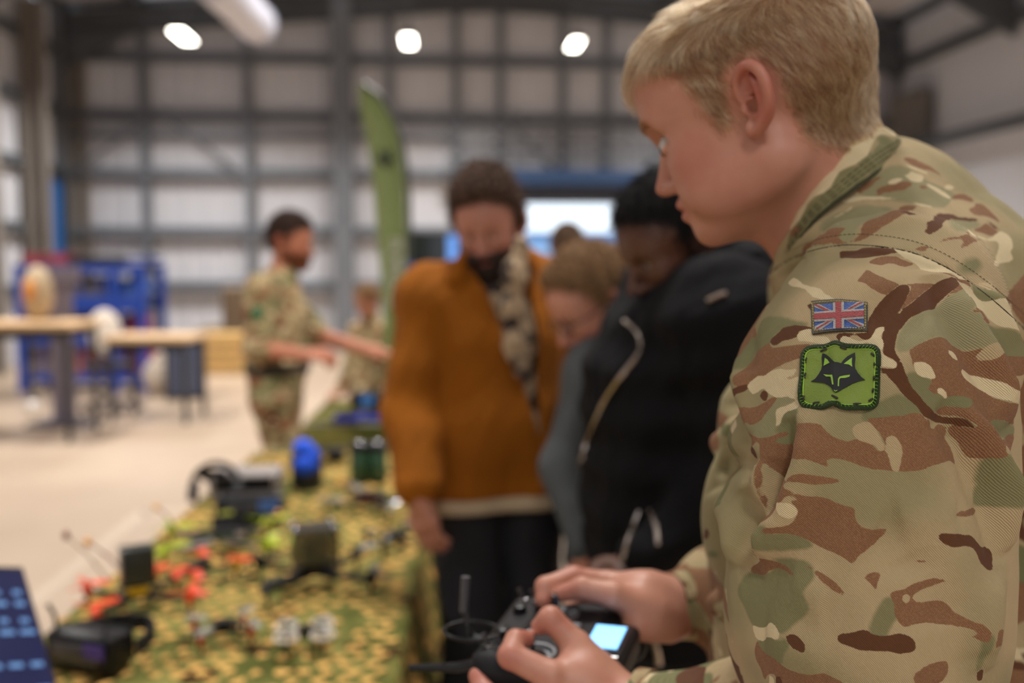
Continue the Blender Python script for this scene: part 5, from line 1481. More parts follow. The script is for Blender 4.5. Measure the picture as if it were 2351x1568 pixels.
def soldier_low(p):
    d = soldier_body(p)
    for a, b, c in (('hipL', 'kn1', 'an1'), ('hipR', 'kn2', 'an2')):
        d = smin(d, chain(p, [SJ[a], SJ[b], SJ[c]], [.09, .06, .042], .04), .02)
    d = smin(d, chain(p, [SJ['shL'], SJ['elL'], P(1560, 1665, .92)], [.06, .048, .030], .03), .02)
    d = smin(d, chain(p, [SJ['shR'], SJ['elR'], P(1680, 1375, 1.15)], [.06, .046, .032], .03), .02)
    for a in ('an1', 'an2'):
        d = smin(d, chain(p, [SJ[a], SJ[a] + np.array([0, 0, -.05]), SJ[a] + np.array([-.13, .03, -.055])], [.042, .036, .03], .03), .01)
    d = np.where(p[:, 2] > 1.02, smax(d, smin(sleeve_f(p), body_f(p), .006) + .012, .01), d)
    return d
parts.append(grid_mesh(soldier_low, *bounds([SJ[k] for k in SJ], .18), .010, 0))
V, Fq = join(parts)
me = raw_mesh('person', V, Fq)
q = soldier_local(V); bl, st = head_paint(q.astype(f32))
near = np.linalg.norm(V - SHC, axis=1) < .2
# fingertips and knuckles are pinker
for c in (P(1240, 1436, .99), P(1205, 1466, .98), P(1170, 1506, .95), P(1247, 1376, 1.09), P(1290, 1360, 1.08), P(1316, 1326, 1.12), P(1264, 1421, .98), P(1096, 1552, .97)):
    bl = np.where(near, bl, np.maximum(bl, .55 * np.exp(-((V - c) ** 2).sum(1) / .018 ** 2)))
POLY = np.array([(.2, .086), (.072, .084), (.060, .070), (.042, .046), (.034, .022), (.026, -.014), (.012, -.014), (.008, .010), (-.002, .032), (-.022, .034), (-.036, .012), (-.033, -.02), (-.033, -.048), (-.040, -.066), (-.056, -.084), (-.075, -.104), (-.2, -.104), (-.2, .3), (.2, .3)])
def poly_sd(x, y, P_):
    """signed distance to a closed outline, negative inside"""
    P_ = np.asarray(P_, float); d = np.full(x.shape, 1e9); s = np.zeros(x.shape, bool)
    for i in range(len(P_)):
        ax, ay = P_[i]; bx, by = P_[(i + 1) % len(P_)]
        ex, ey = bx - ax, by - ay; wx, wy = x - ax, y - ay
        t = np.clip((wx * ex + wy * ey) / (ex * ex + ey * ey + 1e-12), 0, 1)
        d = np.minimum(d, (wx - ex * t) ** 2 + (wy - ey * t) ** 2)
        c = ((ay > y) != (by > y)) & (x < ex * (y - ay) / (ey + (1e-12 if ey == 0 else 0)) + ax)
        s ^= c
    d = np.sqrt(d); return np.where(s, -d, d)
hs = poly_sd(q[:, 0].astype(float), q[:, 2].astype(float), POLY)
scalp = np.clip((-hs) / .012 + .15, 0, .85) * near * (np.abs(q[:, 1]) < .0795 + .02 * (np.abs(q[:, 0] + .015) > .035))
brow = np.exp(-(((np.abs(q[:, 1]) - .030) / .018) ** 2 + ((q[:, 2] - .0255) / .0045) ** 2)) * (q[:, 0] > .05) * .55 * near
attr(me, 'blush', bl); attr(me, 'stubble', np.maximum(scalp, brow))
SOL = link('person', me, SKIN, label='fair-haired young soldier in camouflage in the foreground holding a drone controller', cat='person')
M2 = SM.copy(); M2[:, 0] *= STR
for s in (1, -1):
    c = SHC + M2 @ np.array([.0745, .0332 * s, -.0002])
    e = MB().ball((0, 0, 0), .0118).build('eyeball', mat('eye_white_soft', (186, 176, 170), .12, coat=1), SOL, smooth=True); e.location = c
    i = MB().ball((0, 0, 0), (.0022, .0064, .0064)).build('iris', mat('iris_grey', (62, 76, 88), .1, coat=1), e, smooth=True)
    MB().ball((.0012, 0, 0), (.0014, .0028, .0028)).build('pupil', mat('pupil', (8, 8, 10), .05), i, smooth=True)
    i.matrix_local = Matrix.Translation(Vector(SM @ np.array([.0108, 0, -.002]))) @ Matrix([list(r) for r in SM]).to_4x4()

# hair: real strands
def hair_bsdf(name, cols, rough=.32):
    m = bpy.data.materials.new(name); m.use_nodes = True; nt = m.node_tree; N = nt.nodes; L = nt.links
    N.remove(N['Principled BSDF']); h = N.new('ShaderNodeBsdfHairPrincipled'); h.parametrization = 'COLOR'
    hi = N.new('ShaderNodeHairInfo'); r = N.new('ShaderNodeValToRGB')
    els = r.color_ramp.elements
    els[0].color = S(cols[0]); els[1].color = S(cols[-1])
    for k, c in enumerate(cols[1:-1]): e = els.new((k + 1) / (len(cols) - 1)); e.color = S(c)
    L.new(hi.outputs['Random'], r.inputs[0]); L.new(r.outputs[0], h.inputs['Color'])
    h.inputs['Roughness'].default_value = rough; h.inputs['Radial Roughness'].default_value = .6
    L.new(h.outputs[0], N['Material Output'].inputs[0]); return m
def make_hair(name, pts, rad, m, parent):
    n, k, _ = pts.shape
    hc_ = bpy.data.hair_curves.new(name); hc_.add_curves([k] * n)
    hc_.points.foreach_set('position', pts.reshape(-1).astype(np.float32))
    hc_.points.foreach_set('radius', np.tile(rad, n).astype(np.float32) if rad.ndim == 1 else rad.reshape(-1).astype(np.float32))
    hc_.materials.append(m)
    o = bpy.data.objects.new(name, hc_); COL.objects.link(o); o.parent = parent; return o
rng = np.random.default_rng(7)
Vh, Fh = parts[0]
cen = Vh[Fh].mean(1); ql = soldier_local(cen)
inside = (poly_sd(ql[:, 0].astype(float), ql[:, 2].astype(float), POLY) + .003 * rng.normal(size=len(cen)) < 0) & (np.linalg.norm(cen - SHC, axis=1) < .16)
# keep off the ear
lat_y = np.abs(ql[:, 1])
inside &= ~((lat_y > .0765) & (np.abs(ql[:, 0] + .012) < .034) & (ql[:, 2] < .034))
cand = np.nonzero(inside)[0]
NH = 46000
pick = rng.choice(cand, NH)
w3 = rng.dirichlet((1, 1, 1, 1), NH).astype(f32)
root = (Vh[Fh[pick]] * w3[:, :, None]).sum(1)
ql = soldier_local(root)
def sdf_grad(p):
    fh = lambda w: smin(soldier_head(w, False), neck_f(w), .035)
    e = .002; d = fh(p)
    g = np.stack([fh(p + A3([e if a == b else 0 for b in range(3)])) - d for a in range(3)], -1) / e
    return d, g / (np.linalg.norm(g, axis=1, keepdims=True) + 1e-6)
sm = lambda x, a, b: np.clip((x - a) / (b - a), 0, 1) ** 2 * (3 - 2 * np.clip((x - a) / (b - a), 0, 1))
top = sm(ql[:, 2], .056, .092) * sm(ql[:, 0], -.085, -.055)
nape = sm(-ql[:, 2], .02, .07)
edge = np.clip(-poly_sd(ql[:, 0].astype(float), ql[:, 2].astype(float), POLY) / .03, 0, 1)
front = sm(ql[:, 0], .02, .055) * top
Lh = (.0085 + .010 * edge) * (1 - .45 * nape) * (1 - top) + top * (.034 + .016 * front)
Lh *= rng.uniform(.75, 1.15, NH)
dirl = np.zeros((NH, 3), f32)
dirl[:, 0] = -.38 * (1 - top) + 1.0 * top; dirl[:, 1] = top * (-.42); dirl[:, 2] = -1.0 * (1 - top) - .15 * top
# locks: neighbouring hairs lean together
cl = np.stack([wob(ql, .013, s, 5) for s in (21, 22, 23)], 1); cl2 = np.stack([wob(ql, .005, s, 4) for s in (31, 32, 33)], 1)
dirl += (cl * .42 + cl2 * .24 + rng.normal(size=(NH, 3)) * .10).astype(f32)
K = 6
pts = np.zeros((NH, K, 3), f32); pts[:, 0] = root
cur = root.copy()
lift = (.0032 * (1 - top) + .0105 * top - .0035 * front) * (1 + .35 * wob(ql, .018, 41, 4)) * rng.uniform(.55, 1.25, NH)
for k in range(1, K):
    d_, g_ = sdf_grad(cur)
    dl = dirl.copy(); t = k / (K - 1)
    dl[:, 2] -= front * t * 1.6; dl[:, 0] -= front * t * .25
    dw = dl @ SM.T.astype(f32)
    dw -= g_ * (dw * g_).sum(1, keepdims=True)
    dw /= np.linalg.norm(dw, axis=1, keepdims=True) + 1e-6
    cur = cur + dw * (Lh / (K - 1))[:, None]
    d_, g_ = sdf_grad(cur)
    tgt = lift * (1 - (1 - t) ** 2)
    cur = cur + g_ * (tgt - d_)[:, None] * .9
    pts[:, k] = cur
HAIRM = hair_bsdf('fair_hair_strands', [(72, 50, 30), (124, 90, 58), (154, 118, 78), (92, 64, 40), (182, 146, 102)])
rad = np.array([.00010, .00010, .000095, .00009, .00007, .00003]) * 1.15
lock = wob(ql, .009, 81, 4) + .6 * wob(ql, .004, 82, 4) + .35 * rng.normal(size=NH)
q1_, q2_ = np.quantile(lock, [.3, .68])
HAIRD = hair_bsdf('fair_hair_dark', [(56, 38, 22), (104, 74, 46), (78, 54, 34)]); HAIRL = hair_bsdf('fair_hair_light', [(150, 116, 76), (196, 160, 114), (214, 182, 138)])
for msk, hm_ in (((lock >= q1_) & (lock < q2_), HAIRM), (lock < q1_, HAIRD), (lock >= q2_, HAIRL)): make_hair('hair', pts[msk], rad, hm_, SOL)
# eyebrow hairs
qv = soldier_local(Vh)
bi = np.nonzero((np.abs(np.abs(qv[:, 1]) - .030) < .018) & (np.abs(qv[:, 2] - .0265 + (np.abs(qv[:, 1]) - .03) ** 2 * 12) < .0035) & (qv[:, 0] > .05))[0]
if len(bi):
    r_ = Vh[rng.choice(bi, 700)]; ll = soldier_local(r_)
    dv_ = np.stack([np.full(700, -.35), np.sign(ll[:, 1]) * .9, np.full(700, .25)], 1) + rng.normal(size=(700, 3)) * .2
    dw = dv_ @ SM.T; _, g_ = sdf_grad(r_); dw -= g_ * (dw * g_).sum(1, keepdims=True); dw /= np.linalg.norm(dw, axis=1, keepdims=True)
    pp = np.stack([r_ + dw * .0028 * k + g_ * .0009 * k for k in range(4)], 1)
    make_hair('eyebrow', pp, np.array([.0001, .0001, .00008, .00004]), HAIRM, SOL)
# ------------------------------------------------------------------ the soldier's jacket
def jack_f(p):
    d = smin(sleeve_f(p), body_f(p), .006)
    d = d + .0032 * wob(p, .13, 51, 5, (1, 1, .7)) + .0014 * wob(p, .05, 52, 5, (1, 1, .7))
    # openings: neck and cuffs
    d = smax(d, -neck_f(p, 1.06), .006)
    d = smax(d, -cone(p, P(1400, 1618, .96), P(1462, 1640, .945), .036, .033), .003)
    d = smax(d, -cone(p, P(1500, 1388, 1.10), P(1560, 1392, 1.118), .034, .030), .003)
    return d
ZC = 1.17
lo, hi = bounds([P(2006, 1150, .78), P(2066, 715, .80), P(2000, 1800, .78), P(1430, 1600, .95), P(2351, 600, .98), P(2500, 1500, 1.0), P(1550, 1300, 1.1), SJ['shR'], P(2080, 350, .98)], .13)
lo[2] = ZC - .01
f_hi = lambda p: smax(jack_f(p), A3(ZC) - p[:, 2], .002)
v1, q1 = grid_mesh(f_hi, lo, hi, .0026)
f_lo = lambda p: smax(smax(jack_f(p), p[:, 2] - (ZC + .004), .002), .93 - p[:, 2], .02)
lo2, hi2 = lo.copy() - .05, hi.copy() + .05; lo2[2] = .9; hi2[2] = ZC + .03
v2, q2 = grid_mesh(f_lo, lo2, hi2, .008, 0)
# finer mesh where the sleeve and shoulder face the lens
BV = BVHTree.FromPolygons([tuple(v) for v in v1], [tuple(f) for f in q1])
def hit(x, y):
    h = BV.ray_cast(Vector(CC), Vector(P(x, y, 1) - CC)); return (np.array(h[0]), np.array(h[1])) if h[0] is not None else (None, None)
def normals(V, F):
    n = np.cross(V[F[:, 2]] - V[F[:, 0]], V[F[:, 3]] - V[F[:, 1]]); o = np.zeros_like(V)
    for k in range(4): np.add.at(o, F[:, k], n)
    return o / (np.linalg.norm(o, axis=1, keepdims=True) + 1e-9)
N1 = normals(v1, q1)
def line3(pts, n=6):
    out = []
    for x, y in catmull(pts, n):
        h, _ = hit(x, y)
        if h is not None: out.append(h)
    return np.array(out)
def dist_line(V, L3):
    """distance to a 3-d line of points and the signed side along 'across'"""
    d = np.full(len(V), 1e9, f32); 
    lo_, hi_ = L3.min(0) - .06, L3.max(0) + .06
    m = np.nonzero(((V > lo_) & (V < hi_)).all(1))[0]; vv = V[m]
    best = np.full(len(m), 1e9); side = np.zeros(len(m)); tt = np.zeros(len(m))
    for i in range(len(L3) - 1):
        a, b = L3[i], L3[i + 1]; ba = b - a; h = np.clip((vv - a) @ ba / (ba @ ba + 1e-12), 0, 1); w = vv - a - h[:, None] * ba
        dd = (w * w).sum(1); u = dd < best
        best[u] = dd[u]
        sd = (np.cross(ba, w) * N1[m]).sum(1); side[u] = np.sign(sd[u]); tt[u] = (i + h[u]) / (len(L3) - 1)
    return m, np.sqrt(best), side, tt
disp = np.zeros(len(v1))
def fold(pts, amp, w0, w1, taper=True):
    """a crease: steep on the left of its drawing direction, gentle on the right"""
    L3 = line3(pts)
    if len(L3) < 3: return
    m, d, s, t = dist_line(v1, L3)
    w = np.where(s > 0, w0, w1); e = np.exp(-(d / w) ** 2)
    if taper: e = e * np.clip(np.minimum(t, 1 - t) * 4, 0, 1) ** .7
    disp[m] += 1.8 * amp * e
FOLDS = [([(2168, 622), (2196, 690), (2235, 760), (2275, 830), (2305, 900), (2318, 970)], .0075, .005, .022),
    ([(2140, 640), (2170, 720), (2210, 790), (2250, 860), (2285, 930)], -.0065, .012, .010),
    ([(2255, 650), (2290, 720), (2322, 800), (2335, 900)], .005, .010, .010),
    ([(2195, 925), (2235, 970), (2270, 1030), (2298, 1100), (2312, 1180), (2318, 1260)], .0085, .007, .018),
    ([(2140, 950), (2190, 985), (2230, 1050), (2262, 1120), (2280, 1200), (2285, 1300)], -.0085, .014, .013),
    ([(2290, 1000), (2305, 1060), (2312, 1150)], .003, .006, .008),
    ([(1842, 930), (1838, 1000), (1828, 1060), (1800, 1120), (1770, 1190), (1742, 1250), (1718, 1310)], .0080, .018, .0045),
    ([(1822, 960), (1812, 1030), (1792, 1090), (1762, 1150), (1735, 1220), (1712, 1280)], -.0075, .010, .012),
    ([(1745, 1060), (1742, 1130), (1746, 1200), (1750, 1280)], .005, .007, .007),
    ([(1776, 1050), (1776, 1120), (1772, 1190)], -.004, .010, .010),
    ([(1700, 720), (1695, 800), (1700, 900), (1712, 1000)], .004, .012, .012),
    ([(1725, 690), (1718, 780), (1712, 860)], -.0035, .012, .012),
    ([(1780, 1330), (1850, 1360), (1900, 1370)], .003, .014, .020),
    ([(1700, 1340), (1760, 1320), (1830, 1330)], -.003, .014, .014),
    ([(2060, 1190), (2130, 1180), (2200, 1190)], .0028, .016, .020),
    ([(2070, 1150), (2160, 1140), (2250, 1120)], -.0025, .018, .018),
    ([(2000, 1225), (2060, 1260), (2080, 1330)], -.003, .020, .020),
    ([(2150, 1240), (2200, 1300), (2240, 1400), (2250, 1500)], .003, .020, .022),
    ([(2100, 1270), (2140, 1350), (2160, 1440)], -.0028, .022, .022),
    ([(1760, 1440), (1830, 1480), (1900, 1520)], .003, .018, .024),
    ([(2290, 1310), (2275, 1380), (2268, 1460), (2262, 1540)], .004, .010, .014),
    ([(1885, 620), (1960, 640), (2040, 680)], .0018, .020, .022),
    ([(2000, 760), (2060, 740), (2120, 770)], -.002, .025, .025),
    ([(1850, 590), (1930, 520), (2010, 470)], .003, .010, .018),
    ([(1880, 600), (1990, 545), (2090, 500)], -.002, .014, .014),
    ([(1655, 900), (1690, 960), (1700, 1040)], -.006, .012, .012),
    ([(1640, 1080), (1690, 1060), (1735, 1080)], -.006, .010, .010),
    ([(1650, 1120), (1680, 1200), (1690, 1300)], .006, .014, .014),
    ([(1700, 1120), (1720, 1220), (1716, 1330)], -.006, .012, .012)]
for f_ in FOLDS: fold(*f_)
# shoulder seam with its turned-over band
SEAM = [(1752, 655), (1775, 622), (1810, 598), (1850, 580), (1900, 567), (1960, 562), (2030, 567), (2095, 580), (2150, 602), (2200, 630), (2250, 665), (2300, 706), (2345, 748), (2375, 780)]
L3 = line3(SEAM, 6)
m, d, s, t = dist_line(v1, L3)
band = (s < 0) & (d < .0085)
disp[m] += np.where(band, .0011 * np.clip((.0085 - d) / .0008, 0, 1), 0) - .0016 * np.exp(-(d / .0012) ** 2)
seam_d = np.full(len(v1), .1); seam_d[m] = d
v1d = v1 + N1 * disp[:, None].astype(f32)
# cloth print: the traced shapes are unrolled round the arm (sleeve) or round the body (yoke)
ARM_A, ARM_B = P(2066, 560, .835), P(2004, 1600, .80)
ax_ = (ARM_B - ARM_A) / np.linalg.norm(ARM_B - ARM_A); fx_ = np.array([0, -1.0, 0]); fx_ = fx_ - ax_ * (fx_ @ ax_); fx_ /= np.linalg.norm(fx_); sx_ = np.cross(ax_, fx_)
ARM_O = P(2005, 1050, .80)
def chart_arm(p):
    q = p - ARM_O; f = q @ fx_; s = q @ sx_; a = q @ ax_; r = np.sqrt(f * f + s * s)
    rr = np.sqrt(r * r + np.clip(-a - .10, 0, 1) ** 2)
    u = np.arctan2(s, f) * .105
    return u, a
TO = P(2110, 860, 1.05); tf = np.array([.05, -.75, .66]); tf /= np.linalg.norm(tf); tr_ = np.cross(tf, [0, 0, 1.0]); tr_ /= np.linalg.norm(tr_); tu_ = np.cross(tr_, tf)
def chart_body(p):
    q = p - TO; q = q / (np.linalg.norm(q, axis=-1, keepdims=True) + 1e-9)
    return np.arctan2(q @ tr_, q @ tf) * .15, np.arcsin(np.clip(q @ tu_, -1, 1)) * .15
su, sv_ = chart_body(L3)
cu, cv = chart_body(v1)
ds, db = sleeve_f(v1), body_f(v1)
o_ = np.argsort(su); seam_v = np.interp(cu, su[o_], sv_[o_])
on_sleeve = (ds < db + .004) & ~((cv > seam_v) & (cu > su.min()) & (v1[:, 2] > P(0, 800, .9)[2])) 
on_sleeve &= ~((cu <= su.min()) & (cv > sv_[o_][0] + .0))
TILES = {1: (1800, 280, .2423), 2: (1640, 560, .1913), 3: (1990, 560, .1913), 4: (1640, 860, .1913), 5: (1990, 860, .1913), 6: (1600, 1160, .26025), 7: (1950, 1160, .26025)}
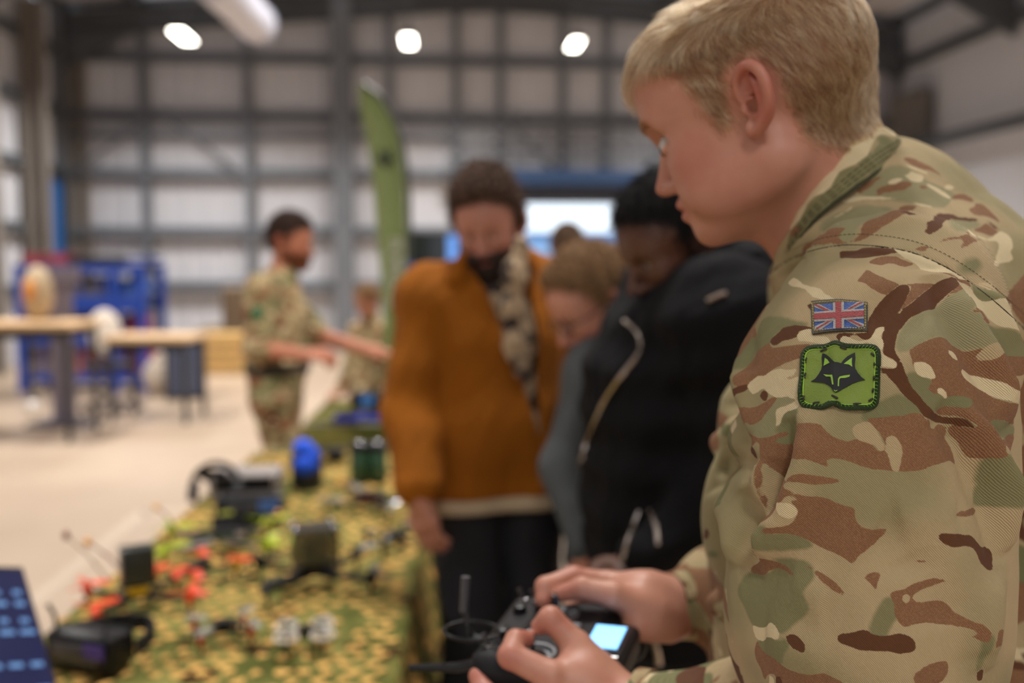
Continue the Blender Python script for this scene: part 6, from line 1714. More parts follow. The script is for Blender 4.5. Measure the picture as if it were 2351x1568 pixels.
PRINT = '''
2K 890,460 940,410 1000,420 1060,470 1130,515 1250,545 1340,600 1460,670 1500,690 1330,690 1230,660 1180,640 1100,560 1040,530 960,520 900,490
2T 560,600 700,480 800,390 850,400 840,460 770,500 740,570 690,605
2D 1110,745 1150,720 1180,735 1175,810 1140,780
2D 670,1190 680,1140 770,1060 830,1005 960,975 1100,985 1180,990 1180,1020 1030,1045 1000,1100 990,1120 900,1150 830,1160 760,1215 710,1230
2G 540,960 600,900 700,885 850,905 960,940 1100,970 960,970 830,1000 760,1060 690,1110 660,1180 560,1240 440,1310 470,1200 500,1060
2G 310,1140 460,1090 440,1200 400,1300 380,1400 330,1490 250,1480 270,1300
2B 310,1130 340,1000 380,880 420,800 560,790 480,880 480,1000 460,1090
2K 480,900 530,850 530,940 500,1000
2K 1000,1080 1060,1035 1170,1020 1200,1100 1340,1110 1400,1150 1390,1200 1300,1215 1200,1190 1100,1170 1030,1170 990,1120
2B 430,1310 560,1240 660,1190 680,1230 760,1235 960,1210 1120,1200 1160,1210 1100,1290 1060,1360 950,1400 760,1480 650,1568 600,1720 330,1720 330,1568 370,1430
2G 640,1400 760,1320 840,1310 820,1360 760,1400 700,1450 640,1530 560,1568 500,1568 590,1470
2D 760,1560 800,1520 850,1510 880,1525 810,1550
2D 1480,1070 1830,1065 1882,980 1890,1130 1790,1155 1720,1110 1650,1105 1610,1150 1640,1190 1500,1180
2D 1480,110 1490,70 1560,50 1700,60 1780,30 1882,15 2000,20 2170,35 2210,115 2090,130 1950,150 1882,165 1800,180 1680,185 1580,170 1500,140
2B 1725,485 1830,340 1890,350 1890,540
2B 1165,385 1240,315 1250,330 1180,375
3B 30,230 120,170 330,145 400,175 480,205 570,240 500,270 400,270 330,245 230,250 170,270 60,250
3K 320,45 560,80 700,130 850,180 980,250 1100,310 1210,390 1200,440 1100,430 1010,400 960,400 830,390 740,370 650,310 600,250 560,225 480,190 390,140
3K 990,400 1060,440 1160,490 1240,540 1300,620 1360,690 1480,720 1600,730 1690,790 1760,900 1830,1000 1882,1150 1882,1568 1830,1568 1790,1260 1700,1100 1560,1010 1450,900 1390,810 1290,770 1180,760 1100,650 1050,560 1010,470
3B 830,395 900,395 970,420 1000,470 940,440
3B 1000,390 1110,430 1200,450 1250,540 1180,490 1060,450
3B 0,340 180,420 440,480 800,480 700,570 560,680 430,760 380,800 420,720 520,560 500,500 420,490 340,530 220,620 0,525
3D 220,620 340,530 400,485 490,490 520,560 450,690 390,800 440,760 540,700 650,610 780,500 880,465 990,470 1040,560 950,640 870,700 830,750 640,820 560,850 500,900 440,970 380,1060 360,1160 340,1260 380,1340 430,1420 460,1500 480,1568 500,1640 470,1800 430,1800 240,1568 170,1568 170,1490 330,1490 360,1440 330,1390 220,1340 190,1290 200,1190 180,1100 200,1020 225,980 200,960 140,980 90,1050 60,1110 0,1140 0,1000 30,850 130,720
3B 1040,560 1070,625 950,680 870,720 950,640
3K 0,1150 60,1110 90,1050 110,990 190,960 228,985 200,1030 178,1100 205,1190 190,1280 220,1340 330,1395 366,1440 340,1495 250,1480 160,1460 150,1300 90,1210 0,1195
3K -330,1180 -300,1110 -230,1105 -170,1135 -100,1160 -20,1150 0,1150 0,1195 -100,1210 -200,1210
3B 510,1280 560,1240 700,1170 870,1115 1000,1140 1150,1220 1250,1280 1310,1270 1400,1400 1500,1330 1560,1400 1610,1568 1700,1800 800,1800 780,1600 560,1480 540,1400 520,1330
3K 975,1290 1010,1275 1080,1310 1110,1360 1100,1400 1050,1385 1000,1340
3T 1300,1335 1330,1260 1390,1250 1450,1270 1478,1335 1450,1400 1390,1420 1330,1400
3B 1180,765 1290,775 1370,790 1430,880 1480,960 1400,950 1340,1000 1290,930 1230,850
3B 1110,895 1200,845 1260,930 1180,910
3B 1470,1220 1600,1260 1680,1340 1800,1400 1830,1568 1620,1568 1560,1400
3g 860,740 1000,660 1080,640 1180,780 1110,880 1200,930 1330,1020 1480,1240 1400,1250 1290,1260 1150,1200 1000,1120 880,1100 720,1130 600,1200 480,1260 380,1250 400,1100 460,980 560,880 680,810
3G 1260,480 1350,520 1480,600 1640,720 1500,720 1370,680 1290,600
3G 1400,950 1500,1010 1620,1060 1700,1140 1780,1280 1800,1400 1680,1340 1600,1260 1480,1210 1400,1120 1340,1010
4K 430,110 520,20 620,0 700,-60 800,-70 880,-60 985,-70 960,0 900,20 860,60 960,40 1040,20 1040,220 940,290 880,270 770,280 700,260 650,230 600,180 560,180 480,240 440,190
4D 290,200 430,110 430,190 290,300
4D 550,250 570,200 610,190 645,220 645,280 610,325 570,300
4B 280,410 460,400 600,330 700,270 760,290 640,440 590,520 480,610 400,590 350,610 340,660 380,700 520,750 660,750 760,690 840,670 820,720 740,760 700,790 720,815 870,800 1000,730 1020,640 1020,1000 960,1010 850,1200 810,1130 760,1120 740,1200 750,1420 700,1300 600,1070 580,1120 570,1568 540,1568 530,1000 530,830 490,810 440,860 380,900 320,700
4D 380,900 420,850 460,900 460,980 400,1000
4K 735,430 790,390 930,340 1000,300 1020,400 880,450 800,540 760,620 725,660 735,520
4G 760,620 800,540 880,450 1020,430 1000,560 960,740 870,800 740,815 700,790 760,750 840,700 840,670 740,680
4g 620,420 700,310 820,280 980,280 880,340 760,380 735,430 720,600 700,700 640,750 560,740 380,700 350,650 370,600 480,610 590,520
4B 1010,640 1060,600 1280,605 1340,670 1430,740 1540,790 1620,800 1750,765 1900,860 1900,1112 1680,1070 1540,1030 1440,1020 1370,1040 1390,1100 1420,1135 1300,1080 1150,1030 960,1005 1020,850
4B 1545,1270 1400,1240 1260,1215 1080,1190 960,1240 850,1280 790,1360 820,1420 800,1500 720,1568 600,1700 700,1750 830,1568 900,1520 920,1480 1000,1450 1050,1480 1040,1568 1400,1568 1540,1560 1290,1460 1140,1460 1000,1400 920,1350 940,1310 1060,1300 1240,1330 1400,1310
4K 740,1490 760,1420 790,1380 820,1420 800,1480 770,1495
4K 1700,425 1800,430 1760,455
5D 240,-10 480,-10 500,60 560,160 620,230 700,330 800,420 900,470 1000,500 1130,520 1210,580 1250,650 1100,600 960,570 780,540 680,500 620,400 560,350 450,260 390,180 300,80
5B -10,545 120,520 400,490 640,460 700,530 780,545 800,620 850,650 920,590 1020,620 1060,700 1040,750 1110,850 1200,1050 1150,1080 1060,1040 800,1100 650,1150 400,1165 250,1150 -10,1112 -10,830 100,860 140,910 190,915 220,880 180,760 100,640
5T -180,640 0,560 100,640 180,760 215,880 190,915 140,910 100,860 0,820 -120,780
5G 235,660 280,600 350,565 450,565 560,590 560,650 430,665 260,680
5T 220,790 260,735 320,725 390,780 430,860 440,960 410,1020 390,1160 330,1165 290,1110 250,940
5B 780,90 760,50 830,40 820,0 1140,0 1180,60 1300,160 1400,200 1500,290 1600,350 1740,370 1760,600 1650,570 1530,550 1400,600 1370,650 1400,700 1500,720 1600,780 1680,720 1770,730 1720,950 1680,1280 1640,1000 1560,830 1470,880 1500,980 1330,1010 1250,920 1150,780 1070,680 1080,600 1250,640 1200,560 1100,500 950,480 850,430 900,400 1000,370 1160,400 1260,330 1180,270 1010,260 940,290 830,190
5K 550,-130 620,-160 700,-145 780,-90 825,0 830,40 780,60 700,40 610,0
5K 835,180 870,155 930,180 985,250 965,295 900,260 850,220
5K 1130,-40 1170,-70 1300,-10 1350,0 1480,70 1560,140 1600,190 1710,240 1740,370 1640,350 1560,310 1480,260 1400,190 1280,120 1180,60
5G 990,265 1100,255 1250,300 1250,350 1150,400 1030,370 920,380 800,420 700,320 620,220 530,120 490,0 600,0 720,60 780,100 850,230 940,290
5G 1370,640 1430,570 1530,550 1700,600 1760,640 1750,720 1680,725 1610,780 1540,700 1420,690
5G 0,540 -30,470 150,360 350,260 450,280 580,360 640,455 400,490 120,520
5G 1400,1010 1500,980 1600,1080 1680,1280 1460,1310 1420,1180
5G 1450,1320 1650,1290 1690,1568 1440,1568
6K 750,0 770,-30 850,-30 900,0 915,50 880,105 830,100 780,60
6B 680,180 840,165 890,110 920,50 900,0 880,-60 1100,-40 1300,0 1390,30 1400,110 1440,180 1537,215 1680,220 1670,260 1550,370 1440,440 1370,520 1280,460 1150,400 1040,350 940,290 830,250 680,235
6G 590,190 680,180 680,235 830,250 940,290 1010,350 830,380 640,380 520,340 550,260
6B 500,370 510,340 590,370 540,385
6B 430,520 560,465 680,490 780,540 860,590 840,610 700,560 600,600 520,635 410,590
6G 420,600 520,640 640,600 700,560 860,610 700,490 900,490 1000,540 1030,640 950,760 1000,900 900,1000 780,1100 700,1030 620,1070 500,1050 430,900 370,780 390,680
6B 960,525 1060,570 1180,650 1260,720 1305,800 1200,760 1130,690 1040,590
6B 1465,625 1620,585 1630,620 1600,680 1580,750 1537,700
6K 495,1060 560,1080 630,1060 680,1025 740,1070 770,1130 750,1180 690,1160 640,1160 590,1200 530,1180 500,1110
6D 820,1150 870,1125 940,1160 985,1230 970,1280 920,1270 860,1230
6D 1240,1170 1270,1130 1340,1125 1440,1100 1500,1098 1550,1130 1640,1150 1790,1130 1880,1160 1930,1220 1920,1290 1800,1315 1680,1290 1537,1290 1440,1280 1330,1240 1260,1210
6B 530,1190 580,1280 700,1330 780,1400 900,1460 1020,1480 1120,1475 1230,1530 1290,1590 760,1590 700,1500 640,1490 600,1540 560,1440 510,1320
6D 700,1500 760,1500 760,1590 700,1590
6K 640,1490 680,1520 695,1590 635,1590
6G 550,1200 640,1160 760,1190 820,1180 830,1230 780,1300 760,1380 680,1330 580,1280
7D 775,280 790,245 860,240 960,250 1050,260 1110,300 1180,370 1290,390 1300,500 1200,575 1130,490 1070,375 960,360 870,365 810,330
7B 955,75 1060,50 1200,30 1210,90 980,105
7B 735,85 800,75 880,85 760,97
7B 585,520 680,485 750,465 865,495 740,505
7B 360,800 390,765 480,745 620,680 760,650 875,655 800,700 660,760 590,800 575,830 640,870 830,850 880,880 930,940 1040,1000 1130,1040 1160,1110 1140,1170 1060,1160 1020,1150 1070,1110 1020,1070 900,1055 640,1050 490,1080 410,980 400,870
7T 465,830 500,790 550,800 545,850 500,875
7G 190,1090 250,940 340,830 395,870 405,980 340,1090 320,1140 230,1150
7B 570,1500 640,1440 740,1390 875,1380 830,1550 600,1590
7G 1120,1150 1165,1120 1165,1200 1140,1300 1120,1440 1115,1300
7D 1120,1490 1150,1430 1180,1460 1170,1540 1130,1550
7B 1200,1060 1270,1040 1260,1200 1190,1220
1yD 1330,1040 1350,1000 1340,950 1400,930 1440,870 1580,865 1650,900 1800,910 1845,935 1760,945 1600,925 1530,940 1500,1010 1430,1040 1380,1065
1yB 600,1120 700,1060 740,970 800,930 960,870 1150,790 1260,800 1180,860 1060,910 900,990 720,1100
1yB 1230,1220 1260,1180 1400,1160 1530,1100 1660,1080 1860,990 1920,960 2030,1040 1980,1085 1900,1060 1820,1040 1760,1060 1800,1100 1880,1120 1790,1150 1700,1200 1670,1180 1690,1130 1640,1110 1500,1140 1400,1180 1330,1230
1yK 1730,1000 1770,1040 1860,1085 1950,1100 2030,1040 2100,1050 2160,1110 2170,1180 2150,1240 2170,1290 2140,1330 2060,1340 2020,1370 1980,1360 2000,1300 2030,1150 1940,1125 1820,1090 1760,1060
1yT 1470,860 1540,790 1600,730 1740,750 1820,790 1740,830 1650,880 1560,870
1yK 1120,490 1160,500 1200,465 1250,490 1320,500 1310,560 1260,575 1200,560
1yK 980,580 1010,545 1080,530 1130,545 1080,580 1010,595
1yK 1510,610 1560,590 1620,620 1580,645 1530,640
1yK 540,755 620,725 800,705 1040,715 1050,735 800,737 640,762
1yK 1170,750 1300,770 1460,825 1300,800
1yK 420,940 560,860 680,790 600,880 480,930
1yK 300,1060 400,1030 540,1015 450,1045
1yK 1340,580 1480,640 1580,710 1560,725 1450,670
1yK 1130,390 1250,430 1360,480 1330,490 1200,440
1yB 880,700 880,640 960,600 1130,560 1220,580 1160,640 1020,670 950,670 900,700
1yB 690,640 800,560 930,510 880,560 800,640 720,680
1yB 1130,340 1240,350 1400,430 1540,540 1400,470 1280,440 1180,400
1yB 1590,700 1700,680 1800,740 1760,760 1650,740 1590,730
1yB 1750,800 1860,770 1960,850 2050,960 1940,900 1800,880
1yB 1260,600 1320,600 1370,620 1310,640
1yB 160,1250 210,1150 400,1110 460,1060 590,1020 560,1060 540,1110 700,1130 500,1160 300,1210 110,1300
1yD 1080,845 1180,850 1290,885 1180,885
1yD 1900,930 1960,950 2060,1030 2000,1010
1yG 1690,1390 1750,1330 1820,1320 1840,1350 1800,1390 1720,1410
1yg 620,870 760,830 1000,830 880,900 700,970 620,1090 520,1120 360,1000 480,900
1yg 780,620 900,500 1100,420 1300,540 1560,660 1620,720 1500,800 1300,780 1100,740 860,700 760,680
1yg 1600,930 1750,930 1840,970 1700,1020 1620,1000
7yD 1410,80 1537,20 1600,10 1600,90 1430,98
7yK 1280,960 1300,840 1600,840 1600,980 1300,980
7yB 1290,990 1600,990 1600,1400 1450,1430 1240,1440 1230,1340 1280,1200
7yK 1350,1270 1400,1225 1470,1250 1475,1310 1420,1325 1370,1310
7yK 1225,1390 1260,1350 1320,1365 1340,1410 1300,1445 1240,1430
7yG 1340,400 1537,180 1600,180 1600,560 1320,600
3yB 1670,640 1882,360 1960,360 1960,980 1882,980 1700,720
'''
LAY = {'G': 'green', 'g': 'sage', 'B': 'brown', 'D': 'dark', 'T': 'tan', 'K': 'cream'}
FAR = -.02
fields = {k: np.full(len(v1), FAR) for k in ('green', 'sage', 'brown', 'dark', 'tan', 'cream')}
ua, va = chart_arm(v1); wjit = .0006 * wob(v1, .012, 61, 5) + .0003 * wob(v1, .004, 62, 4)
for ln in PRINT.strip().splitlines():
    head, *pp = ln.split(); t = int(head[0]); body = 'y' in head; k = LAY[head[-1]]
    ox, oy, sc = TILES[t]; pts = np.array([[float(c) for c in q.split(',')] for q in pp])
    pts = pts if len(pts) < 5 else catmull(pts, 3, True)
    xy = pts * sc + (ox, oy); out = []
    for x, y in xy:
        h, n_ = hit(min(x, 2420), y)
        if h is None: continue
        if not body and float(body_f(A3([h]))[0]) < float(sleeve_f(A3([h]))[0]) - .01 and x < 1780: continue
        out.append(h)
    if len(out) < 3: continue
    out = np.array(out)
    U, W_ = (chart_body if body else chart_arm)(out)
    cuu, cvv = (cu, cv) if body else (ua, va)
    sel = (~on_sleeve if body else on_sleeve) & (cuu > U.min() - .012) & (cuu < U.max() + .012) & (cvv > W_.min() - .012) & (cvv < W_.max() + .012)
    if not body: sel &= (v1[:, 1] < ARM_O[1] + .06)
    i = np.nonzero(sel)[0]
    if not len(i): continue
    sd = poly_sd(cuu[i].astype(float), cvv[i].astype(float), np.stack([U, W_], 1)) + wjit[i]
    fields[k][i] = np.maximum(fields[k][i], -sd)
# where the print has been traced, the random print stays out
pxx = (v1 - CC) @ CR / ((v1 - CC) @ CF)
fac = np.clip((-(N1 * ((v1 - CC) / np.linalg.norm(v1 - CC, axis=1, keepdims=True))).sum(1) - .10) / .10, 0, 1)
traced = np.where(on_sleeve & (v1[:, 2] > ZC + .03) & (np.abs(ua) < .165), 1.0, 0.0) * np.where(va < .30, 1, 0)
yk = (~on_sleeve) & ((v1[:, 2] > P(0, 740, .95)[2]) | (cu > .10)) & (cv > -.06) & (cu > -.16) & (v1[:, 1] < 1.10) & (v1[:, 2] > P(0, 1000, .9)[2])
traced = np.maximum(traced, np.where(yk, 1.0, 0))
traced *= (v1[:, 1] < 1.12)
# collar
def ring(pts, n=72):
    c = catmull([P(x, y, d) for x, y, d in pts], 12, True)
    s = np.concatenate([[0], np.cumsum(np.linalg.norm(np.diff(np.vstack([c, c[:1]]), axis=0), axis=1))])
    t = np.linspace(0, s[-1], n, endpoint=False); cc = np.vstack([c, c[:1]])
    return np.stack([np.interp(t, s, cc[:, a]) for a in range(3)], 1)
cfine = camo_mat('camouflage_twill', 1.0, traced=True, twill=True)
# the sage wash is a softer green laid under the rest
def fin(v, q, parent, name, dat):
    me_ = raw_mesh(name, v, q)
    for k, a in dat.items(): attr(me_, k, a)
    return link(name, me_, cfine, parent)
n2 = len(v2)
V, Fq = join([(v1d, q1), (v2, q2)])
weave_dir = np.array([.62, -.35, .70]); weave_dir /= np.linalg.norm(weave_dir)
wv_ = np.concatenate([np.where(on_sleeve, ua * .70 + va * .74, (v1 @ weave_dir)), v2 @ weave_dir])
dat = {'traced': np.concatenate([traced, np.zeros(n2)]), 'weave': wv_}
for k, a in fields.items(): dat['k_' + k] = np.concatenate([a * 1000, np.full(n2, FAR * 1000)])
JK = fin(V, Fq, SOL, 'jacket', dat)
# stitches on the yoke band
def stitches(pts, off, col, name='stitching', gap=.0042, ln=.0026, r=.00028, surf=None, raise_=.0004):
    BVd = surf
    L = []
    c = catmull(pts, 30)
    prev = None; m = MB(); acc = 0; n = 0
    P3 = []
    for x, y in c:
        h = BVd.ray_cast(Vector(CC), Vector(P(x, y, 1) - CC))
        if h[0] is not None: P3.append((np.array(h[0]), np.array(h[1])))
    if len(P3) < 3: return
    pos = np.array([p for p, _ in P3]); nor = np.array([n_ for _, n_ in P3])
    s = np.concatenate([[0], np.cumsum(np.linalg.norm(np.diff(pos, axis=0), axis=1))])
    k = 0.0
    while k + ln < s[-1]:
        a = np.array([np.interp(k, s, pos[:, i]) for i in range(3)]); b = np.array([np.interp(k + ln, s, pos[:, i]) for i in range(3)]); nn = np.array([np.interp(k, s, nor[:, i]) for i in range(3)])
        m.path([tuple(a), tuple((a + b) / 2 + nn * raise_ * 1.5), tuple(b)], r, 5); k += gap
    o = m.build(name, col, JK); o['kind'] = 'stuff'; return o
BVd = BVHTree.FromPolygons([tuple(v) for v in v1d], [tuple(f) for f in q1])
st_d = mat('dark_thread', (84, 74, 44), .8); st_y = mat('yellow_thread', (176, 158, 92), .7)
stitches([(x + 8, y - 24) for x, y in SEAM[2:]], 0, st_d, surf=BVd, gap=.0036, ln=.0024, r=.00026)
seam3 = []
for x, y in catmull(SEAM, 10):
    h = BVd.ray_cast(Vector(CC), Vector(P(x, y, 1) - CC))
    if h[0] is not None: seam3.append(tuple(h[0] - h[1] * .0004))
m = MB(); m.path(seam3, .0007, 6); m.build('seam_line', mat('seam_dark', (50, 42, 26), .9), JK)  # thin dark line along the shoulder seam
# collar
bot = ring([(1782, 640, .99), (1815, 585, .935), (1872, 502, .905), (1960, 432, .895), (2030, 382, .915), (2076, 348, .965), (2030, 360, 1.04), (1940, 410, 1.09), (1850, 520, 1.09), (1795, 610, 1.05)])
topr = ring([(1798, 600, .985), (1812, 545, .945), (1840, 472, .922), (1893, 398, .915), (1958, 330, .918), (2018, 289, .962), (1985, 300, 1.02), (1910, 350, 1.05), (1850, 440, 1.05), (1805, 550, 1.03)])
ctr = bot.mean(0)
# start both rings at their lowest front point
Vc = []; nr = 9; n = len(bot)
for j in range(nr):
    t = j / (nr - 1)
    for i in range(n):
        p_ = bot[i] * (1 - t) + topr[i] * t; o_ = p_ - (ctr * (1 - t) + topr.mean(0) * t); o_[2] *= .3; o_ /= np.linalg.norm(o_)
        Vc.append(p_ + o_ * (.0045 * math.sin(t * math.pi) + .0012 * math.sin(i * .9) * t + .0010 * math.sin(i * 2.3 + 1)))
Fc = [(j * n + i, j * n + (i + 1) % n, (j + 1) * n + (i + 1) % n, (j + 1) * n + i) for j in range(nr - 1) for i in range(n)]
me = raw_mesh('collar', Vc, Fc)
Vc = np.array(Vc)
attr(me, 'weave', Vc @ weave_dir); attr(me, 'traced', np.ones(len(Vc)))
tt_ = np.repeat(np.arange(nr) / (nr - 1), n); w1 = wob(Vc.astype(f32), .05, 71, 4); w2 = wob(Vc.astype(f32), .03, 72, 4); w3_ = wob(Vc.astype(f32), .04, 75, 4)
kk = {'cream': (tt_ - .60) * 30 + w1 * 9, 'green': (.52 - np.abs(tt_ - .25) * 2) * 12 + w3_ * 6, 'brown': w2 * 10 - 5.5, 'dark': w3_ * 10 - 7.5}
for k in fields: attr(me, 'k_' + k, kk.get(k, np.full(len(Vc), -20.0)))
ccol = camo_mat('camouflage_cuff', 1.5, traced=False, twill=True)
CL = link('collar', me, cfine, SOL)
MB().path([tuple(v) for v in bot] + [tuple(bot[0])], .0022, 8).build('collar_seam', mat('seam_green', (60, 60, 36), .9), CL, smooth=True)
so = CL.modifiers.new('thickness', 'SOLIDIFY'); so.thickness = .0042; so.offset = 0
sb = CL.modifiers.new('smooth', 'SUBSURF'); sb.levels = 2; sb.render_levels = 2
# rolled top edge and stitch ridges of the collar
m = MB(); pts = [tuple(v) for v in topr] + [tuple(topr[0])]; m.path(pts, .0030, 8); m.build('collar_edge', mat('khaki_binding', (206, 186, 134), .85), CL, smooth=True)
for t in (.18, .30, .42):
    ro = []
    for i in range(n):
        p_ = bot[i] * (1 - t) + topr[i] * t; o_ = p_ - (ctr * (1 - t) + topr.mean(0) * t); o_[2] *= .3; o_ /= np.linalg.norm(o_); ro.append(p_ + o_ * (.0045 * math.sin(t * math.pi) + .0027))
    m = MB()
    for i in range(n): m.path([tuple(ro[i] * .85 + ro[(i + 1) % n] * .15), tuple(ro[i] * .2 + ro[(i + 1) % n] * .8)], .0005, 5)
    prop(m.build('stitching', st_d, CL), kind='stuff')
# cuffs
for nm, a, b, r0, r1 in (('cuff', P(1452, 1634, .948), P(1490, 1642, .941), .0405, .0430), ('cuff', P(1538, 1390, 1.112), P(1580, 1388, 1.122), .0365, .0400)):
    dv_ = (b - a) / np.linalg.norm(b - a)
    f_ = lambda p: smax(smax(cone(p, a, b, r0, r1) + .0012 * wob(p, .03, 4), -(cone(p, a - dv_ * .02, b, r0 - .004, r1 - .004)), .001), np.maximum(-((p - A3(a)) @ A3(dv_)), (p - A3(b)) @ A3(dv_)), .003)
    v, f = grid_mesh(f_, *bounds([a, b], .06), .0018)
    me = raw_mesh('cuff', v, f); attr(me, 'weave', v @ weave_dir); link('cuff', me, ccol, JK)
# trousers and boots
def trs(p):
    d = None
    for a, b, c in (('hipL', 'kn1', 'an1'), ('hipR', 'kn2', 'an2')):
        e = chain(p, [SJ[a], SJ[b], SJ[c]], [.118, .088, .070], .04); d = e if d is None else smin(d, e, .02)
    d = smin(d, soldier_body(p, -.01) + np.clip(p[:, 2] - 1.0, 0, 1), .03)
    return smax(smax(d, .13 - p[:, 2], .01), p[:, 2] - 1.02, .01)
garment('trousers', trs, np.array([.1, .6, .1]), np.array([.8, 1.5, 1.1]), camo_bg, SOL, .012, .010, 3)
for a in ('an1', 'an2'):
    J_ = SJ[a]; f = np.array([-.97, .22, 0])
    v, q_ = grid_mesh(lambda p: smax(chain(p, [J_ + np.array([0, 0, .12]), J_ + np.array([0, 0, -.02]), J_ + np.array([0, 0, -.04]) + f * .02, J_ + f * .16 + np.array([0, 0, -.052])], [.054, .052, .048, .040], .03), .004 - p[:, 2], .004), J_ - .26, J_ + .26, .009, 0)
    link('boot', raw_mesh('boot', v, q_), boot_m, SOL)

# ------------------------------------------------------------------ badges: laid on the cloth, so each is warped to the sleeve
def lay(x, y, lift):
    h = BVd.ray_cast(Vector(CC), Vector(P(x, y, 1) - CC)); return np.array(h[0]) + np.array(h[1]) * lift
# smooth carrier surface for each badge
def carrier(x0, x1, y0, y1, n=9):
    xs = np.linspace(x0, x1, n); ys = np.linspace(y0, y1, n)
    G = np.array([[lay(x, y, 0) for x in xs] for y in ys])
    A = np.array([[1, u, v, u * u, u * v, v * v] for v in np.linspace(-1, 1, n) for u in np.linspace(-1, 1, n)])
    C_, *_ = np.linalg.lstsq(A, G.reshape(-1, 3), rcond=None)
    def f(x, y):
        u = (x - x0) / (x1 - x0) * 2 - 1; v = (y - y0) / (y1 - y0) * 2 - 1
        B = np.array([1, u, v, u * u, u * v, v * v]) @ C_
        du = np.array([0, 1, 0, 2 * u, v, 0]) @ C_; dv = np.array([0, 0, 1, 0, u, 2 * v]) @ C_
        n_ = np.cross(dv, du); n_ /= np.linalg.norm(n_)
        if n_[1] > 0: n_ = -n_
        return B, n_
    return f
def slab(m, pts, f, z0, z1, warp=None, fill=True):
    """flat shape given in photo pixels raised from z0 to z1 over the carrier"""
    from mathutils.geometry import delaunay_2d_cdt
    k = len(pts); a = np.array(pts); lo_, hi_ = a.min(0), a.max(0); st = (hi_ - lo_).max() / 22
    gx, gy = np.meshgrid(np.arange(lo_[0] + st / 2, hi_[0], st), np.arange(lo_[1] + st / 2, hi_[1], st)); gx = gx.ravel(); gy = gy.ravel()
    ok = poly_sd(gx, gy, a) < -st * .35
    vs = [Vector(p) for p in pts] + [Vector((x, y)) for x, y in zip(gx[ok], gy[ok])]
    vo, eo, fo, ov, _, _ = delaunay_2d_cdt(vs, [(i, (i + 1) % k) for i in range(k)], [], 1, 1e-6)
    P_ = [f(*(warp(*p) if warp else tuple(p))) for p in vo]
    T_ = [m.b.verts.new(Vector(b + n_ * z1)) for b, n_ in P_]; B_ = [m.b.verts.new(Vector(b + n_ * z0)) for b, n_ in P_]
    cnt = {}
    for t in fo:
        m.b.faces.new([T_[i] for i in t])
        for i in range(len(t)):
            e = tuple(sorted((t[i], t[(i + 1) % len(t)]))); cnt[e] = cnt.get(e, 0) + 1
    for (i, j), c in cnt.items():
        if c == 1: m.b.faces.new((T_[i], T_[j], B_[j], B_[i]))
    return m
def dense(pts, step=4.0, closed=True):
    out = []
    L = list(pts) + ([pts[0]] if closed else [])
    for a, b in zip(L, L[1:]):
        n = max(1, int(math.hypot(b[0] - a[0], b[1] - a[1]) / step))
        for i in range(n): out.append((a[0] + (b[0] - a[0]) * i / n, a[1] + (b[1] - a[1]) * i / n))
    return out
def sheet(m, corners, f, z, warp, nu=24, nv=14, wave=None):
    """a closed thin sheet filling a warped unit square"""
    W = {}
    for side, zz in ((0, z[0]), (1, z[1])):
        for j in range(nv + 1):
            for i in range(nu + 1):
                b, n_ = f(*warp(i / nu, j / nv)); W[side, i, j] = m.b.verts.new(Vector(b + n_ * (zz + (wave(i / nu, j / nv) if wave else 0))))
    for j in range(nv):
        for i in range(nu):
            m.b.faces.new((W[1, i, j], W[1, i + 1, j], W[1, i + 1, j + 1], W[1, i, j + 1])); m.b.faces.new((W[0, i, j], W[0, i, j + 1], W[0, i + 1, j + 1], W[0, i + 1, j]))
    for i in range(nu):
        for j in (0, nv): m.b.faces.new((W[0, i, j], W[0, i + 1, j], W[1, i + 1, j], W[1, i, j]))
    for j in range(nv):
        for i in (0, nu): m.b.faces.new((W[0, i, j], W[0, i, j + 1], W[1, i, j + 1], W[1, i, j]))
    return m
def bil(c):
    def w(u, v):
        (ax, ay), (bx, by), (cx, cy), (dx, dy) = c
        x = (ax * (1 - u) + bx * u) * (1 - v) + (dx * (1 - u) + cx * u) * v; y = (ay * (1 - u) + by * u) * (1 - v) + (dy * (1 - u) + cy * u) * v
        return x, y
    return w
def embro(name, col, sc=2600, stretch=(1, 1, 1), rough=.55):
    m = mat(name, col, rough, bump=.9, bscale=1400, var=.16, vscale=900, sheen=.3); return m
fcar = carrier(1855, 2000, 680, 775)
FB = bil([(1864, 694), (1990, 694), (1990, 762), (1867, 769)])
def FWp(u, v):
    x, y = FB(u, v); return x, y - 4.0 * math.sin(u * math.pi) + (2.5 if u > .5 else 0) * (u - .5) * 2 * (1 - v)
fl = empty('flag_patch', (0, 0, 0)); 
m = MB(); sheet(m, None, fcar, (.0000, .0018), FWp); FLG = m.build('flag_patch', embro('patch_border_khaki', (84, 76, 46)), JK, smooth=False)
bpy.data.objects.remove(fl)
IN = bil([(1873, 704), (1983, 697), (1983, 754), (1874, 761)])
def INp(u, v):
    x, y = IN(u, v); return x, y + 2.0 * math.sin(u * math.pi) * (1 - 2 * v) * -.6
m = MB(); sheet(m, None, fcar, (.0014, .0023), INp); m.build('blue_field', embro('thread_blue', (16, 104, 214)), FLG)
def fs(pts, z0, z1, col, nm):
    m = MB(); slab(m, dense(pts, .05), fcar, z0, z1, INp); m.build(nm, col, FLG)
wh = embro('thread_white', (232, 228, 222)); rd_ = embro('thread_red', (208, 12, 24))
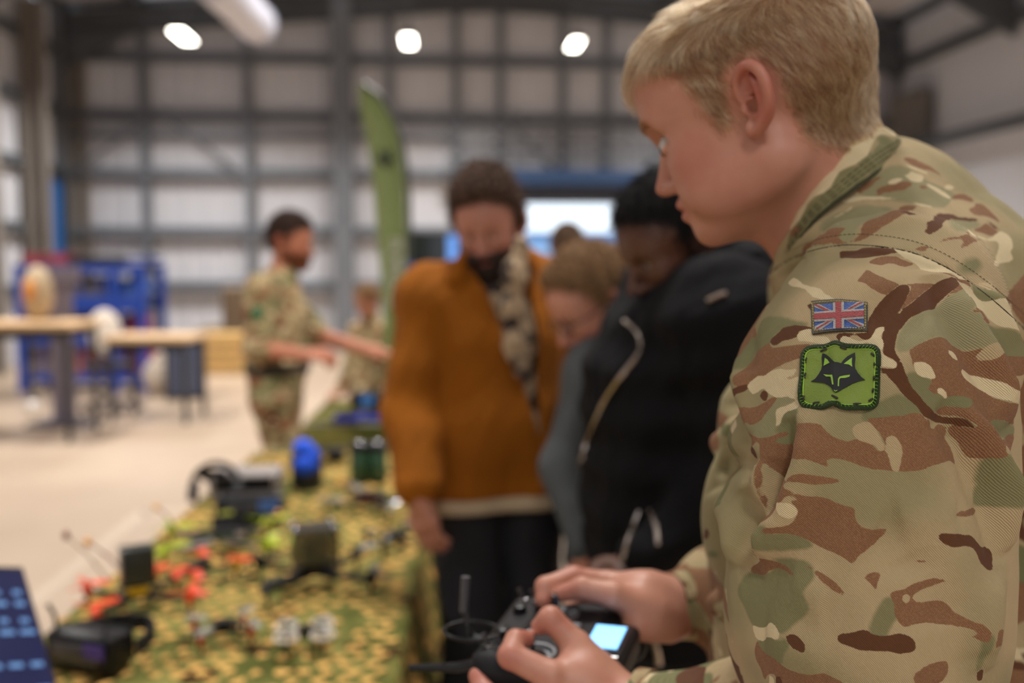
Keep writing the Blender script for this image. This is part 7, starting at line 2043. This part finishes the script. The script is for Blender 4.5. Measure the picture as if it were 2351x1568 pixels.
# saltire, then the crosses (u right, v down, both 0..1)
a = .105; b_ = .19
for pts in ([(0, 0), (a, 0), (.40, .36), (.40, .40), (.34, .40), (0, b_ * .5)], [(1, 0), (1, .11), (.66, .40), (.60, .40), (.60, .34), (.88, 0)],
            [(0, 1), (0, .88), (.33, .60), (.40, .60), (.40, .66), (.12, 1)], [(1, 1), (.89, 1), (.60, .64), (.60, .60), (.66, .60), (1, .90)]):
    fs(pts, .0020, .0027, wh, 'white_saltire')
for pts in ([(0, .02), (.05, .01), (.37, .345), (.35, .385), (.30, .37)], [(.93, .03), (.985, .03), (.68, .335), (.62, .37), (.62, .33)],
            [(.045, .99), (.02, .96), (.34, .63), (.38, .62), (.37, .66)], [(.97, .97), (.93, .98), (.62, .65), (.64, .62), (.70, .64)]):
    fs(pts, .0025, .0031, rd_, 'red_saltire')
for pts in ([(.385, 0), (.600, 0), (.600, 1), (.385, 1)], [(0, .31), (1, .31), (1, .69), (0, .69)]):
    fs(pts, .0026, .0032, wh, 'white_cross')
for pts in ([(.435, 0), (.550, 0), (.550, 1), (.435, 1)], [(0, .39), (1, .39), (1, .61), (0, .61)]):
    fs(pts, .0030, .0037, rd_, 'red_cross')
def edge_stitch(pts, f, mt, parent, gap=6.0, ln=4.0, r=.0004, z=.0021):
    m = MB(); d_ = dense(pts, 1.0); k = 0
    while k + ln < len(d_):
        A_ = f(*d_[k]); B_ = f(*d_[int(k + ln)]); m.path([tuple(A_[0] + A_[1] * z), tuple(B_[0] + B_[1] * z)], r, 5); k += int(gap)
    o = m.build('stitching', mt, parent); o['kind'] = 'stuff'
edge_stitch([FWp(u, v) for u, v in [(i / 20, .07) for i in range(21)] + [(.965, j / 8) for j in range(1, 8)] + [(1 - i / 20, .93) for i in range(1, 20)] + [(.035, 1 - j / 8) for j in range(1, 8)]], fcar, st_y, FLG)
edge_stitch([FWp(u, v) for u, v in [(i / 20, .0) for i in range(21)] + [(1, j / 8) for j in range(1, 9)] + [(1 - i / 20, 1) for i in range(1, 21)] + [(0, 1 - j / 8) for j in range(1, 8)]], fcar, mat('olive_thread', (66, 58, 34), .8), FLG, 5, 4, .0006, .0010)
# green badge with the fox head
gcar = carrier(1835, 2025, 785, 945)
def Gw(u, v):
    x = 1848 + 168 * u + (-9 + 4 * u) * v; y = 800 + (134) * v
    y += -8 * math.exp(-((u - .42) / .10) ** 2) * (1 - v) - 9 * math.exp(-((u - .44) / .09) ** 2) * v + 3 * u * v - 4 * (1 - v) * u
    # rounded corners
    return x, y
def round_sq(u, v, r=.09):
    U = 2 * u - 1; V_ = 2 * v - 1; n_ = (abs(U) ** 9 + abs(V_) ** 9) ** (1 / 9); mx = max(abs(U), abs(V_))
    k = mx / n_ if n_ > 0 else 1
    return (U * k + 1) / 2, (V_ * k + 1) / 2
def gcw(x, y):
    b, n_ = gcar(x, y); return b + n_ * gwave((x - 1843) / 170, (y - 800) / 136), n_
gwave = lambda u, v: .0006 * math.sin(u * 14 + v * 3) + .0005 * math.sin(v * 11 + u * 5) + .0008 * math.exp(-((u - .43) / .05) ** 2)
GP = lambda u, v: Gw(*round_sq(u, v))
m = MB(); sheet(m, None, gcar, (.0002, .0020), GP, 40, 34, gwave)
BDG = m.build('fox_badge', mat('badge_green', (116, 140, 34), .45, var=.10, vscale=25, bump=.3, bscale=1500, sheen=.4), JK, smooth=True)
per = [(i / 40, 0) for i in range(40)] + [(1, i / 34) for i in range(34)] + [(1 - i / 40, 1) for i in range(40)] + [(0, 1 - i / 34) for i in range(34)]
def ringpath(inset, z, r, mt, nm, parent):
    pts = []
    for u, v in per:
        u2, v2 = .5 + (u - .5) * (1 - inset), .5 + (v - .5) * (1 - inset); b, n_ = gcar(*GP(u2, v2)); pts.append(tuple(b + n_ * (z + gwave(u2, v2))))
    m = MB(); m.path(pts + [pts[0]], r, 8); return m.build(nm, mt, parent, smooth=True)
brd = ringpath(-.00, .0012, .0022, mat('badge_border', (56, 84, 36), .5, bump=1.0, bscale=1500, var=.25, vscale=800), 'border', BDG)
ringpath(.075, .0022, .0004, mat('lime_thread', (150, 196, 60), .5), 'inner_stitch', BDG)
m = MB(); n_s = 0
rs = random.Random(3)
for k, (u, v) in enumerate(per):
    if k % 2: continue
    A_ = gcar(*GP(.5 + (u - .5) * 1.03, .5 + (v - .5) * 1.03)); B_ = gcar(*GP(.5 + (u - .5) * .93, .5 + (v - .5) * .93))
    m.path([tuple(A_[0] + A_[1] * .0022), tuple((A_[0] + B_[0]) / 2 + A_[1] * .0040), tuple(B_[0] + B_[1] * .0028)], .00022, 4)
o = m.build('overlock', mat('lime_thread2', (112, 160, 60), .5), brd); o['kind'] = 'stuff'
m = MB()
for u0, v0, u1, v1_ in ((.24, .075, .32, .055), (.50, .045, .58, .05), (.91, .12, .95, .17), (.955, .27, .955, .36), (.955, .50, .955, .56), (.95, .70, .945, .76), (.90, .90, .95, .86), (.80, .945, .70, .95), (.50, .90, .42, .875), (.26, .93, .18, .95), (.06, .90, .05, .83), (.05, .52, .055, .44), (.05, .26, .055, .18)):
    A_ = gcar(*Gw(u0, v0)); B_ = gcar(*Gw(u1, v1_)); m.path([tuple(A_[0] + A_[1] * .0026), tuple((A_[0] + B_[0]) / 2 + A_[1] * .0036), tuple(B_[0] + B_[1] * .0026)], .0008, 6)
o = m.build('hand_stitch', mat('black_thread', (48, 46, 36), .8), BDG); o['kind'] = 'stuff'
# fox head, coordinates read from a crop (origin 1600,600; 0.3194 px per unit)
fox = [(832, 870), (862, 848), (884, 815), (902, 780), (908, 750), (906, 700), (912, 668), (930, 672), (955, 690), (980, 715), (998, 732), (1020, 733), (1043, 740), (1060, 715), (1085, 690), (1110, 675), (1138, 660), (1140, 700), (1137, 750), (1140, 775), (1160, 810), (1185, 840), (1208, 858), (1165, 866), (1120, 882), (1080, 905), (1045, 925), (1025, 940), (1005, 950), (990, 940), (975, 915), (950, 895), (920, 880), (880, 875)]
cv_ = lambda q: (1600 + q[0] * .3194, 600 + q[1] * .3194)
fm = mat('fox_black', (20, 24, 26), .7)
m = MB(); slab(m, dense([cv_(q) for q in fox], 2.5), gcw, .0021, .0029); FX = m.build('fox_emblem', fm, BDG)
lg = MATS['badge_green']
for nm, pts in (('ear_opening', [(928, 700), (946, 712), (962, 735), (940, 745), (918, 756)]), ('ear_opening', [(1118, 698), (1116, 730), (1120, 765), (1095, 748), (1062, 745), (1088, 722)]),
        ('eye_line', [(918, 818), (965, 826), (985, 826), (990, 846), (994, 895), (984, 895), (976, 845), (968, 838), (940, 836)]), ('eye_line', [(1104, 822), (1100, 836), (1070, 846), (1040, 848), (1032, 860), (1028, 905), (1020, 905), (1024, 855), (1034, 838), (1060, 830)]),
        ('mouth_line', [(994, 930), (1005, 938), (1018, 930), (1014, 938), (1005, 944), (997, 938)])):
    m = MB(); slab(m, dense([cv_(q) for q in pts], 2.5), gcw, .0027, .0033); m.build(nm, mat('badge_lime', (136, 178, 56), .5), FX)

# ------------------------------------------------------------------ drone controller
CO_ = P(1272, 1470, 1.035)
Ln = -np.array([.30, .94, .06]); Ln /= np.linalg.norm(Ln)
Fd = np.array([-.95, .30, -.02]); Fd -= Ln * (Fd @ Ln); Fd /= np.linalg.norm(Fd)
Up = np.cross(Fd, Ln)
MC = Matrix([list(r) for r in np.stack([Fd, Ln, Up], 1)])
ctl = empty('drone_controller', tuple(CO_), label='black drone radio controller with a glowing screen held in the soldier\'s hands', cat='controller')
ctl.rotation_mode = 'QUATERNION'; ctl.rotation_quaternion = MC.to_quaternion()
def cf(p):
    d = None
    q = p
    def rb(c, h, r):
        a = np.abs(q - A3(c)) - (A3(h) - r); return np.sqrt((np.maximum(a, 0) ** 2).sum(1)) + np.minimum(a.max(1), 0) - r
    d = rb((.005, 0, -.012), (.056, .084, .020), .014)
    d = smin(d, cone(q, (-.02, .066, -.022), (-.066, .060, -.034), .020, .016), .02)
    d = smin(d, cone(q, (-.02, -.072, -.018), (-.066, -.066, -.028), .024, .019), .02)
    d = smin(d, rb((-.052, 0, -.012), (.030, .050, .016), .008), .008)
    d = smin(d, rb((.045, 0, -.002), (.020, .078, .016), .010), .012)
    for s in (-1, 1): d = smax(d, -(np.maximum(np.abs(q[:, 2] - .014) - .010, np.sqrt((q[:, 0] - .008) ** 2 + (q[:, 1] - .047 * s) ** 2) - .0235)), .003)
    return d
v, f = grid_mesh(cf, (-.11, -.11, -.06), (.09, .11, .04), .002)
link('case', raw_mesh('case', v, f), mat('controller_black', (19, 19, 21), .5, bump=.2, bscale=900, spec=.25), ctl)
for s in (-1, 1):
    g_ = MB().lathe([(.023, -.002), (.023, .004), (.019, .004), (.017, .001), (.006, .001)], (.008, .047 * s, .004), None, 28).build('gimbal_ring', mat('gimbal_grey', (110, 112, 116), .25, .6), ctl, smooth=True)
    MB().ball((.008, .047 * s, .000), (.016, .016, .009)).build('gimbal_dome', mat('dome_black', (30, 30, 34), .15), ctl, smooth=True)
    MB().tube((.008, .047 * s, .004), (.010, .047 * s, .020), .0022, .0020, 10).tube((.010, .047 * s, .018), (.0105, .047 * s, .030), .0042, .0036, 12).build('stick', mat('stick_metal', (70, 72, 78), .25, .7), ctl, smooth=True)
MB().box((-.052, 0, .0052), (.050, .078, .004), bev=.002).build('screen_bezel', mat('bezel_gloss', (34, 34, 38), .12), ctl)
MB().box((-.053, -.004, .0077), (.036, .052, .0014)).build('screen', mat('controller_screen', (130, 196, 255), .2, emit=1.5), ctl)
for s in (-1, 1):
    for x in (.050, .036):
        MB().lathe([(.0045, 0), (.0045, .003), (.003, .004)], (x, .060 * s, .013), None, 12).build('switch_nut', alu, ctl)
        MB().tube((x, .060 * s, .015), (x + .006, .060 * s, .028), .0022, .0028, 8).build('toggle_switch', mat('switch_dark', (48, 48, 52), .3), ctl, smooth=True)
    MB().lathe([(.008, 0), (.0075, .009), (.005, .010)], (.046, .030 * s, .013), None, 16).build('knob', blk, ctl, smooth=True)
    MB().box((.012 - .03, .020 * s, .0095), (.012, .006, .004), bev=.001).build('trim_button', mat('button_grey', (120, 120, 124), .4), ctl)
MB().path([(.062, .030, .006), (.078, .036, .012), (.084, .038, .040), (.082, .034, .075)], .0046, 10).build('antenna', mat('antenna_grey', (58, 58, 62), .4), ctl, smooth=True)
MB().path([(.062, .055, -.006), (.085, .062, -.010), (.135, .066, -.014)], [.005, .005, .0035], 10).build('second_antenna', blk, ctl, smooth=True)
MB().path([(.060, -.02 + .05 * math.cos(t) * 1.0, .004 + .004) if False else (.075 + .030 * math.cos(t), .040 + .022 * math.sin(t), .020) for t in [2 * math.pi * i / 24 for i in range(25)]], .0022, 8).build('carry_loop', blk, ctl, smooth=True)
